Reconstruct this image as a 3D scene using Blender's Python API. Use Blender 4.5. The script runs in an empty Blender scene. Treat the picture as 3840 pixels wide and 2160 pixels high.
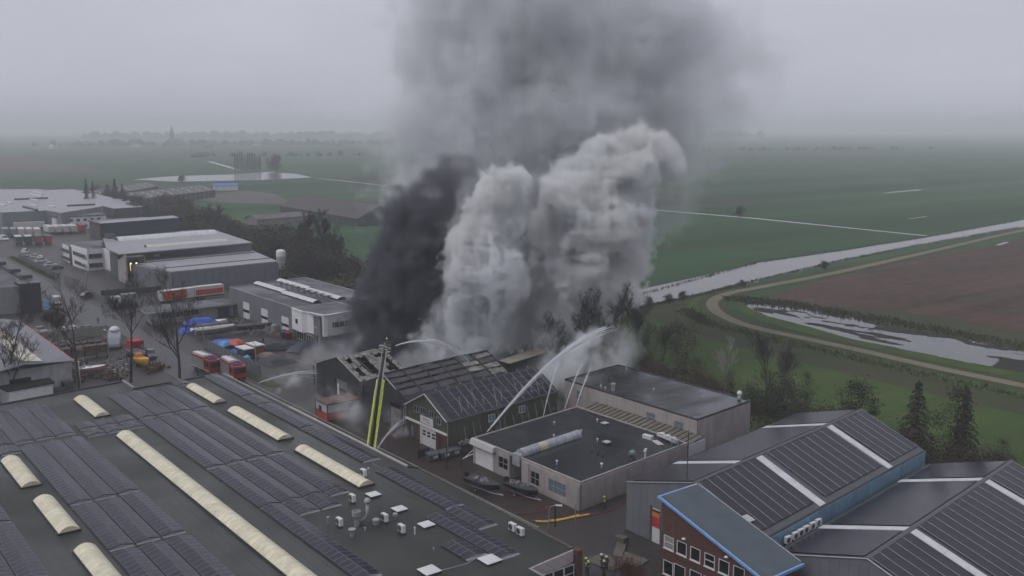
import bpy, bmesh, math, random
import numpy as np
from mathutils import Vector, Matrix
R = math.radians
SC = bpy.context.scene
COL = SC.collection
# The place is laid out in metres: x runs along the street (towards the camera's right), y away from it, z up.
# ---------------------------------------------------------------- camera
CAM_H = 50.0
cd = bpy.data.cameras.new('camera')
cam = bpy.data.objects.new('camera', cd)
COL.objects.link(cam)
cam.location = (0, 0, CAM_H)
cam.rotation_euler = (R(90 - 9.33), 0, R(52))
cd.sensor_width = 36
cd.lens = 34.24
cd.clip_start = 1.0
cd.clip_end = 40000
SC.camera = cam
# ---------------------------------------------------------------- sky and sun
SUN_EL, SUN_AZ = R(58), R(200)
w = bpy.data.worlds.new('World')
SC.world = w
w.use_nodes = True
nt = w.node_tree
nt.nodes.clear()
wo = nt.nodes.new('ShaderNodeOutputWorld')
bg = nt.nodes.new('ShaderNodeBackground')
sky = nt.nodes.new('ShaderNodeTexSky')
sky.sky_type = 'NISHITA'
sky.sun_disc = False
sky.sun_elevation = SUN_EL
sky.sun_rotation = SUN_AZ
sky.air_density = 1.0
sky.dust_density = 6.0
sky.ozone_density = 1.0
hs = nt.nodes.new('ShaderNodeHueSaturation')
hs.inputs['Saturation'].default_value = 0.25
nt.links.new(sky.outputs[0], hs.inputs['Color'])
# the closed cloud deck: an even grey layer with faint soft bands, mixed over the clear sky
tc = nt.nodes.new('ShaderNodeTexCoord')
mp = nt.nodes.new('ShaderNodeMapping')
mp.inputs['Scale'].default_value = (2.2, 2.2, 9.0)
nz = nt.nodes.new('ShaderNodeTexNoise')
nz.inputs['Scale'].default_value = 1.3
nz.inputs['Detail'].default_value = 4
nz.inputs['Roughness'].default_value = 0.45
cr = nt.nodes.new('ShaderNodeValToRGB')
cr.color_ramp.elements[0].position = 0.25
cr.color_ramp.elements[0].color = (5.1, 5.2, 6.1, 1)
cr.color_ramp.elements[1].position = 0.75
cr.color_ramp.elements[1].color = (6.1, 6.2, 7.2, 1)
mx = nt.nodes.new('ShaderNodeMix')
mx.data_type = 'RGBA'
mx.inputs['Factor'].default_value = 0.86
nt.links.new(tc.outputs['Generated'], mp.inputs[0])
nt.links.new(mp.outputs[0], nz.inputs['Vector'])
nt.links.new(nz.outputs['Fac'], cr.inputs[0])
nt.links.new(hs.outputs[0], mx.inputs[6])
nt.links.new(cr.outputs[0], mx.inputs[7])
nt.links.new(mx.outputs[2], bg.inputs['Color'])
bg.inputs['Strength'].default_value = 0.1
nt.links.new(bg.outputs[0], wo.inputs['Surface'])
sl = bpy.data.lights.new('sun', 'SUN')
sl.energy = 1.0
sl.angle = R(50)
sl.color = (1.0, 0.96, 0.92)
so = bpy.data.objects.new('sun', sl)
COL.objects.link(so)
so.location = (0, 0, 300)
# direction towards the sun, matching the sky texture (rotation measured from +Y, clockwise seen from above)
sd = Vector((math.sin(SUN_AZ) * math.cos(SUN_EL), math.cos(SUN_AZ) * math.cos(SUN_EL), math.sin(SUN_EL)))
so.rotation_euler = sd.to_track_quat('Z', 'Y').to_euler()
# ---------------------------------------------------------------- exposure and renderer
vs = SC.view_settings
vs.view_transform = 'Standard'
vs.look = 'None'
vs.gamma = 1
vs.use_curve_mapping = False
vs.exposure = 0.05
cy = SC.cycles
cy.max_bounces = 6
cy.diffuse_bounces = 2
cy.glossy_bounces = 2
cy.transmission_bounces = 3
cy.transparent_max_bounces = 24
cy.volume_bounces = 4
cy.volume_step_rate = 3.0
cy.volume_max_steps = 160
cy.use_denoising = True
try:
    cy.denoiser = 'OPENIMAGEDENOISE'
except Exception:
    pass
cy.use_adaptive_sampling = True
cy.adaptive_threshold = 0.04
cy.caustics_reflective = False
cy.caustics_refractive = False

# ================================================================ materials
MATS = {}
def mat(name, col, rough=0.7, metal=0.0, spec=0.5, nscale=None, namt=0.25, bump=0.0, bscale=None, rnd=0.0,
        rvar=0.0, alpha=1.0, emit=None, col2=None, stretch=None, coords='Object', wav=None):
    """a principled material whose colour is broken up by one or two noises"""
    if name in MATS:
        return MATS[name]
    m = bpy.data.materials.new(name)
    m.use_nodes = True
    t = m.node_tree
    L = t.links.new
    b = t.nodes['Principled BSDF']
    b.inputs['Roughness'].default_value = rough
    b.inputs['Metallic'].default_value = metal
    b.inputs['Specular IOR Level'].default_value = spec
    b.inputs['Base Color'].default_value = (*col, 1)
    if alpha < 1:
        b.inputs['Alpha'].default_value = alpha
    if emit:
        b.inputs['Emission Color'].default_value = (*emit[0], 1)
        b.inputs['Emission Strength'].default_value = emit[1]
    vec = None
    if nscale or bump or rvar:
        if coords == 'World':
            g = t.nodes.new('ShaderNodeNewGeometry')
            vec = g.outputs['Position']
        else:
            g = t.nodes.new('ShaderNodeTexCoord')
            vec = g.outputs['Object']
        if stretch:
            mp = t.nodes.new('ShaderNodeMapping')
            mp.inputs['Scale'].default_value = stretch
            L(vec, mp.inputs[0])
            vec = mp.outputs[0]
    out = None
    if nscale:
        n1 = t.nodes.new('ShaderNodeTexNoise')
        n1.inputs['Scale'].default_value = nscale
        n1.inputs['Detail'].default_value = 6
        n1.inputs['Roughness'].default_value = 0.62
        L(vec, n1.inputs['Vector'])
        r = t.nodes.new('ShaderNodeValToRGB')
        c2 = col2 if col2 else tuple(min(1, c * (1 + namt)) for c in col)
        c1 = col if col2 else tuple(c * (1 - namt) for c in col)
        r.color_ramp.elements[0].position = 0.32
        r.color_ramp.elements[0].color = (*c1, 1)
        r.color_ramp.elements[1].position = 0.68
        r.color_ramp.elements[1].color = (*c2, 1)
        L(n1.outputs['Fac'], r.inputs[0])
        out = r.outputs[0]
        if rvar:
            mr = t.nodes.new('ShaderNodeMapRange')
            mr.inputs['From Min'].default_value = 0.35
            mr.inputs['From Max'].default_value = 0.65
            mr.inputs['To Min'].default_value = max(0.03, rough - rvar)
            mr.inputs['To Max'].default_value = min(1, rough + rvar)
            n3 = t.nodes.new('ShaderNodeTexNoise')
            n3.inputs['Scale'].default_value = nscale * 0.45
            n3.inputs['Detail'].default_value = 3
            L(vec, n3.inputs['Vector'])
            L(n3.outputs['Fac'], mr.inputs['Value'])
            L(mr.outputs[0], b.inputs['Roughness'])
    if rnd:
        oi = t.nodes.new('ShaderNodeObjectInfo')
        mr2 = t.nodes.new('ShaderNodeMapRange')
        mr2.inputs['To Min'].default_value = 1 - rnd
        mr2.inputs['To Max'].default_value = 1 + rnd
        L(oi.outputs['Random'], mr2.inputs['Value'])
        hv = t.nodes.new('ShaderNodeHueSaturation')
        L(mr2.outputs[0], hv.inputs['Value'])
        if out is not None:
            L(out, hv.inputs['Color'])
        else:
            hv.inputs['Color'].default_value = (*col, 1)
        out = hv.outputs[0]
    if out is not None:
        L(out, b.inputs['Base Color'])
    if bump:
        n2 = t.nodes.new('ShaderNodeTexNoise')
        n2.inputs['Scale'].default_value = bscale or 8
        n2.inputs['Detail'].default_value = 4
        L(vec, n2.inputs['Vector'])
        bp = t.nodes.new('ShaderNodeBump')
        bp.inputs['Strength'].default_value = bump
        bp.inputs['Distance'].default_value = 0.05
        L(n2.outputs['Fac'], bp.inputs['Height'])
        L(bp.outputs[0], b.inputs['Normal'])
    MATS[name] = m
    return m

# ================================================================ mesh builder
class MB:
    def __init__(s):
        s.v = []; s.f = []; s.m = []
    def add(s, vs_, fs_, mi=0):
        o = len(s.v)
        s.v.extend([tuple(p) for p in vs_])
        for f in fs_:
            s.f.append([i + o for i in f]); s.m.append(mi)
        return s
    def box(s, x0, y0, z0, x1, y1, z1, mi=0, top=None):
        p = [(x0,y0,z0),(x1,y0,z0),(x1,y1,z0),(x0,y1,z0),(x0,y0,z1),(x1,y0,z1),(x1,y1,z1),(x0,y1,z1)]
        f = [(0,3,2,1),(0,1,5,4),(1,2,6,5),(2,3,7,6),(3,0,4,7)]
        s.add(p, f, mi)
        o = len(s.v) - 8
        s.f.append([o+4,o+5,o+6,o+7]); s.m.append(mi if top is None else top)
        return s
    def prism(s, poly, z0, z1, mi=0, top=None, bottom=True):
        """poly: xy list, counter-clockwise; z0/z1 numbers or lists"""
        n = len(poly)
        a = [z0]*n if not isinstance(z0, (list, tuple)) else z0
        b = [z1]*n if not isinstance(z1, (list, tuple)) else z1
        ar = sum(poly[i][0]*poly[(i+1)%n][1]-poly[(i+1)%n][0]*poly[i][1] for i in range(n))
        if ar < 0:
            poly = poly[::-1]; a = list(a)[::-1]; b = list(b)[::-1]
        p = [(q[0],q[1],a[i]) for i,q in enumerate(poly)] + [(q[0],q[1],b[i]) for i,q in enumerate(poly)]
        f = [(i,(i+1)%n,(i+1)%n+n,i+n) for i in range(n)]
        o = len(s.v)
        s.add(p, f, mi)
        s.f.append([o+n+i for i in range(n)]); s.m.append(mi if top is None else top)
        if bottom:
            s.f.append([o+i for i in range(n)][::-1]); s.m.append(mi)
        return s
    def slab(s, q, th, mi=0):
        """q: 4 (or n) 3d points of the top, extruded straight down by th"""
        n = len(q)
        p = [tuple(a) for a in q] + [(a[0],a[1],a[2]-th) for a in q]
        ar = sum(q[i][0]*q[(i+1)%n][1]-q[(i+1)%n][0]*q[i][1] for i in range(n))
        up = list(range(n)) if ar > 0 else list(range(n))[::-1]
        f = [up, [i+n for i in up[::-1]]]
        for k in range(n):
            i, j = up[k], up[(k+1) % n]
            f.append([i+n, j+n, j, i])
        return s.add(p, f, mi)
    def quad(s, a, b, c, d, mi=0):
        return s.add([a,b,c,d], [(0,1,2,3)], mi)
    def tube(s, pts, rad, n=6, mi=0, cap=True):
        """swept tube through pts; rad number or list"""
        pts = [Vector(p) for p in pts]
        rr = rad if isinstance(rad, (list, tuple)) else [rad]*len(pts)
        o = len(s.v)
        prev = None
        for i, p in enumerate(pts):
            d = (pts[min(i+1,len(pts)-1)] - pts[max(i-1,0)])
            if d.length < 1e-9: d = Vector((0,0,1))
            d.normalize()
            if prev is None:
                u = d.cross(Vector((0,0,1)))
                if u.length < 1e-3: u = Vector((1,0,0))
            else:
                u = prev - d*prev.dot(d)
                if u.length < 1e-4: u = d.cross(Vector((0,1,0.3)))
            u.normalize(); prev = u
            v_ = d.cross(u)
            for k in range(n):
                a = 2*math.pi*k/n
                s.v.append(tuple(p + (u*math.cos(a)+v_*math.sin(a))*rr[i]))
        for i in range(len(pts)-1):
            for k in range(n):
                s.f.append([o+i*n+k, o+i*n+(k+1)%n, o+(i+1)*n+(k+1)%n, o+(i+1)*n+k]); s.m.append(mi)
        if cap:
            s.f.append([o+k for k in range(n)][::-1]); s.m.append(mi)
            e = o+(len(pts)-1)*n
            s.f.append([e+k for k in range(n)]); s.m.append(mi)
        return s
    def lathe(s, prof, n=12, c=(0,0,0), mi=0, ax='z'):
        o = len(s.v)
        for r_, z_ in prof:
            for k in range(n):
                a = 2*math.pi*k/n
                if ax == 'z': s.v.append((c[0]+r_*math.cos(a), c[1]+r_*math.sin(a), c[2]+z_))
                elif ax == 'y': s.v.append((c[0]+r_*math.cos(a), c[1]+z_, c[2]-r_*math.sin(a)))
                else: s.v.append((c[0]+z_, c[1]+r_*math.cos(a), c[2]+r_*math.sin(a)))
        for i in range(len(prof)-1):
            for k in range(n):
                s.f.append([o+i*n+k, o+i*n+(k+1)%n, o+(i+1)*n+(k+1)%n, o+(i+1)*n+k]); s.m.append(mi)
        s.f.append([o+k for k in range(n)][::-1]); s.m.append(mi)
        e = o+(len(prof)-1)*n
        s.f.append([e+k for k in range(n)]); s.m.append(mi)
        return s
    def loft(s, rings, mi=0, cap=True):
        n = len(rings[0]); o = len(s.v)
        for r_ in rings: s.v.extend([tuple(p) for p in r_])
        for i in range(len(rings)-1):
            for k in range(n):
                s.f.append([o+i*n+k, o+i*n+(k+1)%n, o+(i+1)*n+(k+1)%n, o+(i+1)*n+k]); s.m.append(mi)
        if cap:
            s.f.append([o+k for k in range(n)][::-1]); s.m.append(mi)
            e = o+(len(rings)-1)*n
            s.f.append([e+k for k in range(n)]); s.m.append(mi)
        return s
    def mesh(s, name, mats, off=(0,0,0), smooth=False):
        me = bpy.data.meshes.new(name)
        if off != (0,0,0):
            v = [(p[0]-off[0], p[1]-off[1], p[2]-off[2]) for p in s.v]
        else: v = s.v
        me.from_pydata(v, [], s.f)
        for q in (mats if isinstance(mats, (list, tuple)) else [mats]): me.materials.append(q)
        if any(s.m): me.polygons.foreach_set('material_index', s.m)
        if smooth: me.polygons.foreach_set('use_smooth', [True]*len(s.f))
        me.update()
        return me

def tag(o, label=None, cat=None, group=None, kind=None):
    if label: o['label'] = label
    if cat: o['category'] = cat
    if group: o['group'] = group
    if kind: o['kind'] = kind
    return o
def thing(name, label, cat, loc=(0,0,0), rz=0, group=None):
    o = bpy.data.objects.new(name, None)
    COL.objects.link(o)
    o.location = loc; o.rotation_euler = (0,0,rz)
    o.empty_display_size = 0.5
    return tag(o, label, cat, group)
def wpart(root, name, mb, mats, parent=None, smooth=False, label=None, kind=None):
    """a part given in site coordinates, hung under ROOT (unrotated) or under PARENT, a part of it at the root's origin"""
    off = tuple(root.location)
    o = bpy.data.objects.new(name, mb.mesh(name, mats, off, smooth))
    COL.objects.link(o)
    o.parent = parent or root
    return tag(o, label, kind=kind)
def lpart(parent, name, mb, mats, smooth=False, loc=(0,0,0), label=None, kind=None, rot=None):
    """a part given in its thing's own coordinates"""
    o = bpy.data.objects.new(name, mb if isinstance(mb, bpy.types.Mesh) else mb.mesh(name, mats, (0,0,0), smooth))
    COL.objects.link(o)
    o.parent = parent; o.location = loc
    if rot: o.rotation_euler = rot
    return tag(o, label, kind=kind)
def solo(name, mb, mats, loc=(0,0,0), rz=0, label=None, cat=None, group=None, kind=None, smooth=False, world=False):
    off = tuple(loc) if world else (0,0,0)
    o = bpy.data.objects.new(name, mb.mesh(name, mats, off, smooth))
    COL.objects.link(o)
    o.location = loc; o.rotation_euler = (0,0,rz)
    return tag(o, label, cat, group, kind)
KIDS = {}
def copy_tree(o, loc=None, rz=None, label=None, parent=None, group=None, sc=None):
    c = o.copy(); COL.objects.link(c)
    if parent is not None: c.parent = parent
    if loc is not None: c.location = loc
    if rz is not None: c.rotation_euler = (0,0,rz)
    if sc is not None: c.scale = sc if isinstance(sc, (list,tuple)) else (sc,sc,sc)
    if label: c['label'] = label
    if group: c['group'] = group
    for ch in o.children: copy_tree(ch, parent=c)
    return c
rnd = random.Random(7)
def sk(x, y, y0=82.0, k=0.12):
    """the plots run off the street at a slight skew"""
    return x - k*(y-y0)
# ================================================================ ground, fields and water
def flat(name, pts, z, m, label=None, kind='structure', grid=None):
    b = MB()
    b.add([(p[0],p[1],z) for p in pts], [list(range(len(pts)))])
    me = b.mesh(name, m)
    bm = bmesh.new(); bm.from_mesh(me)
    bm.normal_update()
    for f in bm.faces:
        if f.normal.z < 0: f.normal_flip()
    bmesh.ops.triangulate(bm, faces=bm.faces[:])
    bm.to_mesh(me); bm.free()
    o = bpy.data.objects.new(name, me); COL.objects.link(o)
    return tag(o, label, kind=kind)
def field_mat(name, c1, c2, c3, s1=0.004, s2=0.05, rough=0.9, stripe=None, sdir=0.0, samt=0.25, bump=0.25):
    m = bpy.data.materials.new(name); m.use_nodes = True
    t = m.node_tree; L = t.links.new
    b = t.nodes['Principled BSDF']; b.inputs['Roughness'].default_value = rough
    b.inputs['Specular IOR Level'].default_value = 0.15
    g = t.nodes.new('ShaderNodeNewGeometry')
    def noise(sc, det, vec=None):
        n = t.nodes.new('ShaderNodeTexNoise'); n.inputs['Scale'].default_value = sc
        n.inputs['Detail'].default_value = det; n.inputs['Roughness'].default_value = 0.6
        L(vec or g.outputs['Position'], n.inputs['Vector']); return n.outputs['Fac']
    def ramp(f, a, b_, p0=0.35, p1=0.65):
        r = t.nodes.new('ShaderNodeValToRGB')
        r.color_ramp.elements[0].position = p0; r.color_ramp.elements[0].color = (*a,1)
        r.color_ramp.elements[1].position = p1; r.color_ramp.elements[1].color = (*b_,1)
        L(f, r.inputs[0]); return r.outputs[0]
    big = ramp(noise(s1, 4), c1, c2)
    mx_ = t.nodes.new('ShaderNodeMix'); mx_.data_type = 'RGBA'
    f2 = ramp(noise(s2, 7), (0,0,0), (1,1,1), 0.45, 0.75)
    L(f2, mx_.inputs['Factor']); L(big, mx_.inputs[6]); mx_.inputs[7].default_value = (*c3,1)
    out = mx_.outputs[2]
    if stripe:
        mp_ = t.nodes.new('ShaderNodeMapping'); mp_.inputs['Rotation'].default_value = (0,0,sdir)
        mp_.inputs['Scale'].default_value = (stripe, stripe*0.03, stripe)
        L(g.outputs['Position'], mp_.inputs[0])
        f3 = noise(1.0, 8, mp_.outputs[0])
        mr = t.nodes.new('ShaderNodeMapRange'); mr.inputs['From Min'].default_value = .35; mr.inputs['From Max'].default_value = .65
        mr.inputs['To Min'].default_value = 1-samt; mr.inputs['To Max'].default_value = 1+samt
        L(f3, mr.inputs['Value'])
        hv = t.nodes.new('ShaderNodeHueSaturation'); L(mr.outputs[0], hv.inputs['Value']); L(out, hv.inputs['Color'])
        out = hv.outputs[0]
    # fine grain
    f4 = noise(1.7, 5)
    mr = t.nodes.new('ShaderNodeMapRange'); mr.inputs['To Min'].default_value = .7; mr.inputs['To Max'].default_value = 1.3
    L(f4, mr.inputs['Value'])
    hv = t.nodes.new('ShaderNodeHueSaturation'); L(mr.outputs[0], hv.inputs['Value']); L(out, hv.inputs['Color'])
    L(hv.outputs[0], b.inputs['Base Color'])
    bp = t.nodes.new('ShaderNodeBump'); bp.inputs['Strength'].default_value = bump; bp.inputs['Distance'].default_value = .3
    L(f4, bp.inputs['Height']); L(bp.outputs[0], b.inputs['Normal'])
    MATS[name] = m
    return m
def water_mat(name, col, rough=0.08):
    m = bpy.data.materials.new(name); m.use_nodes = True
    t = m.node_tree; L = t.links.new
    b = t.nodes['Principled BSDF']; b.inputs['Roughness'].default_value = rough
    b.inputs['Base Color'].default_value = (*col,1); b.inputs['IOR'].default_value = 1.33
    b.inputs['Specular IOR Level'].default_value = 0.9
    g = t.nodes.new('ShaderNodeNewGeometry')
    n = t.nodes.new('ShaderNodeTexNoise'); n.inputs['Scale'].default_value = 1.4; n.inputs['Detail'].default_value = 3
    L(g.outputs['Position'], n.inputs['Vector'])
    bp = t.nodes.new('ShaderNodeBump'); bp.inputs['Strength'].default_value = .35; bp.inputs['Distance'].default_value = .06
    L(n.outputs['Fac'], bp.inputs['Height']); L(bp.outputs[0], b.inputs['Normal'])
    return m
M_polder = field_mat('polder_grass', (.020,.058,.022), (.032,.078,.030), (.034,.056,.030), .003, .03, stripe=.02, sdir=R(-8), samt=.36)
M_meadow = field_mat('meadow_grass', (.055,.090,.018), (.036,.070,.018), (.068,.078,.026), .02, .25, stripe=.12, sdir=R(5), samt=.18)
M_rough = field_mat('rough_verge', (.040,.052,.022), (.060,.058,.030), (.030,.042,.018), .03, .4)
M_reed = field_mat('reed_stubble', (.082,.046,.038), (.046,.034,.028), (.100,.062,.048), .03, .25, stripe=.25, sdir=R(-6), samt=.22)
M_brownfield = field_mat('brown_field', (.080,.062,.048), (.066,.058,.044), (.095,.075,.055), .01, .1)
M_yard = field_mat('wet_yard_paving', (.040,.034,.031), (.026,.024,.023), (.046,.038,.033), .06, .5, rough=.5)
M_yard.node_tree.nodes['Principled BSDF'].inputs['Specular IOR Level'].default_value = .38
M_asphalt = field_mat('wet_asphalt', (.048,.045,.046), (.034,.032,.034), (.052,.048,.047), .05, .4, rough=.42)
M_asphalt.node_tree.nodes['Principled BSDF'].inputs['Specular IOR Level'].default_value = .38
M_brickpave = field_mat('red_brown_brick_paving', (.046,.034,.029), (.034,.028,.026), (.054,.040,.033), .08, .6, rough=.4)
M_water = water_mat('canal_water', (.10,.09,.09), .14)
M_pond = water_mat('flood_water', (.05,.05,.05), .05)
M_path = field_mat('dike_path_sand', (.17,.155,.105), (.145,.135,.09), (.19,.17,.13), .05, .5)

D = 14000
flat('ground', [(-D,-D),(D,-D),(D,D),(-D,D)], -0.10, M_polder)
# polder strips of other tones beyond the estate
fields = [
 ('field', [(-1500,150),(-760,170),(-720,330),(-1500,420)], M_polder),
]
flat('brown_field', [(-905,462),(-660,446),(-440,446),(-420,560),(-700,560),(-900,540)], -0.085, field_mat('dull_brown_field', (.045,.042,.032), (.038,.040,.030), (.055,.046,.036), .01, .1), None)
flat('dark_field', [(-2600,150),(-1250,190),(-1150,330),(-1900,380)], -0.085, M_brownfield)
flat('grass_field', [(-930,315),(-700,300),(-400,200),(-340,195),(-420,430),(-560,420),(-900,400)], -0.08, M_polder)
# the estate's made ground
flat('yard', [(-760,20),(20,20),(20,126.5),(-90,127),(-206,127),(-212,128),(-296,136.5),(-300,142),(-340,146),(-420,150),(-760,185)], -0.05, M_yard)
# meadow between the estate and the canal dike
flat('meadow', [(-300,141),(-212,126),(-128,126),(40,125),(60,215),(-84,190),(-104,191),(-125,193),(-150,194),(-161,197),(-176,206),(-187,218),(-196,240),(-230,215),(-330,200)], -0.07, M_meadow)
flat('verge', [(60,180),(-60,181),(-104,186),(-150,189),(-163,191),(-180,202),(-191,216),(-197,236),(-205,226),(-210,205),(-225,196),(-170,183),(-140,177),(-100,174),(60,170)], -0.062, M_rough)
# canal
canal_n = [(-202,150),(-196,175),(-193.3,196.3),(-195.1,229.2),(-199,252),(-212.5,326.5),(-221,398.8),(-230,509.2),(-300,1100),(-440,2300)]
canal_f = [(-222,150),(-212,175),(-211,207),(-219,250),(-229.3,297.5),(-230.5,354.2),(-235.3,422.6),(-238.1,446.3),(-247.9,544.4),(-325,1100),(-475,2300)]
flat('canal', canal_n + canal_f[::-1], -0.045, M_water)
flat('ditch', [(-239,436),(-239,433),(-347.4,441),(-418,439.2),(-640,431),(-900,453),(-903,456),(-640,434),(-418,442.5),(-347.4,446)], -0.045, M_water)
flat('lake', [(-1030,350),(-1030,419.1),(-1071.7,485.5),(-1040,470),(-1020,478),(-996.4,478.3),(-918.3,456.7),(-903,395.5),(-924.1,319),(-990,300)], -0.045, M_water)
flat('ditch', [(-1460,560),(-1130,470),(-1128,464),(-1460,552)], -0.045, M_water)
for q in ([(-290.7,508.7),(-292.2,530.8),(-293.5,530),(-292,508)], [(-200,424),(-203,439),(-204.5,438),(-201.5,423)], [(-178,520),(-182,560),(-184,558),(-181,519)],[(-170,395),(-172,418),(-173,417),(-171.5,395)],[(-420,700),(-424,760),(-428,758),(-424,699)]):
    flat('puddle', q, -0.04, M_pond)
# reed field on the near side of the canal, its rough border and the flooded strip
flat('reed_field', [(-182,238),(-190,285),(-199,361),(-205,444),(-218,560),(40,560),(60,255),(-85,245),(-107.9,245.1),(-141.8,246.4),(-165,236)], -0.058, M_reed)
flat('reed_margin', [(-186,226),(-182,240),(-165,238),(-141.8,247.5),(-107.9,246.5),(60,256),(60,215),(-60,214),(-100,216),(-130,219),(-160,222),(-180,222)], -0.054, M_rough)
flat('grass_bank', [(-186,229),(-180,224),(-170,213),(-158,206),(-140,202),(-104,199),(60,198),(60,222),(-60,222),(-100,222),(-140,224),(-172,231)], -0.052, M_meadow)
# pond: ragged water sheets in mud
pond_mud = [(-180.1,225.8),(-177.2,229.5),(-166,228.6),(-156.6,229.4),(-145.9,229.9),(-137.2,226.6),(-127.8,226),(-117.6,226.7),(-97.4,224),(-60,222),(-20,221),(-20,203),(-89.3,204.3),(-101.9,204.1),(-114,205),(-129.8,205.1),(-144.8,209.6),(-161,213.2),(-172.1,219.4)]
M_mud = field_mat('dark_pond_weed', (.030,.028,.026), (.040,.036,.030), (.024,.026,.020), .1, .6)
def ragged(poly, n, amp, seed):
    r_ = random.Random(seed); out = []
    for i in range(len(poly)):
        a, b = Vector(poly[i]), Vector(poly[(i+1)%len(poly)])
        for k in range(n):
            p = a.lerp(b, k/n)
            out.append((p.x + r_.uniform(-amp,amp), p.y + r_.uniform(-amp,amp)))
    return out
flat('pond_bed', ragged(pond_mud, 3, .5, 3), -0.048, M_mud)
def pond_sheet():
    # one water sheet cut out of a fine grid where the weed leaves it open
    x0,x1,y0,y1,st = -181,-20,203,231,0.45
    nx, ny = int((x1-x0)/st), int((y1-y0)/st)
    rs = np.random.RandomState(4)
    def lat(sx, sy):
        g = rs.rand(int(ny/sy)+3, int(nx/sx)+3)
        yy = np.arange(ny)/sy; xx = np.arange(nx)/sx
        iy = yy.astype(int); ix = xx.astype(int); fy = (yy-iy)[:,None]; fx = (xx-ix)[None,:]
        fy = fy*fy*(3-2*fy); fx = fx*fx*(3-2*fx)
        a = g[np.ix_(iy,ix)]; b = g[np.ix_(iy,ix+1)]; c = g[np.ix_(iy+1,ix)]; d = g[np.ix_(iy+1,ix+1)]
        return a*(1-fy)*(1-fx)+b*(1-fy)*fx+c*fy*(1-fx)+d*fy*fx
    n = lat(40,12)*.5 + lat(16,6)*.28 + lat(7,3)*.16 + lat(3,2)*.09
    def inside(px, py, poly):
        c = False; j = len(poly)-1
        for i in range(len(poly)):
            xi,yi = poly[i]; xj,yj = poly[j]
            if (yi > py) != (yj > py) and px < (xj-xi)*(py-yi)/(yj-yi)+xi: c = not c
            j = i
        return c
    b = MB(); ids = {}
    def vid(i, j):
        if (i,j) not in ids:
            ids[(i,j)] = len(b.v); b.v.append((x0+i*st, y0+j*st, -0.042))
        return ids[(i,j)]
    for j in range(ny):
        for i in range(nx):
            x, y = x0+(i+.5)*st, y0+(j+.5)*st
            # water is mostly on the near side at the left end, and broken up to the right
            mid = 0.415 + max(0, (x+150)/60)*.04 + (y-216)*.009*(1 if x > -165 else .15)
            if n[j,i] > mid and inside(x, y, pond_mud):
                b.f.append([vid(i,j),vid(i+1,j),vid(i+1,j+1),vid(i,j+1)]); b.m.append(0)
    return b
solo('pond_water', pond_sheet(), M_pond, label=None, kind='structure')
# dike path
def ribbon(pts, wd, z, m, name, label=None, kind='structure', smooth_n=6):
    P_ = [Vector((p[0],p[1],0)) for p in pts]; C = []
    for i in range(len(P_)-1):
        p0,p1,p2,p3 = P_[max(i-1,0)],P_[i],P_[i+1],P_[min(i+2,len(P_)-1)]
        for k in range(smooth_n):
            t = k/smooth_n
            C.append(.5*((2*p1)+(p2-p0)*t+(2*p0-5*p1+4*p2-p3)*t*t+(3*p1-p0-3*p2+p3)*t**3))
    C.append(P_[-1])
    b = MB(); n = len(C)
    for i, c in enumerate(C):
        d = (C[min(i+1,n-1)]-C[max(i-1,0)]).normalized(); u = Vector((-d.y,d.x,0))*(wd/2)
        b.v += [(c.x-u.x,c.y-u.y,z),(c.x+u.x,c.y+u.y,z)]
    for i in range(n-1):
        b.f.append([2*i,2*i+2,2*i+3,2*i+1]); b.m.append(0)
    return solo(name, b, m, label=label, kind=kind)
dike = [(-330,1150),(-245,700),(-223.3,497.1),(-207.2,378.9),(-196.5,298.2),(-192.8,250.7),(-191.2,233.5),(-185.1,219.3),(-174.3,208),(-161.2,200.4),(-149.9,197.7),(-124.9,196.4),(-103.9,194.5),(-84.6,193.9),(-40,193),(60,192)]
ribbon(dike, 8.5, -0.040, M_rough, 'dike_verge')
ribbon(dike, 3.4, -0.030, M_path, 'dike_path')
# dark ditch lines across the far fields
for a, b_ in (((-560,420),(-242,470)), ((-900,820),(-262,700)), ((-700,1100),(-300,960)), ((-420,250),(-250,330)), ((-470,330),(-236,400)),((-1500,1500),(-330,1250)),((-2500,700),(-1200,900))):
    ribbon([a, ((a[0]+b_[0])/2+3,(a[1]+b_[1])/2+2), b_], 2.2, -0.05, M_rough, 'field_ditch', smooth_n=3)
rf = random.Random(17)
for k in range(16):
    y_ = 330+k*62+rf.uniform(-12,12); xa = -240-(y_-300)*.10
    ribbon([(xa-6,y_),(xa-260,y_+14+rf.uniform(-6,6)),(xa-rf.uniform(420,900),y_+rf.uniform(20,40))], 1.5, -0.052, M_rough, 'field_ditch', smooth_n=3)
for k in range(7):
    x_ = -205-k*0; y_ = 300+k*70
for k in range(9):
    y_ = 250+k*22; ribbon([(-185-(y_-240)*.10,y_),(-120,y_-2),(40,y_+6+rf.uniform(-3,3))], .9, -0.05, M_rough, 'reed_furrow', smooth_n=3)
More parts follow.
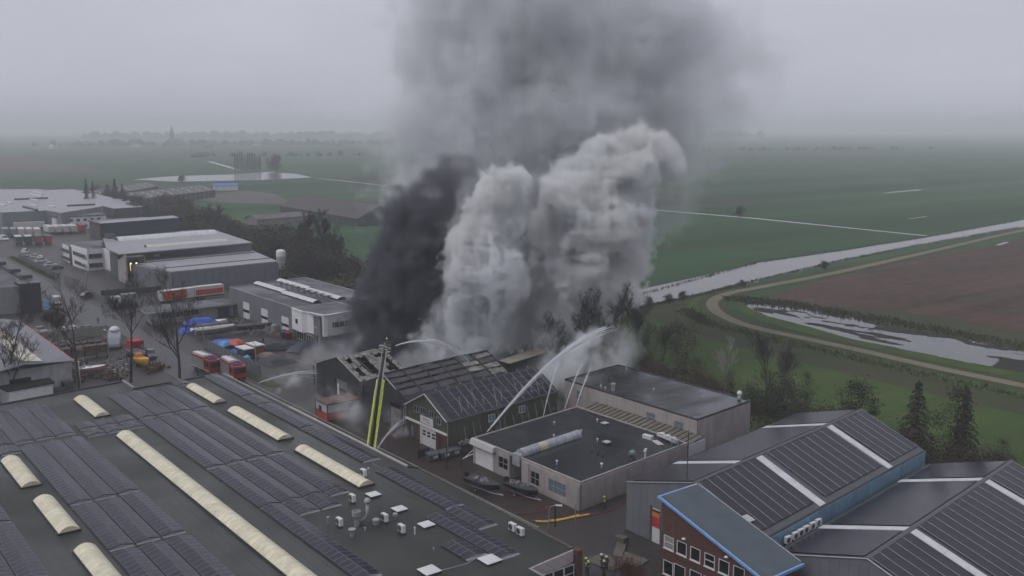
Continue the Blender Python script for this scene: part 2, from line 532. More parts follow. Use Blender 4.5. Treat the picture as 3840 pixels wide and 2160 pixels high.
# street, its kerbs and verges
flat('street', [(-760,66.5),(-300,65.2),(-60,64.8),(20,64.6),(20,74.4),(-60,74.2),(-196,73.8),(-300,74.6),(-760,76.5)], -0.03, M_asphalt)
flat('side_street', [(-262,20),(-250,20),(-250,65.6),(-262,65.6)], -0.034, M_asphalt)
for y0_, x0_, x1_ in ((64.55,-245,-170),(74.5,-196,-90)):
    b = MB(); x = x0_
    while x < x1_:
        b.box(x+.01, y0_, -0.05, x+.99, y0_+.18, .09); x += 1.0
    solo('kerb', b, mat('kerb_concrete', (.22,.21,.2), .8, nscale=2), kind='structure')
flat('brick_forecourt', [(-137,75),(-112,75.2),(-91,75.4),(-91,82.2),(-118,82.2),(-118,81.2),(-137,81.2)], -0.02, M_brickpave)
flat('grass_verge', [(-190,76.2),(-175,76.0),(-173,78.5),(-181,79.5),(-190,78.0)], -0.02, M_rough)
flat('grass_verge', [(-420,77),(-352,76.4),(-345,77.6),(-420,79.4)], -0.02, M_meadow)
flat('car_park', [(-420,79.5),(-345,79),(-345,90),(-420,91)], -0.022, M_yard)
# ================================================================ shared materials
M_felt = mat('roof_felt', (.026,.027,.023), .55, nscale=.13, namt=.42, bump=.35, bscale=14, rvar=.22, coords='World')
M_felt2 = mat('wet_black_roof_felt', (.010,.011,.015), .30, nscale=.14, namt=.3, bump=.12, bscale=10, rvar=.24, coords='World')
M_felt3 = mat('puddled_roof_felt', (.012,.012,.015), .30, spec=.9, nscale=.3, namt=.35, bump=.05, bscale=6, rvar=.27, coords='World', stretch=(1,.4,1))
M_trim = mat('grey_metal_trim', (.30,.30,.31), .5, .3, nscale=3, namt=.15)
M_darktrim = mat('dark_metal_trim', (.05,.05,.055), .5, .2)
M_white = mat('white_paint', (.62,.62,.62), .5, nscale=2, namt=.08)
M_whitem = mat('white_plastic', (.60,.60,.60), .4, nscale=4, namt=.08)
M_concrete = mat('concrete_panel', (.33,.295,.285), .85, nscale=.9, namt=.14, bump=.1, bscale=20, rnd=.05, stretch=(1,1,.35))
M_conc2 = mat('concrete_wall', (.32,.29,.28), .85, nscale=.6, namt=.15, stretch=(1,1,.3))
M_pv = mat('solar_cell_glass', (.012,.010,.022), .26, spec=.36, nscale=.5, namt=.2, rnd=.12, coords='World')
M_pvf = mat('solar_panel_frame', (.17,.17,.20), .45, .4)
M_pvl = mat('pale_panel_frame', (.30,.30,.33), .45, .4)
M_cream = mat('cream_polycarbonate', (.63,.59,.43), .42, nscale=.9, namt=.15, rnd=.08, coords='World')
M_rib = mat('cream_rib', (.40,.38,.30), .45)
M_glass = mat('window_glass', (.012,.013,.016), .08, spec=.8)
M_glassb = mat('pale_blue_glass', (.14,.18,.21), .12, spec=.8)
M_frame = mat('white_window_frame', (.58,.58,.57), .5)
M_frameg = mat('grey_window_frame', (.28,.29,.31), .5)
M_brick = mat('brown_red_brick', (.095,.042,.036), .85, nscale=1.5, namt=.22, bump=.2, bscale=18)
M_blue = mat('pale_blue_trim', (.17,.33,.62), .45, nscale=3, namt=.12)
M_bluew = mat('faded_blue_cladding', (.17,.29,.38), .6, nscale=1.2, namt=.15, rnd=.10)
M_greyw = mat('grey_cladding', (.165,.17,.19), .5, .1, nscale=.7, namt=.08, rnd=.05)
M_greyd = mat('dark_grey_cladding', (.075,.08,.09), .5, .1, nscale=.7, namt=.1, rnd=.06)
M_navy = mat('navy_cladding', (.030,.036,.052), .5, .1, nscale=.7, namt=.15)
M_whitew = mat('white_cladding', (.72,.71,.72), .6, nscale=.8, namt=.07, rnd=.04)
M_green = mat('dark_green_cladding', (.060,.062,.038), .7, nscale=1.5, namt=.15, rnd=.14)
M_char = mat('charred_cladding', (.020,.020,.024), .75, nscale=.8, namt=.55)
M_burnt = mat('burnt_roof_sheet', (.30,.28,.26), .7, nscale=1.3, col2=(.05,.046,.043), bump=.5, bscale=3, rnd=.25)
M_burnt2 = mat('warped_grey_roof_sheet', (.055,.054,.060), .35, nscale=.7, namt=.3, rnd=.12)
M_steel = mat('scorched_steel', (.030,.028,.028), .6, .3, nscale=2, namt=.3)
M_rooflight = mat('white_rooflight', (.54,.54,.56), .45, nscale=.8, namt=.16)
M_roofg = mat('grey_metal_roof', (.20,.20,.22), .42, .2, nscale=.35, namt=.12, coords='World', rvar=.12)
M_roofcor = mat('corrugated_roof', (.050,.068,.088), .55, .3, nscale=.6, namt=.12, rnd=.05)
M_red = mat('red_paint', (.42,.045,.035), .5, nscale=1.5, namt=.15)
M_orange = mat('orange_paint', (.55,.17,.06), .5)
M_rust = mat('rusty_brown', (.10,.050,.032), .9, nscale=1.2, namt=.5, bump=.3)
M_black = mat('black_rubber', (.012,.012,.012), .6)
M_yel = mat('signal_yellow', (.50,.56,.07), .5, nscale=2.2, namt=.22)
M_alu = mat('aluminium', (.42,.42,.42), .4, .6)
M_lampglow = mat('warm_lit_panel', (.9,.7,.4), .5, emit=((1.0,.66,.30), 2.2))

# ---------------------------------------------------------------- shared small meshes
def panel_mesh(name, lx, ly, frame=.035, th=.04, cell=M_pv, fr=M_pvf, bars=0):
    """a framed panel, corner at the origin, lying in xy"""
    b = MB()
    b.box(0,0,0,lx,ly,th,0)
    del b.f[-1]; b.m.pop()
    o = len(b.v)
    b.v += [(frame,frame,th-.006),(lx-frame,frame,th-.006),(lx-frame,ly-frame,th-.006),(frame,ly-frame,th-.006)]
    t_ = [4,5,6,7]
    for k in range(4):
        b.f.append([t_[k], t_[(k+1)%4], o+(k+1)%4, o+k]); b.m.append(0)
    b.f.append([o,o+1,o+2,o+3]); b.m.append(1)
    for k in range(bars):
        y = ly*(k+1)/(bars+1)
        b.box(frame,y-.012,th-.005,lx-frame,y+.012,th+.001,0)
    return b.mesh(name, [fr, cell])
def place(parent, name, me, loc, rot=(0,0,0), kind=None):
    o = bpy.data.objects.new(name, me); COL.objects.link(o)
    o.parent = parent; o.location = loc; o.rotation_euler = rot
    if kind: o['kind'] = kind
    return o
def joined(parent, name, me, placements, mats, kind='stuff'):
    """many copies of one mesh joined into a single part"""
    b = MB(); vs_ = [v.co.copy() for v in me.vertices]; fs_ = [list(p.vertices) for p in me.polygons]; ms = [p.material_index for p in me.polygons]
    from mathutils import Euler
    for loc, rot in placements:
        M = Matrix.Translation(loc) @ Euler(rot).to_matrix().to_4x4()
        o = len(b.v); b.v += [tuple(M @ v) for v in vs_]
        b.f += [[i+o for i in f] for f in fs_]; b.m += ms
    o = bpy.data.objects.new(name, b.mesh(name, mats)); COL.objects.link(o); o.parent = parent
    if kind: o['kind'] = kind
    return o
PV = panel_mesh('solar_panel', 1.0, 1.25)
# window helper: opening on a wall; wall faces -y (front) or +x (side)
def window(root, face, a0, a1, z0, z1, at, cols=1, rows=1, fr=None, gl=None, depth=.12, name='window', sill=False, parent=None, fw=.07, split=None):
    fr = fr or M_frame; gl = gl or M_glass
    b = MB()
    def bx(p0, p1, q0, q1, d0, d1, mi=0, bb=b):
        if face == '-y': bb.box(p0, at-d1, q0, p1, at-d0, q1, mi)
        elif face == '+x': bb.box(at+d0, p0, q0, at+d1, p1, q1, mi)
        elif face == '-x': bb.box(at-d1, p0, q0, at-d0, p1, q1, mi)
        else: bb.box(p0, at+d0, q0, p1, at+d1, q1, mi)
    bx(a0,a1,z0,z0+fw,0,.06); bx(a0,a1,z1-fw,z1,0,.06); bx(a0,a0+fw,z0+fw,z1-fw,0,.06); bx(a1-fw,a1,z0+fw,z1-fw,0,.06)
    for k in range(1, cols):
        x = a0+(a1-a0)*k/cols; bx(x-fw/2,x+fw/2,z0+fw,z1-fw,.003,.057)
    for k in range(1, rows):
        z = z0+(z1-z0)*(split if (split and rows == 2) else k/rows); bx(a0+fw,a1-fw,z-fw/2,z+fw/2,.006,.054)
    if sill: bx(a0-.06,a1+.06,z0-.08,z0-.002,0,.16)
    o = wpart(root, name, b, fr, parent)
    for i in range(cols):
        for j in range(rows):
            g_ = MB(); xa = a0+(a1-a0)*i/cols; xb = a0+(a1-a0)*(i+1)/cols
            za = z0+(z1-z0)*j/rows; zb = z0+(z1-z0)*(j+1)/rows
            if split and rows == 2: za, zb = ((z0, z0+(z1-z0)*split), (z0+(z1-z0)*split, z1))[j]
            bx(xa+fw*.6,xb-fw*.6,za+fw*.6,zb-fw*.6,.01,.02,0,g_)
            wpart(root, 'pane', g_, gl, o)
    return o
def wall_panels(root, face, a0, a1, z0, z1, at, pitch, m, th=.10, gap=.03, rows=1, name='wall_panel', holes=(), topf=None, parent=None):
    """cladding panels set proud of a core wall; holes = (a0,a1,z0,z1) rectangles left open"""
    n = max(1, round((a1-a0)/pitch))
    xs = [a0+(a1-a0)*i/n for i in range(n+1)]
    for i in range(n):
        for j in range(rows):
            za = z0+(z1-z0)*j/rows; zb = z0+(z1-z0)*(j+1)/rows
            pa, pb = xs[i]+gap/2, xs[i+1]-gap/2
            rects = [(pa,pb,za+(gap/2 if j else 0),zb-(gap/2 if j < rows-1 else 0))]
            for h in holes:
                nr = []
                for (p,q,u,v) in rects:
                    if h[0] >= q or h[1] <= p or h[2] >= v or h[3] <= u: nr.append((p,q,u,v)); continue
                    if h[0] > p: nr.append((p,h[0],u,v))
                    if h[1] < q: nr.append((h[1],q,u,v))
                    c, d = max(p,h[0]), min(q,h[1])
                    if h[2] > u: nr.append((c,d,u,h[2]))
                    if h[3] < v: nr.append((c,d,h[3],v))
                rects = nr
            if not rects: continue
            b = MB()
            for (p,q,u,v) in rects:
                if face == '-y': b.box(p,at-th,u,q,at,v)
                elif face == '+x': b.box(at,p,u,at+th,q,v)
                elif face == '-x': b.box(at-th,p,u,at,q,v)
            if topf:
                for k, vv in enumerate(b.v):
                    if abs(vv[2]-z1) < 1e-6: b.v[k] = (vv[0],vv[1],topf(vv[0] if face == '-y' else vv[1]))
            wpart(root, name, b, m, parent)
def skewed_side(root, p0, p1, z0, z1, n, m, th=.1, gap=.03, name='wall_panel', rows=1):
    """panels along a side wall that runs at the plot's skew from p0 to p1 (outside on the +x side)"""
    d = Vector((p1[0]-p0[0], p1[1]-p0[1], 0)); L_ = d.length; d.normalize(); u = Vector((d.y,-d.x,0))
    for i in range(n):
        for j in range(rows):
            a = Vector((p0[0],p0[1],0))+d*(L_*i/n+gap/2); c = Vector((p0[0],p0[1],0))+d*(L_*(i+1)/n-gap/2)
            za = z0+(z1-z0)*j/rows; zb = z0+(z1-z0)*(j+1)/rows-(gap/2 if j < rows-1 else 0)
            b = MB(); b.prism([(a.x,a.y),(c.x,c.y),(c.x+u.x*th,c.y+u.y*th),(a.x+u.x*th,a.y+u.y*th)], za, zb)
            wpart(root, name, b, m)
def parapet(root, poly, z0, z1, wd, m, name='parapet'):
    """a low rim around a flat roof: one part for every side"""
    n = len(poly)
    ar = sum(poly[i][0]*poly[(i+1)%n][1]-poly[(i+1)%n][0]*poly[i][1] for i in range(n))
    if ar < 0: poly = poly[::-1]
    for i in range(n):
        a = Vector((*poly[i],0)); c = Vector((*poly[(i+1)%n],0)); d = (c-a).normalized(); u = Vector((-d.y,d.x,0))
        a2 = a+d*.0; c2 = c-d*(wd+.005)
        b = MB(); b.prism([(a2.x,a2.y),(c2.x,c2.y),(c2.x+u.x*wd,c2.y+u.y*wd),(a2.x+u.x*wd,a2.y+u.y*wd)], z0, z1)
        wpart(root, name, b, m)

# ================================================================ the big hall in the foreground
HX, HY, HZ = -164.0, 63.0, 7.0
hall = thing('factory_hall', 'long low hall with dark felt roof under rows of solar panels and cream rooflight vaults', 'building', (HX, HY, 0))
hp = [(-164,63),(-102.6,63.2),(-101.2,64.1),(-71,63.6),(-70.4,57.2),(-58,57.3),(-57,8),(-163.4,8),(-168.8,47.1),(-162.8,47.1)]
b = MB(); b.prism(hp, 0, HZ); wpart(hall, 'wall', b, M_conc2)
b = MB(); b.prism([(x*.9992+y*0-.08*(1 if x < -100 else -1)*-1 if False else x, y) for x, y in hp], HZ+.002, HZ+.06); wpart(hall, 'roof', b, M_felt)
# rims
def rim(p, q, wd, h, m, nm='parapet', inn=1, z=HZ+.06):
    a = Vector((*p,0)); c = Vector((*q,0)); d = (c-a).normalized(); u = Vector((-d.y,d.x,0))*inn
    b_ = MB(); b_.prism([(a.x,a.y),(c.x,c.y),(c.x+u.x*wd,c.y+u.y*wd),(a.x+u.x*wd,a.y+u.y*wd)], z, z+h); wpart(hall, nm, b_, m)
rim((-163.7,63.02),(-137,63.06),.22,.16,M_trim,'roof_edge',-1)
rim((-136.98,63.07),(-102.6,63.2),.24,.22,mat('pale_edge_trim',(.42,.40,.40),.5,nscale=2,namt=.1),'roof_edge',-1)
rim((-102.5,63.2),(-101.25,64.1),.22,.14,M_felt,'roof_edge',-1)
rim((-101.1,64.1),(-71.1,63.6),.30,.13,mat('mossy_edge',(.085,.08,.06),.9,nscale=1.5,namt=.3),'roof_edge',-1)
rim((-163.98,62.9),(-162.8,47.15),.25,.22,M_darktrim,'roof_edge',1)
rim((-162.9,47.1),(-168.7,47.1),.3,.38,M_trim,'roof_edge',-1)
rim((-168.78,47.0),(-163.5,8),.25,.22,M_darktrim,'roof_edge',1)
b = MB(); b.prism([(-71.02,63.4),(-70.42,57.4),(-70.22,57.4),(-70.82,63.4)], 5.72, 7.02); wpart(hall, 'fascia', b, mat('pale_pink_fascia',(.42,.38,.38),.6,nscale=1,namt=.06))
b = MB(); b.box(-70.2,56.9,6.1,-57,57.12,7.15); wpart(hall, 'fascia', b, M_trim)
wpart(hall, 'column', MB().box(-71.2,63.45,0,-70.3,64.2,7.05), M_brick)
for k in range(4):
    window(hall, '+x', 57.6+1.42*k, 57.6+1.42*(k+1)-.06, 3.0, 5.65, -70.55+.0-.0, 1, 2, M_frame, M_glass, split=.65)
    window(hall, '+x', 57.6+1.42*k, 57.6+1.42*(k+1)-.06, .6, 2.4, -70.55, 1, 1, M_frame, M_glass)
# felt laps: thin raised seams of the roofing rolls
sm_ = MB()
r_ = random.Random(2)
for k in range(46):
    y = 62.4-k*1.15
    x = -161+r_.random()*6
    while x < -60:
        l = r_.uniform(6,9); sm_.box(x, y-.015, HZ+.06, min(x+l-.05,-59), y+.02, HZ+.068); x += l
wpart(hall, 'felt_seam', sm_, mat('felt_seam', (.028,.03,.03), .6), kind='stuff')
# ---- solar arrays, each block a thing of its own
TILT = R(12)
def uvp(u, v, z=0): return (HX+u, HY-v, HZ+.08+z)
def hall_array(label, segs, group='solar arrays on the foreground hall roof'):
    """segs: (u0, u1, v_far_side_high, pairs). Rows run along x, panels lean on each other over a ridge"""
    root = thing('solar_array', label, 'solar array', uvp(segs[0][0], segs[0][2]), 0, group)
    px_, py_, pz_ = root.location
    pl = []
    for (u0, u1, v1, pairs) in segs:
        n = int((u1-u0)/1.02)
        for p_ in range(pairs):
            va = v1-p_*2.72
            for i in range(n):
                x = HX+u0+i*1.02
                # near slope rises away from the lens side (towards +y)
                pl.append((0, x, HY-va, .10, TILT))
                pl.append((1, x, HY-va+2.49, .10, -TILT))
    def dist(q): return (q[1])**2+(q[2])**2
    pl.sort(key=dist)
    rest = []
    for i, (s, x, y, z, a) in enumerate(pl):
        loc = (x-px_, y-py_, HZ+.08+z-pz_)
        if s == 1: loc = (loc[0]+1.0, loc[1], loc[2]); rot = (TILT, 0, math.pi)
        else: rot = (TILT, 0, 0)
        if i < 300: place(root, 'solar_panel', PV, loc, rot)
        else: rest.append((loc, rot))
    if rest: joined(root, 'far_solar_panels', PV, rest, [M_pvf, M_pv])
    # end flashings and the dark valley between rows
    fb = MB()
    for (u0, u1, v1, pairs) in segs:
        for p_ in range(pairs):
            y0 = HY-(v1-p_*2.72)
            for ux in (u0+int((u1-u0)/1.02)*1.02+.01,):
                x = HX+ux
                fb.add([(x,y0,HZ+.09),(x,y0+1.24,HZ+.40),(x,y0+2.49,HZ+.09),(x+.03,y0,HZ+.09),(x+.03,y0+1.24,HZ+.40),(x+.03,y0+2.49,HZ+.09)],[(0,1,2),(3,5,4),(0,3,4,1),(1,4,5,2)])
                fb.box(x, y0+.02, HZ+.085, x+.45, y0+2.45, HZ+.10)
    wpart(root, 'end_flashing', fb, M_pvl, kind='stuff')
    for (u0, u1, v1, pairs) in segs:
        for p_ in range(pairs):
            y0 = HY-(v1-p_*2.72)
            wpart(root, 'row_gap_shade', MB().box(HX+u0, y0-.21, HZ+.07, HX+u1-.1, y0-.01, HZ+.13), M_black)  # black strip added to paint the shade in the gap between panel rows
    return root
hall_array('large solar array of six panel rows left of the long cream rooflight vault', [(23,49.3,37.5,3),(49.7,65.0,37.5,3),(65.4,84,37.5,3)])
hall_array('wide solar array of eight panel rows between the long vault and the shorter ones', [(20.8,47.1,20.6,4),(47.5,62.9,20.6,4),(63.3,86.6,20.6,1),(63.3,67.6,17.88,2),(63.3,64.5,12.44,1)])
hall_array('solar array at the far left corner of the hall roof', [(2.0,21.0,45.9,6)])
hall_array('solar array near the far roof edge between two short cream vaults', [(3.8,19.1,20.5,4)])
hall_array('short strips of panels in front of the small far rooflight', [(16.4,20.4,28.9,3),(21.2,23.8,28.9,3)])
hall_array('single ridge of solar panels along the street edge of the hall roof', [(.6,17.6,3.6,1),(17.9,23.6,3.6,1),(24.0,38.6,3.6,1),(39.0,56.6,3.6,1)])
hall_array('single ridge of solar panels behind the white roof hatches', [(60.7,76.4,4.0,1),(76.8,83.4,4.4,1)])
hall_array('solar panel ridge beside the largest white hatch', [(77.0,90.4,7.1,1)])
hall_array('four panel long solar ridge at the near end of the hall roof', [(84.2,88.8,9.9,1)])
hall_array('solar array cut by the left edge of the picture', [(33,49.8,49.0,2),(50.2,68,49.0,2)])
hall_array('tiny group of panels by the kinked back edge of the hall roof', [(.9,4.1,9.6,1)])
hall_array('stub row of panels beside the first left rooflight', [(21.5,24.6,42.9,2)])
# ---- vaulted rooflights
def pane_mesh(wd, h, ln, n=9):
    b_ = MB()
    def arc(x, s):
        return [(x, wd*(i/n), .22+h*s*math.sin(math.pi*(.5-abs(i/n-.5)))**.8 if 0 < i < n else .22) for i in range(n+1)]
    A, B_, C_, D_ = arc(.0,.97), arc(.09,1.0), arc(ln-.09,1.0), arc(ln-.0,.97)
    for r0, r1 in ((A,B_),(B_,C_),(C_,D_)):
        o = len(b_.v); b_.v += r0+r1
        for i in range(n): b_.f.append([o+i,o+n+1+i,o+n+2+i,o+i+1]); b_.m.append(0)
    return b_.mesh('pane', M_cream, smooth=True)
def vault(label, u0, u1, vhi, vlo, h=.55, group='cream rooflight vaults on the hall'):
    wd = vhi-vlo
    root = thing('rooflight_vault', label, 'rooflight', uvp(u0, vhi, -.02), 0, group)
    L_ = u1-u0; n = max(1, round(L_/1.04)); ln = L_/n
    me = pane_mesh(wd, h, ln)
    for i in range(n): place(root, 'pane', me, (i*ln, 0, 0))
    k = MB(); k.box(-.06,-.08,0,L_+.06,0,.24); k.box(-.06,wd,0,L_+.06,wd+.08,.24); k.box(-.06,.002,0,0,wd-.002,.24); k.box(L_,.002,0,L_+.06,wd-.002,.24)
    lpart(root, 'curb', k, M_darktrim)
    for x in (-.02, L_+.02):
        e = MB(); N = 9
        pts = [(x, wd*(i/N), .2+h*math.sin(math.pi*(.5-abs(i/N-.5)))**.8 if 0 < i < N else .22) for i in range(N+1)]
        e.add(pts, [list(range(N+1)) if x < 0 else list(range(N+1))[::-1]]); e.add([(p[0]+.015,p[1],p[2]) for p in pts], [list(range(N+1))])
        lpart(root, 'end_cap', e, M_cream)
    rbm = MB()
    for i in range(n+1):
        x = i*ln
        N = 9
        for q in range(N):
            def zz(i_): return .235+h*(math.sin(math.pi*(.5-abs(i_/N-.5)))**.8 if 0 < i_ < N else 0)
            y0_, y1_ = wd*q/N, wd*(q+1)/N
            rbm.add([(x-.025,y0_,zz(q)),(x+.025,y0_,zz(q)),(x+.025,y1_,zz(q+1)),(x-.025,y1_,zz(q+1))],[(0,1,2,3)])
    lpart(root, 'rib', rbm, M_rib)
    return root
vault('short cream rooflight vault by the far left roof edge', 2.4,14.6,25.5,23.3)
vault('short cream rooflight vault nearest the far right corner of the hall roof', 6.0,18.3,8.7,6.7)
vault('middle cream rooflight vault, second from the far right corner', 23.6,41.7,8.65,6.35)
vault('cream rooflight vault ending just above the air conditioning boxes', 46.9,64.4,8.6,6.5)
vault('very long cream rooflight vault running across the middle of the hall roof', 25.8,86,25.7,23.4,.6)
vault('cream rooflight vault at the left picture edge, farthest of its row', 27.4,39.6,40.7,38.5)
vault('second cream rooflight vault of the row at the left', 45.0,56.8,40.6,38.4)
vault('nearest cream rooflight vault at the bottom left', 62.2,76,40.5,38.3)
vault('pale rooflight vault peeping in at the bottom left corner', 61,74,54.6,52.4)
# ---- roof hatches
def hatch(label, u, v, s):
    root = thing('roof_hatch', label, 'roof hatch', uvp(u, v, -.02), 0, 'white roof hatches on the hall')
    h = s/2
    lpart(root, 'curb', MB().box(-h,-h,0,h,h,.22), M_darktrim)
    b_ = MB(); q = h+.05
    b_.loft([[(-q,-q,.22),(q,-q,.22),(q,q,.22),(-q,q,.22)],[(-q,-q,.27),(q,-q,.27),(q,q,.27),(-q,q,.27)],[(-q*.75,-q*.75,.36),(q*.75,-q*.75,.36),(q*.75,q*.75,.36),(-q*.75,q*.75,.36)]])
    lpart(root, 'cover', b_, M_whitem)
    return root
hatch('square white roof hatch, farthest of the three in a line', 67.5,8.4,1.35)
hatch('square white roof hatch in the middle of three', 73.2,8.3,1.35)
hatch('square white roof hatch nearest of the three in a line', 78.8,8.3,1.4)
hatch('biggest white roof hatch beside the four panel row', 90.1,8.1,1.75)
hatch('white roof hatch cut by the lower picture edge', 88.4,14.2,1.7)
# ---- air conditioning boxes
def ac_box(name, label, loc, rz=0, group=None, s=1.0):
    root = thing(name, label, 'air conditioner', loc, rz, group)
    w_, d_, h_ = .98*s, .40*s, .80*s
    bm_ = bmesh.new(); bmesh.ops.create_cube(bm_, size=1)
    bmesh.ops.scale(bm_, vec=(w_,d_,h_), verts=bm_.verts); bmesh.ops.translate(bm_, vec=(0,0,h_/2+.25), verts=bm_.verts)
    bmesh.ops.bevel(bm_, geom=bm_.edges[:], offset=.03, segments=1)
    me = bpy.data.meshes.new('casing'); bm_.to_mesh(me); bm_.free(); me.materials.append(M_whitem)
    lpart(root, 'casing', me, None)
    g_ = MB(); g_.lathe([(.31*s,0),(.33*s,-.03),(.30*s,-.035),(.05,-.02)], 14, (-.12*s,-d_/2+.0,h_/2+.25), 0, 'y')
    lpart(root, 'fan_grille', g_, mat('fan_grille', (.05,.05,.055), .5))
    f_ = MB(); f_.box(-w_/2+.05,-.16,0,-w_/2+.12,.16,.25); f_.box(w_/2-.12,-.16,0,w_/2-.05,.16,.25)
    lpart(root, 'foot', f_, M_darktrim)
    return root
acs = [('white air conditioning box at the end of the cream vault',61.3,6.2),('white air conditioning box left of the farthest white hatch',67.9,11.4),
 ('white air conditioning box left of the roof chimneys',73.2,15.9),('white air conditioning box beside the middle white hatch',75.2,11.4),
 ('white air conditioning box left of the nearest small hatch',78.9,11.5),('left of the two white boxes near the street roof edge',85.9,1.9),('right of the two white boxes near the street roof edge',87.3,1.95)]
for l, u, v in acs: ac_box('air_conditioner', l, uvp(u, v, -.02), 0, 'air conditioners on the hall roof')
def pipe(name, label, u, v, prof, m, n=12):
    o = solo(name, MB().lathe(prof, n), m, uvp(u, v, -.02), 0, label, 'roof vent', 'vents and chimneys on the hall roof')
    return o
M_galv = mat('galvanised_duct', (.34,.34,.35), .45, .4, nscale=3, namt=.15)
pipe('roof_vent', 'wide capped grey duct with a dark top beside the hall chimney', 74.1,14.3, [(.28,0),(.28,.9),(.50,1.2),(.50,1.75),(.42,1.75),(.40,1.55)], M_galv)
ch = thing('roof_chimney', 'tall silvery chimney with an elbow and round cap, steaming on the hall roof', 'chimney', uvp(74.6,13.2,-.02))
lpart(ch, 'duct', MB().tube([(-.6,-.5,.05),(-.5,-.4,.5),(-.1,-.1,.9),(0,0,1.4),(0,0,2.5)], [.2,.2,.2,.2,.2], 10), M_galv, smooth=True)
lpart(ch, 'cap', MB().lathe([(.20,2.5),(.36,2.55),(.38,2.75),(.30,3.0),(.12,3.15)], 12), M_galv, smooth=True)
pipe('roof_vent', 'low grey funnel shaped vent nearest the viewer in the chimney group', 76.2,16.0, [(.22,0),(.22,.5),(.42,.75),(.42,.85),(.3,.9)], M_galv)
pipe('roof_vent', 'squat round grey fan housing behind the middle air conditioner', 75.0,12.4, [(.35,0),(.40,.35),(.42,.4),(.42,.6),(.25,.7)], M_galv)
pipe('roof_vent', 'small mushroom vent beside the chimney foot', 75.9,14.3, [(.07,0),(.07,.35),(.16,.38),(.1,.5)], M_galv, 8)
pipe('roof_vent', 'thin pale vent pipe right of the lone air conditioner', 79.9,10.5, [(.08,0),(.08,.75),(.12,.78),(.05,.9)], M_whitem, 8)
pipe('roof_vent', 'tiny vent cap alone on the bare felt', 84.6,11.2, [(.05,0),(.05,.3),(.13,.32),(.06,.42)], M_galv, 8)
pipe('roof_vent', 'small bent pipe left of the chimney group', 71.7,16.5, [(.10,0),(.10,.6),(.2,.65),(.2,.85),(.08,.9)], M_galv, 8)
pipe('roof_vent', 'dark ring shaped vent right of the middle air conditioner', 75.1,10.0, [(.12,0),(.12,.3),(.28,.35),(.28,.7),(.12,.75)], M_galv, 10)
pipe('roof_vent', 'little vent by the first air conditioner near the vault end', 60.2,4.9, [(.06,0),(.06,.5),(.2,.52),(.1,.7)], M_galv, 8)
cb = MB(); cb.tube([uvp(56.8,2.2,.02),uvp(57.8,2.9,.02),uvp(60.5,2.9,.02)], .03, 4); cb.tube([uvp(90.8,5.6,.03),uvp(88.4,7.6,.03),uvp(89.2,10.3,.03),uvp(88.6,15,.03)], .05, 4)
tag(solo('cable', cb, M_pvl, (HX,HY,HZ), 0, 'thin cable trunking looping between panel rows on the felt roof', 'cable', world=True))

# ================================================================ front concrete unit with the dark flat roof
fu = thing('concrete_office', 'low flat roofed concrete unit with dark wet roof and a grey tube rooflight', 'building', (-115,82.3,0))
FU = [(-114.9,82.3),(-90.9,82.5),(-93.3,105.9),(-117.8,105.9)]
b = MB(); b.prism([(-114.8,82.45),(-106,82.45),(-105.95,84.6),(-103.1,84.6),(-103.05,82.45),(-91.05,82.6),(-93.4,105.8),(-117.6,105.8)], 0, 3.78); wpart(fu, 'wall', b, M_conc2)
b = MB(); b.prism([(-114.7,82.6),(-91.1,82.75),(-93.5,105.7),(-117.5,105.7)], 3.783, 3.83); wpart(fu, 'roof', b, M_felt2)
parapet(fu, FU, 3.6, 3.97, .22, M_conc2)
hol = [(-108.65,-106.3,1.1,2.85),(-106.0,-103.0,0,3.6),(-101.2,-99.2,.8,2.75),(-97.2,-93.6,.9,2.75),(-114.3,-109.9,0,3.05)]
wall_panels(fu, '-y', -114.9, -90.9, 0, 3.58, 82.45, 2.4, M_concrete, .14, .035, 1, holes=hol)
skewed_side(fu, (-90.95,82.62), (-93.35,105.8), 0, 3.58, 5, M_concrete, .12, .05, rows=2)
window(fu, '-y', -108.6,-106.4,1.1,2.85, 82.42, 2, 2, M_frameg, M_glass)
window(fu, '-y', -101.15,-99.25,.8,2.75, 82.42, 2, 2, M_frameg, M_glass)
window(fu, '-y', -97.15,-93.65,.9,2.75, 82.42, 4, 2, M_frameg, M_glassb)
gd = MB(); gd.box(-114.3,82.36,.02,-109.9,82.44,3.0)
gdo = wpart(fu, 'garage_door', gd, M_whitew)
for k in range(6): wpart(fu, 'slat', MB().box(-114.25,82.31,.06+.5*k,-109.95,82.355,.5*k+.52), M_whitew, gdo)
bx_ = MB(); bx_.loft([[(-114.9,81.6,3.15),(-114.9,82.4,3.15),(-114.9,82.4,3.95),(-114.9,81.85,3.95)][::-1],[(-109.2,81.6,3.15),(-109.2,82.4,3.15),(-109.2,82.4,3.95),(-109.2,81.85,3.95)][::-1]])
wpart(fu, 'awning_box', bx_, mat('pale_awning', (.45,.44,.43), .5, nscale=2, namt=.1))
wpart(fu, 'door', MB().box(-105.4,84.5,0,-103.6,84.58,2.4), M_glass)
wpart(fu, 'pillar', MB().box(-103.05,82.2,0,-101.5,82.42,3.6), M_concrete)
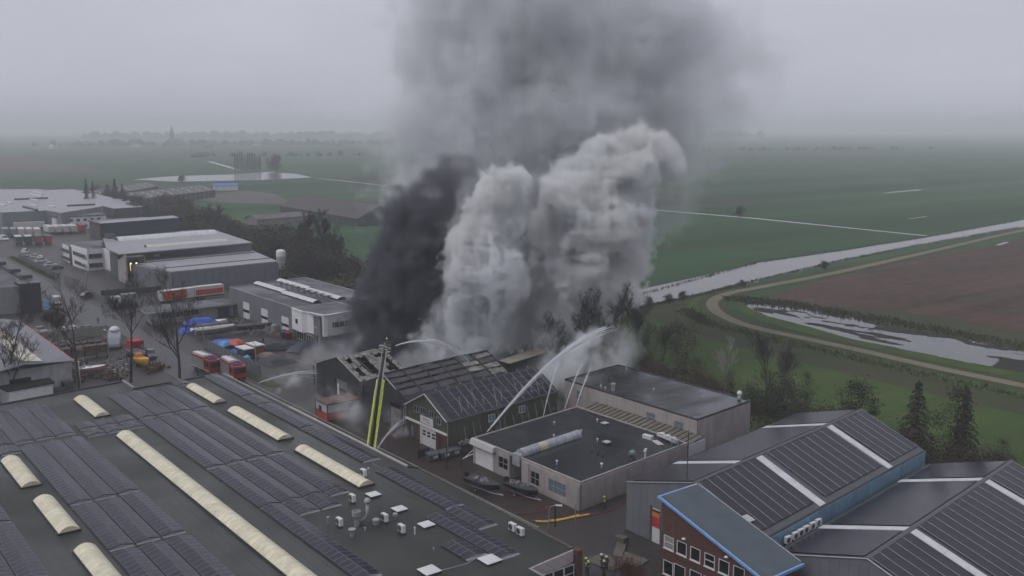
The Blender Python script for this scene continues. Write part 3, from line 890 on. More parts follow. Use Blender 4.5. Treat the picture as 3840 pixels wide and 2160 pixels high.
# tube rooflight, one pane after the other
tb_n = 7
for i in range(tb_n):
    y0_ = 83.0+i*(12.6/tb_n); y1_ = 83.0+(i+1)*(12.6/tb_n)-.06; N = 10
    b = MB()
    x0_ = sk(-104.3, y0_, 82, .12)
    for y_ in (y0_, (y0_+y1_)/2, y1_):
        xc = sk(-104.3, y_)
        b.v += [(xc-math.cos(math.pi*q/N)*.78, y_, 3.86+.95*math.sin(math.pi*q/N)**.8) for q in range(N+1)]
    for r__ in range(2):
        for q in range(N): b.f.append([r__*(N+1)+q, (r__+1)*(N+1)+q, (r__+1)*(N+1)+q+1, r__*(N+1)+q+1][::-1]); b.m.append(0)
    wpart(fu, 'tube_pane', b, mat('yellowed_tube_pane', (.46,.43,.32), .4) if i == 2 else mat('grey_tube_pane', (.30,.31,.34), .42, nscale=1.5, namt=.3, rnd=.1), smooth=True, label='yellowed pane of the tube rooflight' if i == 2 else None)
for y_ in (82.9, 95.62):
    xc = sk(-104.3, y_); b = MB()
    pts = [(xc-math.cos(math.pi*q/10)*.78, y_, 3.86+.95*math.sin(math.pi*q/10)**.8) for q in range(11)]
    b.add(pts, [list(range(11))]); wpart(fu, 'tube_end', b, mat('grey_tube_pane', (.3,.31,.34)))
wpart(fu, 'tube_front', MB().box(-105.2,82.25,2.5,-103.5,82.9,4.2), mat('grey_tube_pane', (.3,.31,.34)))
def flat_item(name, label, cat, x, y, z, mb, m, group, smooth=False, rz=0):
    return solo(name, mb, m, (x,y,z), rz, label, cat, group, smooth=smooth)
for l, x, y, s in (('small square pale roof hatch nearest the ribbed canopy',-107.7,102.7,.95),('small square pale roof hatch in the middle of the dark roof',-100.7,96.5,.95)):
    q = s/2; hh = thing('roof_hatch', l, 'roof hatch', (x,y,3.83), 0, 'hatches on the dark flat roof')
    lpart(hh, 'curb', MB().box(-q,-q,0,q,q,.25), M_darktrim); lpart(hh, 'cover', MB().box(-q-.04,-q-.04,.25,q+.04,q+.04,.33), mat('greyed_cover', (.42,.42,.40), .5))
vp = [(.05,0),(.05,.32),(.14,.34),(.15,.42),(.06,.5)]
for i, (x, y) in enumerate([(-112.6,96.4),(-107.6,92.1),(-109.4,102.7),(-102.2,96.0),(-106.8,96.9),(-97.4,92.6),(-98.6,92.8),(-100.0,92.9),(-93.6,88.8),(-98.3,84.7)]):
    l = ['mushroom vent at the left of the dark roof','mushroom vent just left of the tube rooflight','mushroom vent beside the far hatch','mushroom vent left of the middle hatch','mushroom vent at the far end of the tube rooflight','dark stub vent, right one of three in a row','dark stub vent, middle one of three in a row','dark stub vent, left one of three in a row','pale hooded vent near the right roof edge','thin white vent pipe near the front roof edge'][i]
    flat_item('roof_vent', l, 'roof vent', x, y, 3.83, MB().lathe([(p*(1.6 if i == 8 else 1.2), z*(1.4 if i >= 8 else 1.1)) for p, z in vp], 8), M_darktrim if 5 <= i <= 7 else M_whitem, 'vents on the dark flat roof')
gu = thing('roof_fan', 'green topped roof fan on dark legs at the right edge of the dark roof', 'roof fan', (-92.9,94.0,3.83), 0)
lpart(gu, 'hood', MB().lathe([(.42,1.0),(.5,1.02),(.5,1.35),(.3,1.55),(.1,1.6)], 10), mat('faded_green', (.12,.20,.17), .6))
lpart(gu, 'motor', MB().lathe([(.3,.45),(.34,.5),(.34,.98)], 10), M_darktrim)
for dx, dy in ((-.3,-.3),(.3,-.3),(.3,.3),(-.3,.3)): lpart(gu, 'leg', MB().box(dx-.05,dy-.05,0,dx+.05,dy+.05,.5), M_darktrim)
for x, y in ((-92.6,96.2),(-93.1,96.9)): flat_item('roof_vent', ('nearer' if y < 96.5 else 'farther')+' slim white pipe beside the green topped fan', 'roof vent', x, y, 3.83, MB().lathe([(.07,0),(.07,.9),(.2,.95),(.2,1.15),(.1,1.2)], 8), M_whitem, 'pipes beside the green fan')
wb = MB(); wb.box(-.8,-.35,0,.8,.35,.55)
flat_item('roof_unit', 'white rooftop unit beside the ribbed canopy, left and smaller', 'roof unit', -98.6,103.0,3.83, wb, M_whitem, 'white units by the canopy', rz=.12)
ru = thing('roof_unit', 'long white rooftop duct unit under the ribbed canopy edge', 'roof unit', (-96.0,104.6,3.83), -.1, 'white units by the canopy')
lpart(ru, 'duct', MB().box(-2.2,-.3,.25,2.0,.3,.7), M_whitem)
for k in range(3): lpart(ru, 'duct_box', MB().box(-1.6+k*1.3,-.38,.7,-.9+k*1.3,.25,.9), M_whitem)
for k in range(3): lpart(ru, 'leg', MB().box(-1.8+k*1.7,-.06,0,-1.7+k*1.7,.06,.25), M_darktrim)
flat_item('roof_board', 'pinkish white board lying flat on the dark roof by the duct unit', 'board', -96.3,102.7,3.84, MB().box(-1.1,-.45,0,1.1,.45,.06), mat('pinkish_board', (.50,.43,.43), .6), None, rz=-.35)
tf = MB()
for x_ in (-.7,.5): tf.box(x_,-.05,0,x_+.08,.05,1.1)
tf.box(-.8,-.3,1.0,.7,.3,1.08); tf.box(-.8,-.35,.5,.7,-.3,.56)
flat_item('roof_frame', 'small metal frame with a tray at the right end of the canopy', 'frame', -93.6,103.6,3.83, tf, M_alu, None)
# ---- ribbed canopy between the two concrete units
can = thing('ribbed_canopy', 'tan ribbed canopy roofing the passage between the two concrete units', 'canopy', (-117.8,106,0))
nC = 22
for i in range(nC):
    xa = -117.7+24.4*i/nC; xb = -117.7+24.4*(i+1)/nC-.06
    m_ = mat('tan_canopy_sheet', (.125,.115,.088), .7, nscale=1.5, namt=.2, rnd=.12)
    q = [(xa,106.15,3.55),(xb,106.15,3.55),(xb-.46,110.1,3.95),(xa-.46,110.1,3.95)]
    wpart(can, 'canopy_sheet', MB().slab(q, .05), m_)
    wpart(can, 'rib', MB().slab([(xb-.02,106.15,3.66),(xb+.08,106.15,3.66),(xb-.38,110.1,4.06),(xb-.48,110.1,4.06)], .12), mat('tan_rib', (.06,.058,.05), .6))
wpart(can, 'end_wall', MB().prism([(-93.35,106.0),(-93.2,106.0),(-93.6,110.2),(-93.75,110.2)], 0, 3.6), mat('white_end_wall', (.55,.55,.56), .6))
# ================================================================ back concrete unit
bu = thing('concrete_hall', 'taller concrete panel hall with a puddled dark roof behind the low unit', 'building', (-126,110.4,0))
b = MB(); b.prism([(-126.1,110.5),(-95.5,110.5),(-97.2,125.2),(-127.9,125.2)], 0, 6.1); wpart(bu, 'wall', b, M_conc2)
b = MB(); b.prism([(-126,110.7),(-95.8,110.7),(-97.4,125.1),(-127.7,125.1)], 6.103, 6.14); wpart(bu, 'roof', b, M_felt3)
parapet(bu, [(-126.2,110.4),(-95.4,110.4),(-97.1,125.3),(-128,125.3)], 5.95, 6.25, .2, M_darktrim)
bh = [(-106.1,-104.1,3.4,4.95),(-100.05,-98.15,3.4,4.95),(-122.95,-121.85,3.3,4.85)]
wall_panels(bu, '-y', -126.1, -95.45, 0, 5.94, 110.5, 6.1, M_concrete, .12, .06, 1, holes=bh)
for h in bh: window(bu, '-y', h[0]+.03,h[1]-.03,h[2]+.02,h[3]-.02, 110.47, 2, 2, M_frameg, M_glassb)
skewed_side(bu, (-95.5,110.6), (-97.2,125.2), 0, 5.94, 3, M_concrete, .12, .05, rows=2)
for i, (x, y, s, l) in enumerate([(-124.0,123.5,.8,'small white vent at the far corner'),(-122.3,112.0,.8,'white vent at the left front corner'),(-117.8,111.3,.9,'white vent behind the tall cowl, left one'),(-116.5,111.1,.8,'white vent behind the tall cowl, right one'),(-111.1,117.2,.7,'tiny white vent in the middle'),(-116.4,118.5,1.1,'dark pipe vent beyond the middle'),(-122.5,117.7,1.0,'dark stub vent on the left half')]):
    flat_item('roof_vent', l+' of the puddled roof', 'roof vent', x, y, 6.14, MB().lathe([(p*1.3*s, z*1.4*s) for p, z in vp], 8), M_darktrim if i > 4 else M_whitem, 'vents on the puddled roof')
flat_item('roof_cowl', 'tall grey cowl with a pale cap near the front edge of the puddled roof', 'roof cowl', -115.4,111.9,6.14, MB().lathe([(.32,0),(.32,1.0),(.45,1.05),(.45,1.25),(.15,1.35)], 10), M_galv, None)
flat_item('roof_cowl', 'white domed turbine vent at the right back corner of the puddled roof', 'roof cowl', -98.7,124.3,6.14, MB().lathe([(.3,0),(.3,.45),(.25,.7),(.42,.9),(.45,1.1),(.3,1.4),(.1,1.5)], 12), M_whitem, None, smooth=True)

# ================================================================ green gabled workshop with solar roof
gw = thing('green_workshop', 'dark green gabled workshop with white sectional door and solar panels on its roof', 'building', (-131.8,81.1,0))
GX0, GX1, GY0, GY1, GE, GR, GRX = -131.8, -119.9, 81.1, 106.0, 5.55, 8.55, -125.85
def gx(x, y): return sk(x, y, 81.1)
b = MB()
prof = lambda y: [(gx(GX0,y),y,0),(gx(GX1,y),y,0),(gx(GX1,y),y,GE),(gx(GRX,y),y,GR),(gx(GX0,y),y,GE)]
b.loft([prof(GY1), prof(GY0+.1)], 0); wpart(gw, 'wall', b, M_greyd)
def gtop(x): return GR-(abs(x-GRX))*(GR-GE)/(GX1-GRX)-.02
# brick plinth and boarded upper wall
gh = [(-127.4,-123.2,0,3.15),(-131.2,-128.9,0,2.9),(-122.6,-121.6,0,2.3)]
wall_panels(gw, '-y', GX0, GX1, 0, 3.2, GY0+.1, 1.0, M_brick, .1, .0, 1, name='brick_wall', holes=gh)
up_h = [(-129.5,-127.9,5.0-1.0,6.05-.6),(-127.65,-126.15,4.9,5.95),(-125.05,-123.85,4.9,5.95)]
wins = [(-130.15,-129.0,4.15,5.25),(-128.0,-126.7,4.75,5.9),(-125.9,-124.6,4.75,5.9),(-123.7,-122.4,4.15,5.25)]
wins = [(-129.5,-128.1,4.9,6.0),(-127.65,-126.25,4.95,6.1),(-125.05,-123.75,4.95,6.1),(-123.1,-121.85,4.3,5.6)]
n_ = 30
for i in range(n_):
    xa = GX0+(GX1-GX0)*i/n_+.015; xb = GX0+(GX1-GX0)*(i+1)/n_-.015
    segs = [(3.42, None)]
    hits = [h for h in wins if h[0] < xb and h[1] > xa]
    b = MB()
    def pc(z0_, z1f):
        za, zb = (z1f, z1f) if z1f else (gtop(xa), gtop(xb))
        b.add([(xa,GY0,z0_),(xb,GY0,z0_),(xb,GY0,zb),(xa,GY0,za),(xa,GY0+.1,z0_),(xb,GY0+.1,z0_),(xb,GY0+.1,zb),(xa,GY0+.1,za)],[(0,1,2,3),(4,7,6,5),(0,4,5,1),(3,2,6,7),(0,3,7,4),(1,5,6,2)])
    if hits: pc(3.42, hits[0][2]); pc(hits[0][3], None)
    else: pc(3.42, None)
    wpart(gw, 'cladding_board', b, M_green)
for h in wins: window(gw, '-y', h[0],h[1],h[2],h[3], GY0+.07, 2, 1, M_frameg, M_glass, fw=.09)
wpart(gw, 'fascia_band', MB().box(GX0-.05,GY0-.25,3.16,GX1+.02,GY0+.06,3.46), M_white)
# sectional door with six small lights
sd_ = wpart(gw, 'sectional_door', MB().box(-127.3,GY0+.01,.02,-123.3,GY0+.07,3.12), M_white)
for k in range(6): wpart(gw, 'door_section', MB().box(-127.28,GY0-.02,.04+.515*k,-123.32,GY0+.008,.515*(k+1)), M_white, sd_)
for i in range(3):
    for j in range(2): wpart(gw, 'door_light', MB().box(-127.0+i*1.35,GY0-.035,1.62+j*.52,-126.1+i*1.35,GY0-.022,1.94+j*.52), M_glass, sd_)
wpart(gw, 'door_frame', MB().box(-127.75,GY0-.04,0,-127.38,GY0+.06,3.15), M_white)
dd = wpart(gw, 'entrance_door', MB().box(-131.1,GY0+.02,0,-128.95,GY0+.07,2.85), M_darktrim)
for x_ in (-130.3,-129.95): wpart(gw, 'door_handle', MB().box(x_,GY0-.02,.5,x_+.07,GY0+.015,2.4), M_white, dd)
wpart(gw, 'side_door', MB().box(-122.55,GY0+.02,0,-121.65,GY0+.07,2.25), M_darktrim)
# sign: white board, a mark and two lines of dark script too small to read
sg = wpart(gw, 'sign_board', MB().box(-127.5,GY0-.12,3.62,-123.85,GY0-.02,4.76), M_white)
M_ink = mat('sign_ink', (.05,.06,.09), .6)
sb = MB(); rs_ = random.Random(5)
def stroke(x, z, pts, wd=.05):
    for (p, q) in zip(pts, pts[1:]):
        a = Vector((x+p[0],0,z+p[1])); c = Vector((x+q[0],0,z+q[1])); d = (c-a).normalized(); u = Vector((-d.z,0,d.x))*wd/2
        sb.add([(a.x-u.x,GY0-.128,a.z-u.z),(c.x-u.x,GY0-.128,c.z-u.z),(c.x+u.x,GY0-.128,c.z+u.z),(a.x+u.x,GY0-.128,a.z+u.z)],[(0,1,2,3)])
# lettering in strokes: "v. d. Meer" cannot be made out for certain, so the blurred word shapes are followed
x = -127.2
for ch_ in ([(0,.0),(0,.26),(.1,.3)],[(0,.26),(.16,.26),(.08,.0)]): stroke(x, 4.2, ch_, .06); x += .2
stroke(-126.62, 3.72, [(0,0),(.0,.75),(.28,.82),(.3,.55),(.02,.5)], .07)
x = -126.2
for k in range(7):
    h_ = rs_.choice((.16,.26,.2)); stroke(x, 4.28-k*.012, [(0,0),(.02,h_),(.12,h_),(.14,0)], .05); x += .2
x = -126.1
for k in range(9):
    h_ = rs_.choice((.10,.15)); stroke(x, 3.95-k*.01, [(0,0),(.0,h_),(.11,h_),(.11,0)], .04); x += .19
wpart(gw, 'sign_lettering', sb, M_ink, sg)
tree_b = MB()
# side wall boards
def side_boards(root, xf, y0, y1, n, z0, z1, m, name='cladding_board', th=.06, hol=None):
    for i in range(n):
        ya = y0+(y1-y0)*i/n; yb = y0+(y1-y0)*(i+1)/n-.04
        b_ = MB(); b_.prism([(xf(ya),ya),(xf(yb),yb),(xf(yb)+th,yb),(xf(ya)+th,ya)], z0, z1); wpart(root, name, b_, m)
side_boards(gw, lambda y: gx(GX1,y), GY0+.1, GY1, 36, 0, GE-.12, M_green)
for yy in (89.6, 96.5): window(gw, '+x', yy, yy+1.3, 3.5, 4.7, gx(GX1,yy)+.07, 2, 1, M_frame, M_glassb)
# roof slopes
def gslope(side, y0, y1, ov=.25, lift=.06, th=.08, zoff=0):
    xe = GX1+ov if side > 0 else GX0-ov
    ze = GE-(GR-GE)/(GX1-GRX)*ov
    q = [(gx(GRX,y0),y0,GR+lift),(gx(xe,y0),y0,ze+lift),(gx(xe,y1),y1,ze+lift),(gx(GRX,y1),y1,GR+lift)]
    return q
wpart(gw, 'roof', MB().slab(gslope(1,GY0-.3,GY1), .09), mat('dark_roof_sheet', (.035,.035,.04), .5))
wpart(gw, 'roof', MB().slab(gslope(-1,GY0-.3,GY1), .09), mat('dark_roof_sheet', (.035,.035,.04), .5))
for s_, xe in ((1,GX1+.25),(-1,GX0-.25)):
    ze = GE-(GR-GE)/(GX1-GRX)*.25
    b = MB(); b.tube([(GRX,GY0-.34,GR+.0),(xe,GY0-.34,ze+.0)], .11, 4); wpart(gw, 'verge_board', b, mat('verge_white', (.42,.42,.42), .5))
b = MB(); b.tube([(gx(GX1+.3,GY0-.2),GY0-.2,GE-.15),(gx(GX1+.3,GY1),GY1,GE-.15)], .1, 6); wpart(gw, 'gutter', b, M_darktrim)
wpart(gw, 'downpipe', MB().tube([(GX1+.15,GY0-.1,GE-.1),(GX1+.15,GY0-.1,0)], .06, 6), M_trim)
wpart(gw, 'downpipe', MB().tube([(GX0-.1,GY0-.1,GE-.1),(GX0-.1,GY0-.1,0)], .06, 6), M_trim)
# roof panels laid parallel to the slope, five deep, with pale rails running down the slope
sl_v = Vector((GX1+.2-GRX, 0, (GE-GR)*(GX1+.2-GRX)/(GX1-GRX))); SLn = sl_v.length; sl_v.normalize()
cols_ = 13; cw = (GY1-1.0-(GY0+.7))/cols_; rows_ = 5; rh = (SLn-.5)/rows_
for i in range(cols_):
    for j in range(rows_):
        y0_ = GY0+.7+i*cw+.06; y1_ = GY0+.7+(i+1)*cw-.06
        a_ = Vector((GRX,0,GR+.12))+sl_v*(.3+j*rh+.04); c_ = Vector((GRX,0,GR+.12))+sl_v*(.3+(j+1)*rh-.04)
        q = [(gx(a_.x,y0_),y0_,a_.z),(gx(c_.x,y0_),y0_,c_.z),(gx(c_.x,y1_),y1_,c_.z),(gx(a_.x,y1_),y1_,a_.z)]
        wpart(gw, 'solar_panel', MB().slab(q, .04), M_pv)
for i in range(1, cols_+1):
    y_ = GY0+.7+i*cw
    a_ = Vector((GRX,0,GR+.17))+sl_v*.15; c_ = Vector((GRX,0,GR+.17))+sl_v*(SLn-.1)
    wpart(gw, 'panel_rail', MB().tube([(gx(a_.x,y_),y_,a_.z),(gx(c_.x,y_),y_,c_.z)], .04, 4), mat('dull_rail', (.20,.20,.22), .5, .3))
for j in range(1, rows_):
    a_ = Vector((GRX,0,GR+.15))+sl_v*(.3+j*rh)
    wpart(gw, 'panel_joint', MB().tube([(gx(a_.x,GY0+.7),GY0+.7,a_.z),(gx(a_.x,GY1-1),GY1-1,a_.z)], .025, 4), mat('faint_joint', (.10,.10,.11), .5, .3))
for i in range(9):
    y_ = GY0+2+i*2.6
    wpart(gw, 'ridge_bracket', MB().tube([(gx(GRX-.2,y_),y_,GR+.05),(gx(GRX-.1,y_),y_,GR+.45),(gx(GRX+.25,y_),y_,GR+.3)], .05, 4), M_trim)

# ================================================================ the two burnt halls
def burnt_hall(label, X0, X1, RX, E_, RZ, Y1, doors):
    root = thing('burnt_hall', label, 'building', (X0,81.7,0), 0, 'burnt out gabled halls')
    Y0 = 81.7
    n = 16
    fx = lambda x, y: sk(x, y, 81.7)
    tp = lambda x: RZ-abs(x-RX)*(RZ-E_)/((X1-RX) if x > RX else (RX-X0))
    for i in range(n):
        xa = X0+(X1-X0)*i/n+.01; xb = X0+(X1-X0)*(i+1)/n-.01
        b_ = MB()
        z0a = 0
        for d in doors:
            if d[0] < (xa+xb)/2 < d[1]: z0a = d[2]
        xm = None
        b_.add([(xa,Y0,z0a),(xb,Y0,z0a),(xb,Y0,tp(xb)),(xa,Y0,tp(xa)),(xa,Y0+.12,z0a),(xb,Y0+.12,z0a),(xb,Y0+.12,tp(xb)),(xa,Y0+.12,tp(xa))],[(0,1,2,3),(4,7,6,5),(0,4,5,1),(3,2,6,7),(0,3,7,4),(1,5,6,2)])
        wpart(root, 'gable_panel', b_, M_char)
    for y_ in (Y1,):
        b_ = MB(); b_.add([(fx(X0,y_),y_,0),(fx(X1,y_),y_,0),(fx(X1,y_),y_,E_),(fx(RX,y_),y_,RZ),(fx(X0,y_),y_,E_)],[(0,1,2,3,4)]); b_.add([(fx(X0,y_),y_-.1,0),(fx(X1,y_),y_-.1,0),(fx(X1,y_),y_-.1,E_),(fx(RX,y_),y_-.1,RZ),(fx(X0,y_),y_-.1,E_)],[(4,3,2,1,0)])
        wpart(root, 'back_wall', b_, M_char)
    for x_ in (X0, X1):
        q = MB(); q.prism([(fx(x_,Y0+.2)-.08,Y0+.2),(fx(x_,Y0+.2)+.08,Y0+.2),(fx(x_,Y1)+.08,Y1),(fx(x_,Y1)-.08,Y1)], 0, E_-.1); wpart(root, 'side_wall', q, M_char)
    # frames
    nF = max(3, round((Y1-Y0)/4.2))
    for i in range(nF+1):
        y_ = Y0+.4+(Y1-Y0-.8)*i/nF
        wpart(root, 'rafter', MB().tube([(fx(X0,y_),y_,E_-.12),(fx(RX,y_),y_,RZ-.12),(fx(X1,y_),y_,E_-.12)], .14, 4), M_steel)
    for k in range(7):
        x_ = X0+(X1-X0)*(k+.0)/6; 
        wpart(root, 'purlin', MB().tube([(fx(x_,Y0+.2),Y0+.2,tp(x_)-.06),(fx(x_,Y1),Y1,tp(x_)-.06)], .09, 4), M_steel)
    return root, fx, tp, Y0
bh1, fx1, tp1, BY = burnt_hall('burnt charcoal hall with tattered pale roof sheets, left of the ladder', -165.0,-147.6,-156.4,5.85,8.7, 92.0, [(-157.6,-152.6,4.6)])
bh2, fx2, tp2, _ = burnt_hall('blackened hall with warped roof sheets between dark purlins, right of the ladder', -147.4,-132.6,-140.0,5.7,8.75, 106.0, [(-138.6,-134.6,4.4)])
rr_ = random.Random(21)
def sheet(root, fx, tp, x0, x1, y0, y1, m, lift=.05, warp=.25, nx=4, ny=3, jag=.0, name='roof_sheet', ragged_=0):
    b_ = MB(); g = []
    for i in range(nx+1):
        for j in range(ny+1):
            x = x0+(x1-x0)*i/nx; y = y0+(y1-y0)*j/ny
            if i in (0, nx): x += rr_.uniform(-1,1)*ragged_
            if j in (0, ny): y += rr_.uniform(-1,1)*ragged_*.4
            b_.v.append((fx(x,y), y, tp(x)+lift+rr_.uniform(-.2,1)*warp*.3))
    for i in range(nx):
        for j in range(ny):
            a = i*(ny+1)+j; f = [a,a+ny+1,a+ny+2,a+1]; b_.f.append(f); b_.m.append(0)
    n0 = len(b_.v); b_.v += [(p[0],p[1],p[2]-.05) for p in b_.v]
    b_.f += [[q+n0 for q in f[::-1]] for f in b_.f]; b_.m += [0]*(len(b_.f)-len(b_.m))
    return wpart(root, name, b_, m)
# left hall: right slope of tattered sheets with two open strips, left slope intact dark
ys = BY-.15
open_ = {3,4,8}
for i in range(10):
    y0_ = BY-.15+i*1.03; y1_ = y0_+1.0
    for j in range(6):
        x0_ = -156.4+8.9*j/6; x1_ = -156.4+8.9*(j+1)/6
        if i in open_ and 0 < j < 5: continue
        if rr_.random() < .10 and i > 0: continue
        sheet(bh1, fx1, tp1, x0_+rr_.uniform(-.1,.1), x1_+rr_.uniform(-.15,.25), y0_, y1_, M_burnt, .03+rr_.random()*.10, .55, ragged_=.22)
sheet(bh1, fx1, tp1, -165.1, -156.5, BY-.15, 92.0, M_burnt2, .04, .05, 3, 4, name='left_roof_slope')
wpart(bh1, 'verge_board', MB().tube([(-156.4,BY-.2,8.85),(-147.5,BY-.2,5.95)], .13, 4), mat('soot_streaked_white', (.40,.38,.36), .6, nscale=2, col2=(.12,.11,.1)))
wpart(bh1, 'roller_door', MB().box(-157.4,BY+.2,0,-152.7,BY+.3,4.5), mat('sooty_roller_door', (.17,.16,.15), .7, nscale=.6, namt=.35))
wpart(bh1, 'door_stripe', MB().box(-157.3,BY+.12,2.4,-152.8,BY+.19,3.0), M_char)
# right hall: sheets between dark lines, lower band black, left slope gone near the ridge
ny_ = 6
for i in range(ny_):
    y0_ = BY+.2+i*(24.0/ny_); y1_ = y0_+24.0/ny_-.2
    for j in range(5):
        x0_ = -140.0+7.6*j/5+.06; x1_ = -140.0+7.6*(j+1)/5-.07
        if j == 4: m_ = M_char
        elif i < 4 or rr_.random() < .4: m_ = M_burnt2
        else: m_ = M_burnt
        sheet(bh2, fx2, tp2, x0_, x1_, y0_, y1_, m_, .03, .22, 3, 5, ragged_=.13)
for i in range(1, ny_):
    y_ = BY+.12+i*(24.0/ny_)
    wpart(bh2, 'rafter', MB().tube([(fx2(-139.9,y_),y_,tp2(-139.9)+.22),(fx2(-134.2,y_+.15),y_+.15,tp2(-134.2)+.18)], .13, 4), M_steel)
for j in range(1, 4):
    x_ = -140.0+7.6*j/5; pts = [(fx2(x_,BY+.2+k*2.0)+rr_.uniform(-.12,.12),BY+.2+k*2.0,tp2(x_)+.2+rr_.uniform(-.08,.08)) for k in range(13)]
    wpart(bh2, 'purlin', MB().tube(pts, [rr_.uniform(.07,.17) for _ in pts], 4), M_steel)
wpart(bh2, 'ridge_beam', MB().tube([(fx2(-140.0,BY+.2+k*2.4),BY+.2+k*2.4,8.95+rr_.uniform(-.1,.1)) for k in range(11)], [rr_.uniform(.12,.26) for _ in range(11)], 5), M_char)
for i in range(ny_):
    y0_ = BY+.2+i*(24.0/ny_)
    for j in range(3):
        if i == 0 or rr_.random() < .5:
            sheet(bh2, fx2, tp2, -147.4+2.4*j, -145.1+2.4*j, y0_, y0_+3.6, M_char, .03, .3, 2, 4, ragged_=.3)
wpart(bh2, 'verge_board', MB().tube([(-140.0,BY-.2,8.9),(-135.6,BY-.2,7.1)], .13, 4), mat('soot_streaked_white', (.4,.38,.36)))
wpart(bh2, 'sooty_door', MB().box(-138.4,BY+.2,0,-134.7,BY+.3,3.6), mat('sooty_roller_door', (.17,.16,.15)))
# molten cladding hanging from the valley
for x_, m_ in ((-147.7,M_burnt2),(-146.9,M_burnt2),(-133.4,M_burnt2),(-132.5,M_burnt)):
    b = MB(); r3 = random.Random(int(-x_*10)); pts = [(x_+r3.uniform(-.2,.2), BY-.25-.1*k, 5.6-.62*k) for k in range(8)]
    b.tube(pts, [.28,.22,.3,.2,.26,.16,.2,.06], 5); wpart(bh1 if x_ < -140 else bh2, 'melted_cladding', b, m_)
# side annexe frames at the very left, wrapped in steam
an = thing('burnt_shelter', 'charred open shelter frame left of the burnt halls, half hidden in steam', 'shelter', (-171,84,0))
for k in range(4):
    wpart(an, 'post', MB().box(-171+1.7*k,84,0,-170.85+1.7*k,84.15,4.2), M_steel)
for z_ in (1.6, 2.8, 4.1): wpart(an, 'beam', MB().box(-171.2,83.95,z_,-165.3,84.2,z_+.18), M_steel)
wpart(an, 'roof_sheet', MB().slab([(-171.4,83.6,4.3),(-165.3,83.6,4.4),(-165.9,88,4.8),(-171.9,88,4.7)], .08), M_burnt)
# ================================================================ grey and blue halls with solar roofs at the right
def shed(root, x0, xr, x1, y0, y1, ze0, zr, ze1, skk=.115):
    f = lambda x, y: sk(x, y, 83.0, skk)
    return f
def solar_hall(label, x0, xr, x1, y0, y1, ze0, zr, ze1, skylines, gaps, nrow_panels, wall_m, base=None, left_z0=0, group=None, right_wall=None, ylim=0):
    root = thing('solar_hall', label, 'building', (x0,y0,0), 0, group)
    f = lambda x, y: sk(x, y, 83.0, .118)
    pr = lambda y: [(f(x0,y),y,0),(f(x1,y),y,0),(f(x1,y),y,ze1),(f(xr,y),y,zr),(f(x0,y),y,ze0)]
    wpart(root, 'wall', MB().loft([pr(y1), pr(y0+.12)]), M_greyd)
    for side in (0, 1):
        xa, xb = (xr, x1) if side else (xr, x0)
        za, zb = (zr, ze1) if side else (zr, ze0)
        q = [(f(xa,y0),y0,za+.02),(f(xb,y0),y0,zb+.02),(f(xb,y1),y1,zb+.02),(f(xa,y1),y1,za+.02)]
        wpart(root, 'roof', MB().slab(q, .12), mat('slate_grey_roof', (.055,.056,.062), .4, nscale=.5, namt=.15))
        d = Vector((xb-xa,0,zb-za)); L_ = d.length; d.normalize()
        def pt(s, y, up=0):
            n_ = Vector((-d.z,0,d.x)); n_ = n_ if n_.z > 0 else -n_
            p = Vector((xa,0,za))+d*s+n_*up; return (f(p.x,y), y, p.z)
        # translucent strips running down the slope
        for (ya, yb) in skylines[side]:
            k = 3
            for i in range(k):
                s0 = .35+(L_-.5)*i/k; s1 = .35+(L_-.5)*(i+1)/k-.04
                wpart(root, 'rooflight_strip', MB().slab([pt(s0,ya,.09),pt(s1,ya,.09),pt(s1,yb,.09),pt(s0,yb,.09)], .05), M_rooflight)
        # panels
        ph = 1.02; cnt = 0; rest = MB()
        for (ya, yb) in (gaps if side else [(skylines[0][0][1]+.3,skylines[0][1][0]-.3),(y0+.5,skylines[0][0][0]-.3),(skylines[0][1][1]+.3,y1-.4)]):
            nx_ = int((yb-ya)/1.72); ns = int((L_-.75)/ph)
            w1 = (yb-ya)/nx_
            for i in range(nx_):
                for j in range(ns):
                    s0 = .45+j*ph; s1 = s0+ph-.03; y0_ = ya+i*w1+.012; y1_ = ya+(i+1)*w1-.012
                    cnt += 1
                    q = [pt(s0,y0_,.14),pt(s1,y0_,.14),pt(s1,y1_,.14),pt(s0,y1_,.14)]
                    if not side or cnt <= 300:
                        wpart(root, 'solar_panel', MB().slab(q, .05), M_pv2) if (side or cnt <= ylim) else rest.slab(q, .05)
                    else: rest.slab(q, .05)
            if side:
                for i in range(nx_+1):
                    y_ = ya+i*w1
                    if i % 1 == 0: rails.append((root, [pt(.3,y_,.20),pt(.45+ns*ph,y_,.20)]))
        if rest.v: wpart(root, 'far_solar_panels', rest, M_pv2, kind='stuff')
        wpart(root, 'eaves_gutter', MB().tube([pt(L_-.02,y0,.0),pt(L_-.02,y1,.0)], .12, 4), M_darktrim)
    wpart(root, 'ridge_cap', MB().add([(f(xr-.3,y0),y0,zr+.02),(f(xr,y0),y0,zr+.22),(f(xr+.3,y0),y0,zr+.02),(f(xr-.3,y1),y1,zr+.02),(f(xr,y1),y1,zr+.22),(f(xr+.3,y1),y1,zr+.02)],[(0,1,4,3),(1,2,5,4),(0,2,1),(3,4,5)]), mat('ridge_metal', (.11,.11,.12), .45, .3))
    return root, f
rails = []
M_pv2 = mat('roof_solar_glass', (.012,.010,.020), .24, spec=.36, nscale=.4, namt=.2, rnd=.10, coords='World')
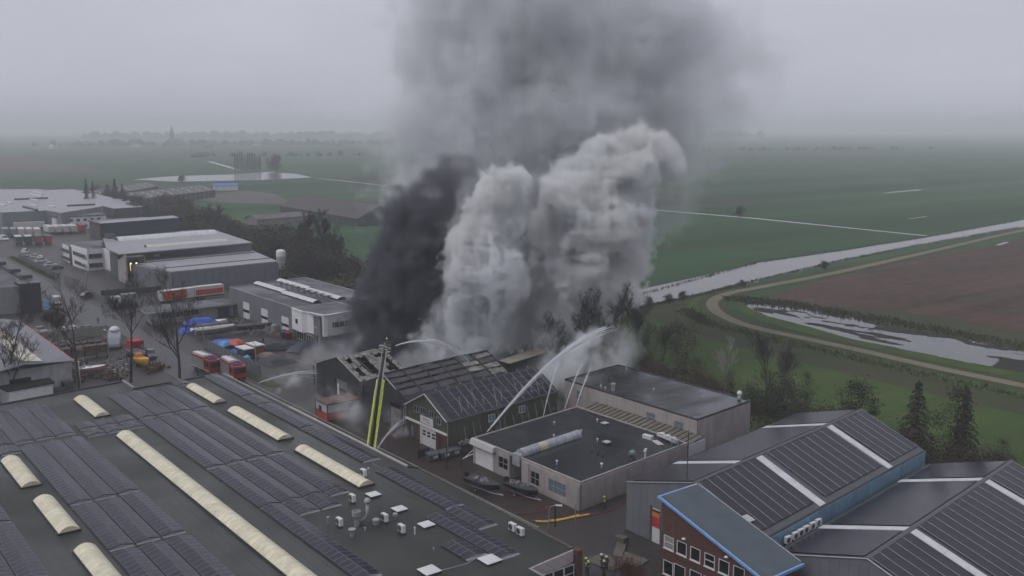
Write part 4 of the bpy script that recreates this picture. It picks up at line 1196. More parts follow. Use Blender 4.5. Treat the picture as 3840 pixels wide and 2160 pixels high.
b1_, fb1 = solar_hall('gabled hall with solar roof, pale rooflight strips and a faded blue side wall', -82.9,-72.1,-62.1,83.0,125.2,6.2,9.3,5.75,
    ([(92.4,93.7),(114.3,115.6)],[(96.0,97.4),(114.2,115.5)]), [(83.6,95.8),(98.7,113.7),(116.1,124.8)], 0, M_greyw, ylim=0)
wall_panels(b1_, '-y', -82.9,-72.2,0,9.3,83.1,1.15,M_greyw,.08,.02,1,holes=[(-78.5,-77.0,0,4.4)],topf=lambda x: 6.2+(x+82.9)*(9.3-6.2)/(82.9-72.1)-.03)
gd_ = wpart(b1_, 'roller_door', MB().box(-78.4,82.98,.0,-77.1,83.04,4.35), M_white)
wpart(b1_, 'door_band', MB().box(-78.38,82.93,3.3,-77.12,82.975,3.9), M_orange, gd_)
wpart(b1_, 'door_band', MB().box(-78.38,82.93,2.0,-77.12,82.975,3.28), M_red, gd_)
wpart(b1_, 'door_band', MB().box(-78.38,82.93,3.92,-77.12,82.975,4.2), M_darktrim, gd_)
wpart(b1_, 'door_jamb', MB().box(-78.75,82.9,0,-78.42,83.02,4.5), M_greyd)
wpart(b1_, 'verge_trim', MB().tube([(-82.95,82.95,6.25),(-72.1,82.95,9.35)], .07, 4), M_trim)
# the blue side wall above the neighbour's roof
for i in range(42):
    ya = 83.2+i*1.0; yb = ya+.97
    b = MB(); b.prism([(fb1(-62.05,ya),ya),(fb1(-61.92,ya),ya),(fb1(-61.92,yb),yb),(fb1(-62.05,yb),yb)], 3.2, 5.62); wpart(b1_, 'blue_board', b, M_bluew)
hh = thing('roof_hatch', 'small cream roof hatch on the solar roof behind the brick office', 'roof hatch', (-64.9,83.9,6.75), 0)
lpart(hh, 'curb', MB().box(-.5,-.5,-.1,.5,.5,.35), M_darktrim, rot=(0,R(15),0)); lpart(hh, 'cover', MB().box(-.58,-.58,.35,.58,.58,.46), mat('greyed_cover', (.42,.42,.4)), rot=(0,R(15),0))
# next hall to the right: its left slope meets the blue wall
b2_, fb2 = solar_hall('next solar hall at the right edge, its left roof slope dark and glossy', -61.2,-50.1,-38.5,84.0,124.6,4.2,7.7,4.2,
    ([(93.5,94.8),(114.5,115.8)],[(93.5,94.8),(114.5,115.8)]), [(84.4,93.2),(95.6,114.1),(116.2,124.2)], 0, M_greyw, ylim=250)
wall_panels(b2_, '-y', -61.1,-38.5,0,7.7,84.1,1.15,M_greyw,.08,.02,1,topf=lambda x: 7.7-abs(x+50.1)*(7.7-4.2)/(11.1 if x < -50.1 else 11.6)-.03)
wpart(b2_, 'verge_trim', MB().tube([(-61.2,83.95,4.25),(-50.1,83.95,7.75)], .08, 4), M_trim)
wpart(b2_, 'verge_trim', MB().tube([(-50.1,83.95,7.75),(-38.5,83.95,4.25)], .08, 4), M_trim)
for root, pts in rails: wpart(root, 'panel_rail', MB().tube(pts, .022, 4, cap=False), M_pvl)
for k, (y_, l) in enumerate(((87.5,'first and lowest'),(89.1,'second'),(90.3,'third'),(91.5,'fourth'),(93.0,'fifth'),(94.3,'last and farthest'))):
    ac_box('air_conditioner', l+' of the six white boxes standing along the blue wall', (fb1(-61.45,y_),y_,4.05), R(90), 'air conditioners along the blue wall', .95)
mast = thing('antenna_mast', 'thin dark mast rising from the ridge beside the brick office', 'mast', (-73.1,83.1,9.2))
lpart(mast, 'pole', MB().tube([(0,0,0),(0,0,6.2)], [.07,.05], 6), M_darktrim); lpart(mast, 'whip', MB().tube([(0,0,6.2),(0,0,9.6)], .018, 4), M_trim)
lpart(mast, 'bracket', MB().box(-.5,-.04,5.0,.1,.04,5.06), M_trim)
# ---- brick office with the single pitch corrugated roof
of = thing('brick_office', 'dark red brick office with blue edged corrugated roof and white windows', 'building', (-71.2,76.9,0))
OX0, OX1, OY0, OY1, OZ0, OSL = -71.2, -57.0, 76.9, 82.9, 9.3, .30
oz = lambda x: OZ0-(x-OX0)*OSL
# masonry front with openings
ow = [(-70.8,-69.3,3.6,5.15),(-68.85,-67.4,3.6,5.15),(-66.9,-65.45,3.6,5.15),(-64.9,-63.45,3.6,5.15),(-62.95,-61.5,3.6,5.15),(-61.0,-59.5,3.6,5.15)]
ol = [(-70.8,-69.3,.5,2.2),(-69.2,-67.5,.5,2.35),(-66.9,-65.2,.5,2.5),(-64.9,-63.2,.5,2.5),(-62.9,-61.2,.5,2.5)]
wpart(of, 'wall', MB().loft([[(OX0,OY1,0),(OX1,OY1,0),(OX1,OY1,oz(OX1)-.2),(OX0,OY1,oz(OX0)-.2)],[(OX0,OY0+.15,0),(OX1,OY0+.15,0),(OX1,OY0+.15,oz(OX1)-.2),(OX0,OY0+.15,oz(OX0)-.2)]]), M_brick)
wall_panels(of, '-y', OX0, OX1, 0, 9.0, OY0+.15, 14, M_brick, .15, 0, 1, name='brick_front', holes=ow+ol, topf=lambda x: oz(x)-.2)
for i, h in enumerate(ow): window(of, '-y', *h, OY0+.06, 1, 2 if i in (0,3) else 1, M_frame, M_glass if i else mat('blind_drawn', (.25,.25,.26), .7), sill=True, fw=.10)
for h in ol: window(of, '-y', *h, OY0+.06, 1, 1, M_frame, M_glass, sill=True, fw=.10)
nc = 44
for i in range(nc):
    ya = OY0-.15+(OY1-OY0+.25)*i/nc; yb = OY0-.15+(OY1-OY0+.25)*(i+1)/nc
b = MB()
NR = 40; pw = (OY1+.1-(OY0-.2))/NR
sheets = 6
for s_ in range(sheets):
    b = MB(); k0 = s_*NR//sheets; k1 = (s_+1)*NR//sheets
    o0 = 0
    for k in range(k0, k1+1):
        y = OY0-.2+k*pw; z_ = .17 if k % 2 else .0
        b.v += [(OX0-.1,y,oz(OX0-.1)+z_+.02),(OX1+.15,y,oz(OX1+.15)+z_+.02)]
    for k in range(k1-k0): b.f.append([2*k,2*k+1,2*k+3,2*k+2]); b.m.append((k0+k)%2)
    wpart(of, 'corrugated_sheet', b, [M_roofcor, mat('corrugation_shade', (.022,.028,.036), .5, .2)])  # every second flank is darker: rib shading painted into the colour
wpart(of, 'roof_deck', MB().slab([(OX0-.1,OY0-.2,oz(OX0-.1)-.02),(OX1+.15,OY0-.2,oz(OX1+.15)-.02),(OX1+.15,OY1+.1,oz(OX1+.15)-.02),(OX0-.1,OY1+.1,oz(OX0-.1)-.02)], .14), M_darktrim)
nb = 7
for i in range(nb):
    xa = OX0-.15+(OX1-OX0+.3)*i/nb+.02; xb = OX0-.15+(OX1-OX0+.3)*(i+1)/nb-.02
    wpart(of, 'blue_edge', MB().slab([(xa,OY0-.42,oz(xa)+.12),(xb,OY0-.42,oz(xb)+.12),(xb,OY0-.18,oz(xb)+.12),(xa,OY0-.18,oz(xa)+.12)], .26), M_blue)
for i, (ya, yb) in enumerate(((OY0-.4,OY0+2.0),(OY0+2.03,OY0+4.0),(OY0+4.03,OY1+.1))):
    wpart(of, 'blue_edge', MB().box(OX0-.38,ya,oz(OX0)-.12,OX0-.12,yb,oz(OX0)+.16), M_blue if i < 2 else mat('greyed_edge', (.36,.36,.40), .5))
    wpart(of, 'blue_edge', MB().box(OX1+.18,ya,oz(OX1)-.25,OX1+.42,yb,oz(OX1)+.06), M_blue)
for i in range(8):
    xa = OX0+(OX1-OX0)*i/8; xb = OX0+(OX1-OX0)*(i+1)/8-.03
    wpart(of, 'wall_flashing', MB().slab([(xa,OY1-.05,oz(xa)+.22),(xb,OY1-.05,oz(xb)+.22),(xb,OY1+.09,oz(xb)+.22),(xa,OY1+.09,oz(xa)+.22)], .2), mat('pale_flashing', (.34,.35,.38), .5, .2))
for x_, z_ in ((-67.6,5.75),(-61.7,5.8)):
    o = thing('wall_lamp', 'white hooded lamp on the brick wall, '+('left one over the windows' if x_ < -65 else 'right one over the windows'), 'lamp', (x_,OY0-.02,z_), 0, 'lamps on the brick office')
    lpart(o, 'shade', MB().lathe([(.05,.14),(.16,.1),(.24,0),(.2,-.02)], 10, (0,-.3,0)), M_white); lpart(o, 'arm', MB().tube([(0,0,.1),(0,-.3,.15)], .02, 4), M_trim)
# ================================================================ the estate further left
# ---- grey industrial hall with white office corner
M_rgrey = mat('grey_flat_roof', (.045,.045,.049), .45, nscale=.2, namt=.2, coords='World', rvar=.18)
M_rlight = mat('pale_metal_roof', (.27,.27,.29), .45, .1, nscale=.25, namt=.12, coords='World')
def skp(pts, z): return [(x,y,z) for x,y in pts]
gh_ = thing('grey_hall', 'grey panelled hall with four white rooflights and a white rounded office corner', 'building', (-254,100.5,0))
def gk(x, y): return sk(x, y, 100.5, .14)
fp = [(-254,100.6),(-214,100.6),(-214,124.6),(-254,124.6)]
fpk = [(gk(x,y),y) for x,y in fp]
wpart(gh_, 'wall', MB().prism(fpk, 0, 7.0), M_greyw)
wpart(gh_, 'roof', MB().prism([(gk(x,y),y) for x,y in [(-253.8,100.8),(-201.5,100.8),(-201.5,124.4),(-253.8,124.4)]], 7.003, 7.06), M_rgrey)
wpart(gh_, 'east_wing', MB().prism([(gk(x,y),y) for x,y in [(-214,100.9),(-201.2,100.9),(-201.2,124.5),(-214,124.5)]], 0, 6.95), M_greyw)
dz = [(-244.8,-240.6,0,4.65),(-233.3,-229.1,0,4.6),(-221.2,-217.0,0,4.4)]
wall_panels(gh_, '-y', -254, -213.9, 0, 7.3, 100.6, 5.75, M_greyw, .12, .12, 1, holes=dz)
for d in dz:
    o_ = wpart(gh_, 'overhead_door', MB().box(d[0]+.1,100.5,0,d[1]-.1,100.6,d[3]-.1), M_white)
    wpart(gh_, 'door_glazing', MB().box(d[0]+.15,100.44,1.9,d[1]-.15,100.49,2.6), M_glass, o_)
for (p, q) in (((-254,100.6),(-201.3,100.6)),((-254,124.6),(-201.3,124.6))):
    a, c = (gk(*p),p[1]), (gk(*q),q[1]); wpart(gh_, 'roof_edge', MB().prism([(a[0],a[1]-.1),(c[0],c[1]-.1),(c[0],c[1]+.25),(a[0],a[1]+.25)], 7.0, 7.28), M_trim)
a, c = (gk(-254,100.7),100.7), (gk(-254,124.5),124.5)
wpart(gh_, 'roof_edge', MB().prism([(a[0]-.1,a[1]),(c[0]-.1,c[1]),(c[0]+.2,c[1]),(a[0]+.2,a[1])], 7.0, 7.28), M_trim)
for i, (x0_, x1_, y0_, y1_) in enumerate([(-255.2,-236.8,108.0,110.4),(-235.6,-217.2,107.2,109.6),(-256.2,-237.2,115.2,117.6),(-236.4,-218.0,114.4,116.8)]):
    n = 8
    cu = wpart(gh_, 'rooflight', MB().box(x0_,y0_,7.06,x1_,y1_,7.35), M_darktrim)
    for k in range(n):
        xa = x0_+(x1_-x0_)*k/n+.03; xb = x0_+(x1_-x0_)*(k+1)/n-.03; N = 7; b = MB()
        for x in (xa, xb): b.v += [(x, y0_+(y1_-y0_)*q/N, 7.36+.5*math.sin(math.pi*q/N)) for q in range(N+1)]
        for q in range(N): b.f.append([q,N+1+q,N+2+q,q+1]); b.m.append(0)
        wpart(gh_, 'pane', b, M_rooflight, cu, smooth=True)
lt = MB()
for k in range(9):
    x = -250+k*3.6
    for y in (112.2,113.8): lt.box(x,y,7.06,x+.1,y+.1,7.9)
    lt.box(x-.6,112.1,7.9,x+1.4,114.0,7.98)
wpart(gh_, 'duct_rack', lt, M_darktrim, kind='stuff')
# white office: lower and upper floors, upper floor jutting out, with bay
off = wpart(gh_, 'office_ground_floor', MB().prism([(-213.6,100.2),(-202.2,100.4),(-203.6,111.8),(-213.6,111.8)], 0, 2.4), M_greyd)
up = [(-213.9,99.9),(-208.2,99.7),(-207.0,100.6),(-206.2,100.6),(-200.6,101.6),(-200.3,102.4),(-202.0,112.6),(-213.9,112.6)]
wpart(gh_, 'office_upper_floor', MB().prism(up, 2.3, 7.0), M_whitew)
wpart(gh_, 'office_coping', MB().prism([(x*1.0+(.12 if x > -208 else 0),y-.12) for x,y in up], 7.07, 7.4), M_white)
wpart(gh_, 'office_roof', MB().prism([(-213.6,100.3),(-208.3,100.1),(-206.6,100.9),(-201.0,102.0),(-202.4,112.2),(-213.6,112.2)], 7.403, 7.43), M_rgrey)
window(gh_, '-y', -211.8,-209.0,3.9,5.2, 99.8, 1, 1, M_white, M_glass, sill=True)
window(gh_, '-y', -205.3,-202.6,4.2,5.4, 101.0, 1, 1, M_white, M_glass, sill=True)
window(gh_, '+x', 103.0,112.0,4.1,5.5, -200.55, 7, 1, M_white, M_glass)
window(gh_, '+x', 103.0,110.6,.5,1.95, -201.9, 6, 1, M_white, M_glass)
window(gh_, '-y', -212,-208.5,.2,2.1, 100.2, 3, 1, M_white, M_glass)
window(gh_, '-y', -207,-203.5,.2,2.1, 100.25, 3, 1, M_white, M_glass)
# ---- low showroom with wide canopy
shw = thing('low_showroom', 'low pale building with a wide flat canopy in front of the grey hall', 'building', (-257,78,0))
wpart(shw, 'wall', MB().prism([(-257,79),(-250.3,78.2),(-250.0,99.8),(-257.5,99.8)], 0, 3.0), mat('pale_render', (.30,.29,.27), .8, nscale=1, namt=.1))
wpart(shw, 'canopy_roof', MB().prism([(-258.5,77.2),(-248.6,76.4),(-248.8,100.4),(-258.8,100.6)], 3.2, 3.55, 0, 1), [mat('pale_fascia', (.40,.40,.40), .6), M_rgrey])
window(shw, '+x', 80.5,92,1.3,2.8, -250.15, 9, 1, M_white, M_glass)
wpart(shw, 'door', MB().box(-250.1,95.5,0,-249.9,98.8,2.6), mat('dark_blue_door', (.03,.04,.09), .5))
for y_ in (78.5,82,86,90,94.2): wpart(shw, 'post', MB().box(-249.3,y_,0,-249.15,y_+.15,3.2), M_trim)
# ---- silver-grey lower hall and the upper hall with long white rooflights
lh = thing('long_grey_hall', 'long low grey metal hall with a pale roof behind the hedge', 'building', (-334,103,0))
wpart(lh, 'wall', MB().prism([(-333.8,103.5),(-321,94.6),(-294.5,98.8),(-296.6,134),(-334,140)], 0, 6.6), M_greyw)
lf = [(-333.8,103.2),(-320,96.8),(-294.3,98.5),(-296.6,134.2),(-334,140.2)]
wpart(lh, 'roof', MB().prism(lf, 6.603, 6.95, 0, 1), [M_trim, M_rlight])
for p, q in (((-319.5,97.2),(-322.5,137.5)),((-303,99.5),(-305,135.6))):
    wpart(lh, 'roof_rib', MB().prism([(p[0],p[1]),(p[0]+.35,p[1]),(q[0]+.35,q[1]),(q[0],q[1])], 6.95, 7.15), M_greyd)
wall_panels(lh, '-y', -320, -294.4, 0, 6.6, 98.7, 3.2, M_greyw, .12, .04)
for i in range(14):
    ya = 99+i*2.5; wpart(lh, 'wall_panel', MB().prism([(-294.45-.06*i*1.0,ya),(-294.3-.06*i,ya),(-294.36-.06*i,ya+2.44),(-294.5-.06*i,ya+2.44)], 0, 6.55), M_greyw)
for (y0_, y1_, z0_, z1_) in ((96.9,0,0,0),):
    window(lh, '-y', -318,-311,3.7,4.6, 98.5, 4, 1, M_frameg, M_glass); window(lh, '-y', -318,-309,.8,2.0, 98.5, 5, 1, M_frameg, M_glass)
uh = thing('upper_hall', 'higher metal hall with two long rooflights and a dark blue rear block', 'building', (-339,92,0))
uf = [(-341,93),(-322.6,91.8),(-327.2,138.9),(-379.5,144.6),(-386,104)]
wpart(uh, 'wall', MB().prism([(-341,95),(-334,94.5),(-334,103),(-328,138.5),(-379,144),(-385,104)], 0, 9.6), M_greyd)
wpart(uh, 'roof', MB().prism(uf, 9.65, 10.0, 0, 1), [M_trim, M_rlight])
wpart(uh, 'upper_wall', MB().prism([(-334.3,103),(-333.9,103),(-327.4,138.6),(-327.8,138.6)], 7, 9.62), M_greyw)
for nm, m_, (xa, ya, yb, wd, h) in (('rooflight', M_rooflight, (-365.5,102.5,140.0,5.5,1.3)), ('rooflight', mat('cream_rooflight', (.50,.48,.42), .4), (-337.5,104.3,133.5,3.6,.8))):
    n = 12
    for k in range(n):
        y0_ = ya+(yb-ya)*k/n; y1_ = ya+(yb-ya)*(k+1)/n-.05; N = 8; b = MB()
        for y in (y0_, y1_): b.v += [(xa-.07*(y-ya)+wd*q/N, y, 10.02+h*math.sin(math.pi*q/N)) for q in range(N+1)]
        for q in range(N): b.f.append([q,q+1,N+2+q,N+1+q]); b.m.append(0)
        wpart(uh, nm, b, m_, smooth=True)
wpart(uh, 'rear_block', MB().prism([(-386,103.5),(-375,100.5),(-381,132),(-392,133.5)], 9.9, 15.3, 0, 1), [M_navy, M_rlight])
wpart(uh, 'roof_plant', MB().box(-374,101.5,10,-370,104.5,11.6), M_greyd)
for k, (x_, y_) in enumerate(((-334.6,106),(-334.4,110),(-334,115),(-333.2,118.5),(-331.6,128.5))): wpart(uh, 'wall_fan', MB().box(x_+.6,y_,6.95,x_+1.6,y_+2.6,7.7), M_white)
# entrance: tall slanted wall and a lit recess
ent = thing('entrance_block', 'slanted pale wall beside a warmly lit glass entrance', 'building', (-333,93.8,0))
b = MB(); b.add([(-333,94.1,0),(-320.2,92.8,0),(-320.2,92.8,9.9),(-333,94.1,6.8),(-333,94.7,0),(-320.2,93.4,0),(-320.2,93.4,9.9),(-333,94.7,6.8)],[(0,1,2,3),(4,7,6,5),(0,4,5,1),(3,2,6,7),(0,3,7,4),(1,5,6,2)])
wpart(ent, 'slanted_wall', b, mat('pinkish_render', (.34,.31,.30), .8, nscale=1, namt=.08))
wpart(ent, 'lobby_wall', MB().box(-326,98.6,0,-319.5,98.8,9.2), mat('ochre_wall', (.35,.25,.10), .7))
wpart(ent, 'lobby_floor', MB().box(-326,93.5,0,-319.5,98.6,.1), M_trim)
wpart(ent, 'lobby_roof', MB().box(-326,93.6,8.6,-319.3,98.7,9.2), M_greyd)
for y_ in (94.6, 96.4): wpart(ent, 'light_panel', MB().box(-321.4,y_,4.4,-321.25,y_+.45,7.0), M_lampglow)
wpart(ent, 'mullion', MB().box(-321.5,95.7,0,-321.3,95.9,8.6), M_darktrim)
# ---- white two storey office block
wo_ = thing('white_office', 'white two storey office block with dark ribbon windows', 'building', (-400,92,0))
wpart(wo_, 'wall', MB().prism([(-400,93),(-381,91.5),(-381,106),(-402,108)], 0, 6.1), M_whitew)
wpart(wo_, 'wall', MB().prism([(-380.9,91.3),(-361.8,92),(-362.6,97.8),(-345,99),(-346,106),(-381,107)], 0, 7.6), M_whitew)
wpart(wo_, 'roof', MB().prism([(-399.7,93.2),(-381.2,91.8),(-381.2,105.8),(-401.6,107.8)], 6.11, 6.2), M_rgrey)
wpart(wo_, 'roof', MB().prism([(-380.6,91.6),(-362.1,92.3),(-362.9,98.1),(-345.3,99.3),(-346.3,105.7),(-380.7,106.7)], 7.61, 7.7), M_rgrey)
window(wo_, '-y', -399,-383.5,3.6,5.0, 91.9, 8, 1, M_frameg, M_glass); window(wo_, '-y', -399,-383.5,.8,2.1, 91.9, 8, 1, M_frameg, M_glass)
window(wo_, '-y', -378.5,-362.2,4.2,5.7, 91.4, 9, 1, M_frameg, M_glass); window(wo_, '-y', -377,-362.4,1.0,2.4, 91.4, 8, 1, M_frameg, M_glass)
window(wo_, '+x', 92.5,97.2,4.2,5.9, -361.9, 3, 1, M_frameg, M_glass); window(wo_, '+x', 92.5,97.2,1.0,2.6, -361.9, 3, 1, M_frameg, M_glass)
wpart(wo_, 'stair_tower', MB().box(-382,90.9,0,-380,91.8,6.9), mat('dark_stair', (.07,.06,.06), .7))
# ---- far grey hall group
fh = thing('far_grey_hall', 'very large pale grey distribution hall beyond the lorries', 'building', (-535,96,0))
ff = [(-560,95),(-531.5,97),(-531.2,117.3),(-511.5,119.5),(-540,146),(-548,149),(-720,156),(-760,100)]
wpart(fh, 'wall', MB().prism(ff, 0, 9.0, 0, 1), [M_greyw, M_rlight])
for i, (x_, y_, l_) in enumerate([(-600,128,24),(-560,118,12),(-548,124,10),(-640,138,30),(-660,144,30),(-590,112,10),(-575,106,12)]):
    wpart(fh, 'rooflight', MB().box(x_-l_,y_,9,x_,y_+1.6,9.6), M_rooflight)
for i, (x_, y_, l_, d_) in enumerate([(-552,132,1.2,14),(-560,112,30,1.2),(-620,120,.8,18)]): wpart(fh, 'roof_step', MB().box(x_,y_,9,x_+l_,y_+d_,9.9), M_greyd)
ww_ = thing('white_annexe', 'white two storey annexe with small windows on the far grey hall', 'building', (-530.5,118,0))
wpart(ww_, 'wall', MB().box(-531,118,0,-517,142,6.2), M_whitew); wpart(ww_, 'roof', MB().box(-531.3,117.6,6.2,-516.6,142.4,6.7), M_greyd)
for k in range(6): window(ww_, '+x', 121+3.3*k,122.6+3.3*k,3.9,5.2, -516.9, 1, 1, M_frameg, M_glass); 
for k in range(6): window(ww_, '+x', 121+3.3*k,122.6+3.3*k,1.0,2.3, -516.9, 1, 1, M_frameg, M_glass)
fd = thing('dark_brick_block', 'dark building with balconies right of the white annexe', 'building', (-470,125,0))
wpart(fd, 'wall', MB().box(-480,124,0,-462,150,7.0), mat('dark_brown_wall', (.06,.055,.055), .8)); wpart(fd, 'roof', MB().box(-480.5,123.5,7,-461.5,150.5,7.5), M_rgrey)
for k in range(3): wpart(fd, 'balcony', MB().box(-462,127+7*k,3.2,-460.5,133+7*k,4.3), M_trim)
b3 = thing('far_low_hall', 'low pale roofed hall at the left edge of the estate', 'building', (-760,20,0))
wpart(b3, 'wall', MB().prism([(-760,165),(-560,158),(-565,182),(-760,186)], 0, 6, 0, 1), [M_greyd, M_rlight])
# ---- white office left edge with dark bay and duct on the roof
lo = thing('left_office', 'grey rendered office at the left edge with a dark blue corner bay', 'building', (-290,45,0))
wpart(lo, 'wall', MB().prism([(-345,30),(-292,30),(-289,56.5),(-345,60)], 0, 7.4, 0, 1), [mat('grey_render', (.20,.20,.21), .8, nscale=.8, namt=.1), M_rgrey])
wpart(lo, 'corner_bay', MB().prism([(-295.5,55.5),(-288,55.2),(-287.6,60.5),(-294.8,62)], 0, 8.2, 0, 1), [mat('night_blue_cladding', (.018,.020,.036), .45), M_rgrey])
wpart(lo, 'parapet', MB().prism([(-345,59.2),(-295,58.0),(-295,58.9),(-345,60.1)], 7.4, 8.3), M_darktrim)
for x_ in (-334,-314,-299): wpart(lo, 'chimney_box', MB().box(x_,57.8,8.3,x_+3,60.4,9.3), M_darktrim)
window(lo, '+x', 46.5,54,4.2,5.6, -290.2, 1, 1, M_frameg, M_glass); window(lo, '+x', 46.5,54,1.0,2.4, -290.2, 1, 1, M_frameg, M_glass)
window(lo, '+x', 34,42,4.2,5.6, -291.4, 1, 1, M_frameg, M_glass)
wpart(lo, 'roof_vent', MB().lathe([(.5,0),(.5,1.2),(.8,1.3),(.8,1.8)], 8, (-302,52,7.4)), M_darktrim)
bn = solo('blue_banner', MB().box(0,0,.4,.1,1.4,3.4), mat('light_blue_banner', (.25,.42,.60), .6), (-287.2,60.8,0), 0, 'pale blue banner standing beside the white van', 'banner')
# ---- white wall building with red gutter and pale rooflight
rg = thing('red_gutter_hall', 'grey roofed hall with a red gutter and one broad cream rooflight at the left edge', 'building', (-196,33,0))
wpart(rg, 'wall', MB().prism([(-250,20),(-194,20),(-196.3,45.6),(-245,46.2)], 0, 5.6), mat('dirty_white_wall', (.42,.41,.42), .75, nscale=1.2, namt=.25, stretch=(1,1,.3)))
wpart(rg, 'roof', MB().slab([(-250,36.6,7.2),(-192.2,36.6,7.2),(-196.2,45.9,5.75),(-247,46.6,5.75)], .15), mat('lilac_grey_roof', (.15,.15,.17), .45, nscale=.3, namt=.15, coords='World'))
wpart(rg, 'roof', MB().slab([(-250,20,5.0),(-190,20,5.0),(-192.2,36.5,7.2),(-250,36.5,7.2)], .15), mat('lilac_grey_roof', (.15,.15,.17)))
for k in range(10):
    xa = -232+3.75*k; wpart(rg, 'rooflight_sheet', MB().slab([(xa,36.9,7.32),(xa+3.68,36.9,7.32),(xa+3.5,40.3,6.82),(xa-.18,40.3,6.82)], .06), mat('dull_cream_sheet', (.62,.59,.47), .5, nscale=.8, namt=.12, rnd=.06))
wpart(rg, 'red_gutter', MB().tube([(-247,46.7,5.7),(-196.2,46.1,5.7)], .16, 6), mat('red_gutter', (.34,.07,.07), .5, nscale=1, col2=(.42,.26,.26)))
wpart(rg, 'downpipe', MB().box(-196.1,46.3,0,-195.6,46.9,5.6), M_white)
window(rg, '+x', 34.5,38.2,2.6,4.0, -195.3, 2, 1, M_darktrim, M_glass)
shd = thing('white_shed', 'white flat shed with a dark green felt lid right behind the hall roof', 'shed', (-194,33,0), 0)
wpart(shd, 'wall', MB().prism([(-196.6,32.5),(-191.2,33.6),(-192.4,41.2),(-197.6,41.0)], 0, 2.8), M_whitew)
wpart(shd, 'lid', MB().prism([(-197.0,32.2),(-190.9,33.2),(-192.1,41.5),(-198.0,41.3)], 2.8, 3.2, 0, 0), mat('mossy_felt_lid', (.035,.040,.034), .8, nscale=1))
for k, (x_, y_, s_) in enumerate(((-194.2,44.2,2.4),(-193.5,42.4,1.5))):
    solo('storage_crate', MB().box(-.9,-.9,0,.9,.9,s_), mat('dark_grey_crate', (.06,.06,.065), .7), (x_,y_,0), .1, ('tall' if k == 0 else 'low')+' dark grey storage box beside the white shed', 'storage box')
# ---- silo and green tank
si = thing('white_silo', 'upright white silo on four legs at the end of the grey hall', 'silo', (-307.6,140.5,0))
lpart(si, 'tank', MB().lathe([(.6,1.6),(1.5,2.6),(1.6,2.8),(1.6,8.2),(1.4,8.9),(.8,9.2)], 16), M_white, smooth=True)
for a in range(4): lpart(si, 'leg', MB().box(1.2*math.cos(a*1.57+.8)-.1,1.2*math.sin(a*1.57+.8)-.1,0,1.2*math.cos(a*1.57+.8)+.1,1.2*math.sin(a*1.57+.8)+.1,2.7), M_trim)
lpart(si, 'logo', MB().lathe([(1.62,5.2),(1.62,7.0)], 16), mat('silo_logo_grey', (.35,.35,.36), .6))
gt = thing('green_tank', 'dark green upright tank against the grey hall wall', 'tank', (-306.5,133.6,0))
lpart(gt, 'body', MB().lathe([(1.5,0),(1.5,5.4),(1.2,5.8)], 14), mat('tank_green', (.015,.035,.035), .5)); lpart(gt, 'pipe', MB().tube([(1.6,0,0),(1.6,0,3.2)], .15, 6), M_white)
# ---- farm buildings in the fields
def farm_barn(label, x0, y0, x1, y1, w_, e, r_, mroof, mwall, grp='farm barns among the fields', lights=0):
    a = Vector((x0,y0,0)); c = Vector((x1,y1,0)); d = (c-a); L_ = d.length; ang = math.atan2(d.y, d.x)
    t_ = thing('farm_barn', label, 'barn', (x0,y0,0), ang, grp)
    lpart(t_, 'wall', MB().loft([[(0,0,0),(0,w_,0),(0,w_,e),(0,w_/2,r_-.1),(0,0,e)][::-1],[(L_,0,0),(L_,w_,0),(L_,w_,e),(L_,w_/2,r_-.1),(L_,0,e)][::-1]]), mwall)
    for s_ in (0, 1):
        ya, yb = (-.5, w_/2) if s_ == 0 else (w_+.5, w_/2)
        lpart(t_, 'roof', MB().slab([(-.5,ya,e),(L_+.5,ya,e),(L_+.5,yb,r_+.1),(-.5,yb,r_+.1)], .15), mroof)
    for k in range(lights):
        for j in range(3):
            x = L_*(k+.5)/lights+(j%2)*1.5; f_ = .2+.25*j
            lpart(t_, 'rooflight', MB().slab([(x,w_/2*f_-.3,e+(r_-e)*f_+.12),(x+1.2,w_/2*f_-.3,e+(r_-e)*f_+.12),(x+1.2,w_/2*(f_+.12)-.3,e+(r_-e)*(f_+.12)+.16),(x,w_/2*(f_+.12)-.3,e+(r_-e)*(f_+.12)+.16)], .05), M_rooflight)
    for k in range(int(L_//6)):
        lpart(t_, 'wall_post', MB().box(6*k+2,-.12,0,6*k+2.25,-.01,e-.1), M_trim)
    return t_
M_eternit = mat('weathered_fibre_roof', (.11,.105,.11), .8, nscale=.3, namt=.3)
M_barnw = mat('green_black_barn_wall', (.035,.045,.047), .7)
farm_barn('long dark barn with a mottled roof, nearest of the farm group', -640,196,-700,270,24,5.0,8.5,M_eternit,M_barnw,lights=8)
farm_barn('dark green long barn behind the mottled one', -700,190,-790,258,20,4.2,7.2,M_eternit,M_barnw,lights=7)
farm_barn('brown roofed barn with rows of small rooflights, half covered by smoke', -441,271,-545,276,26,4.0,10.2,mat('brown_tile_roof', (.058,.048,.048), .8, nscale=.6, namt=.2),M_barnw,lights=14)
farm_barn('low stable with pale doors under the bare trees', -478,206,-482,238,12,3.2,5.2,M_eternit,mat('pale_stable_wall', (.22,.19,.17), .8))
farm_barn('small barn with a blue tarpaulin roof at the farm yard', -770,296,-764,314,10,4,5.5,mat('tarp_blue', (.05,.13,.42), .5),M_white)
flat('farm_yard', [(-702,240),(-640,255),(-600,285),(-700,318),(-760,320)], -.06, field_mat('farm_yard_concrete', (.11,.105,.10),(.09,.085,.08),(.12,.11,.10),.05,.3))
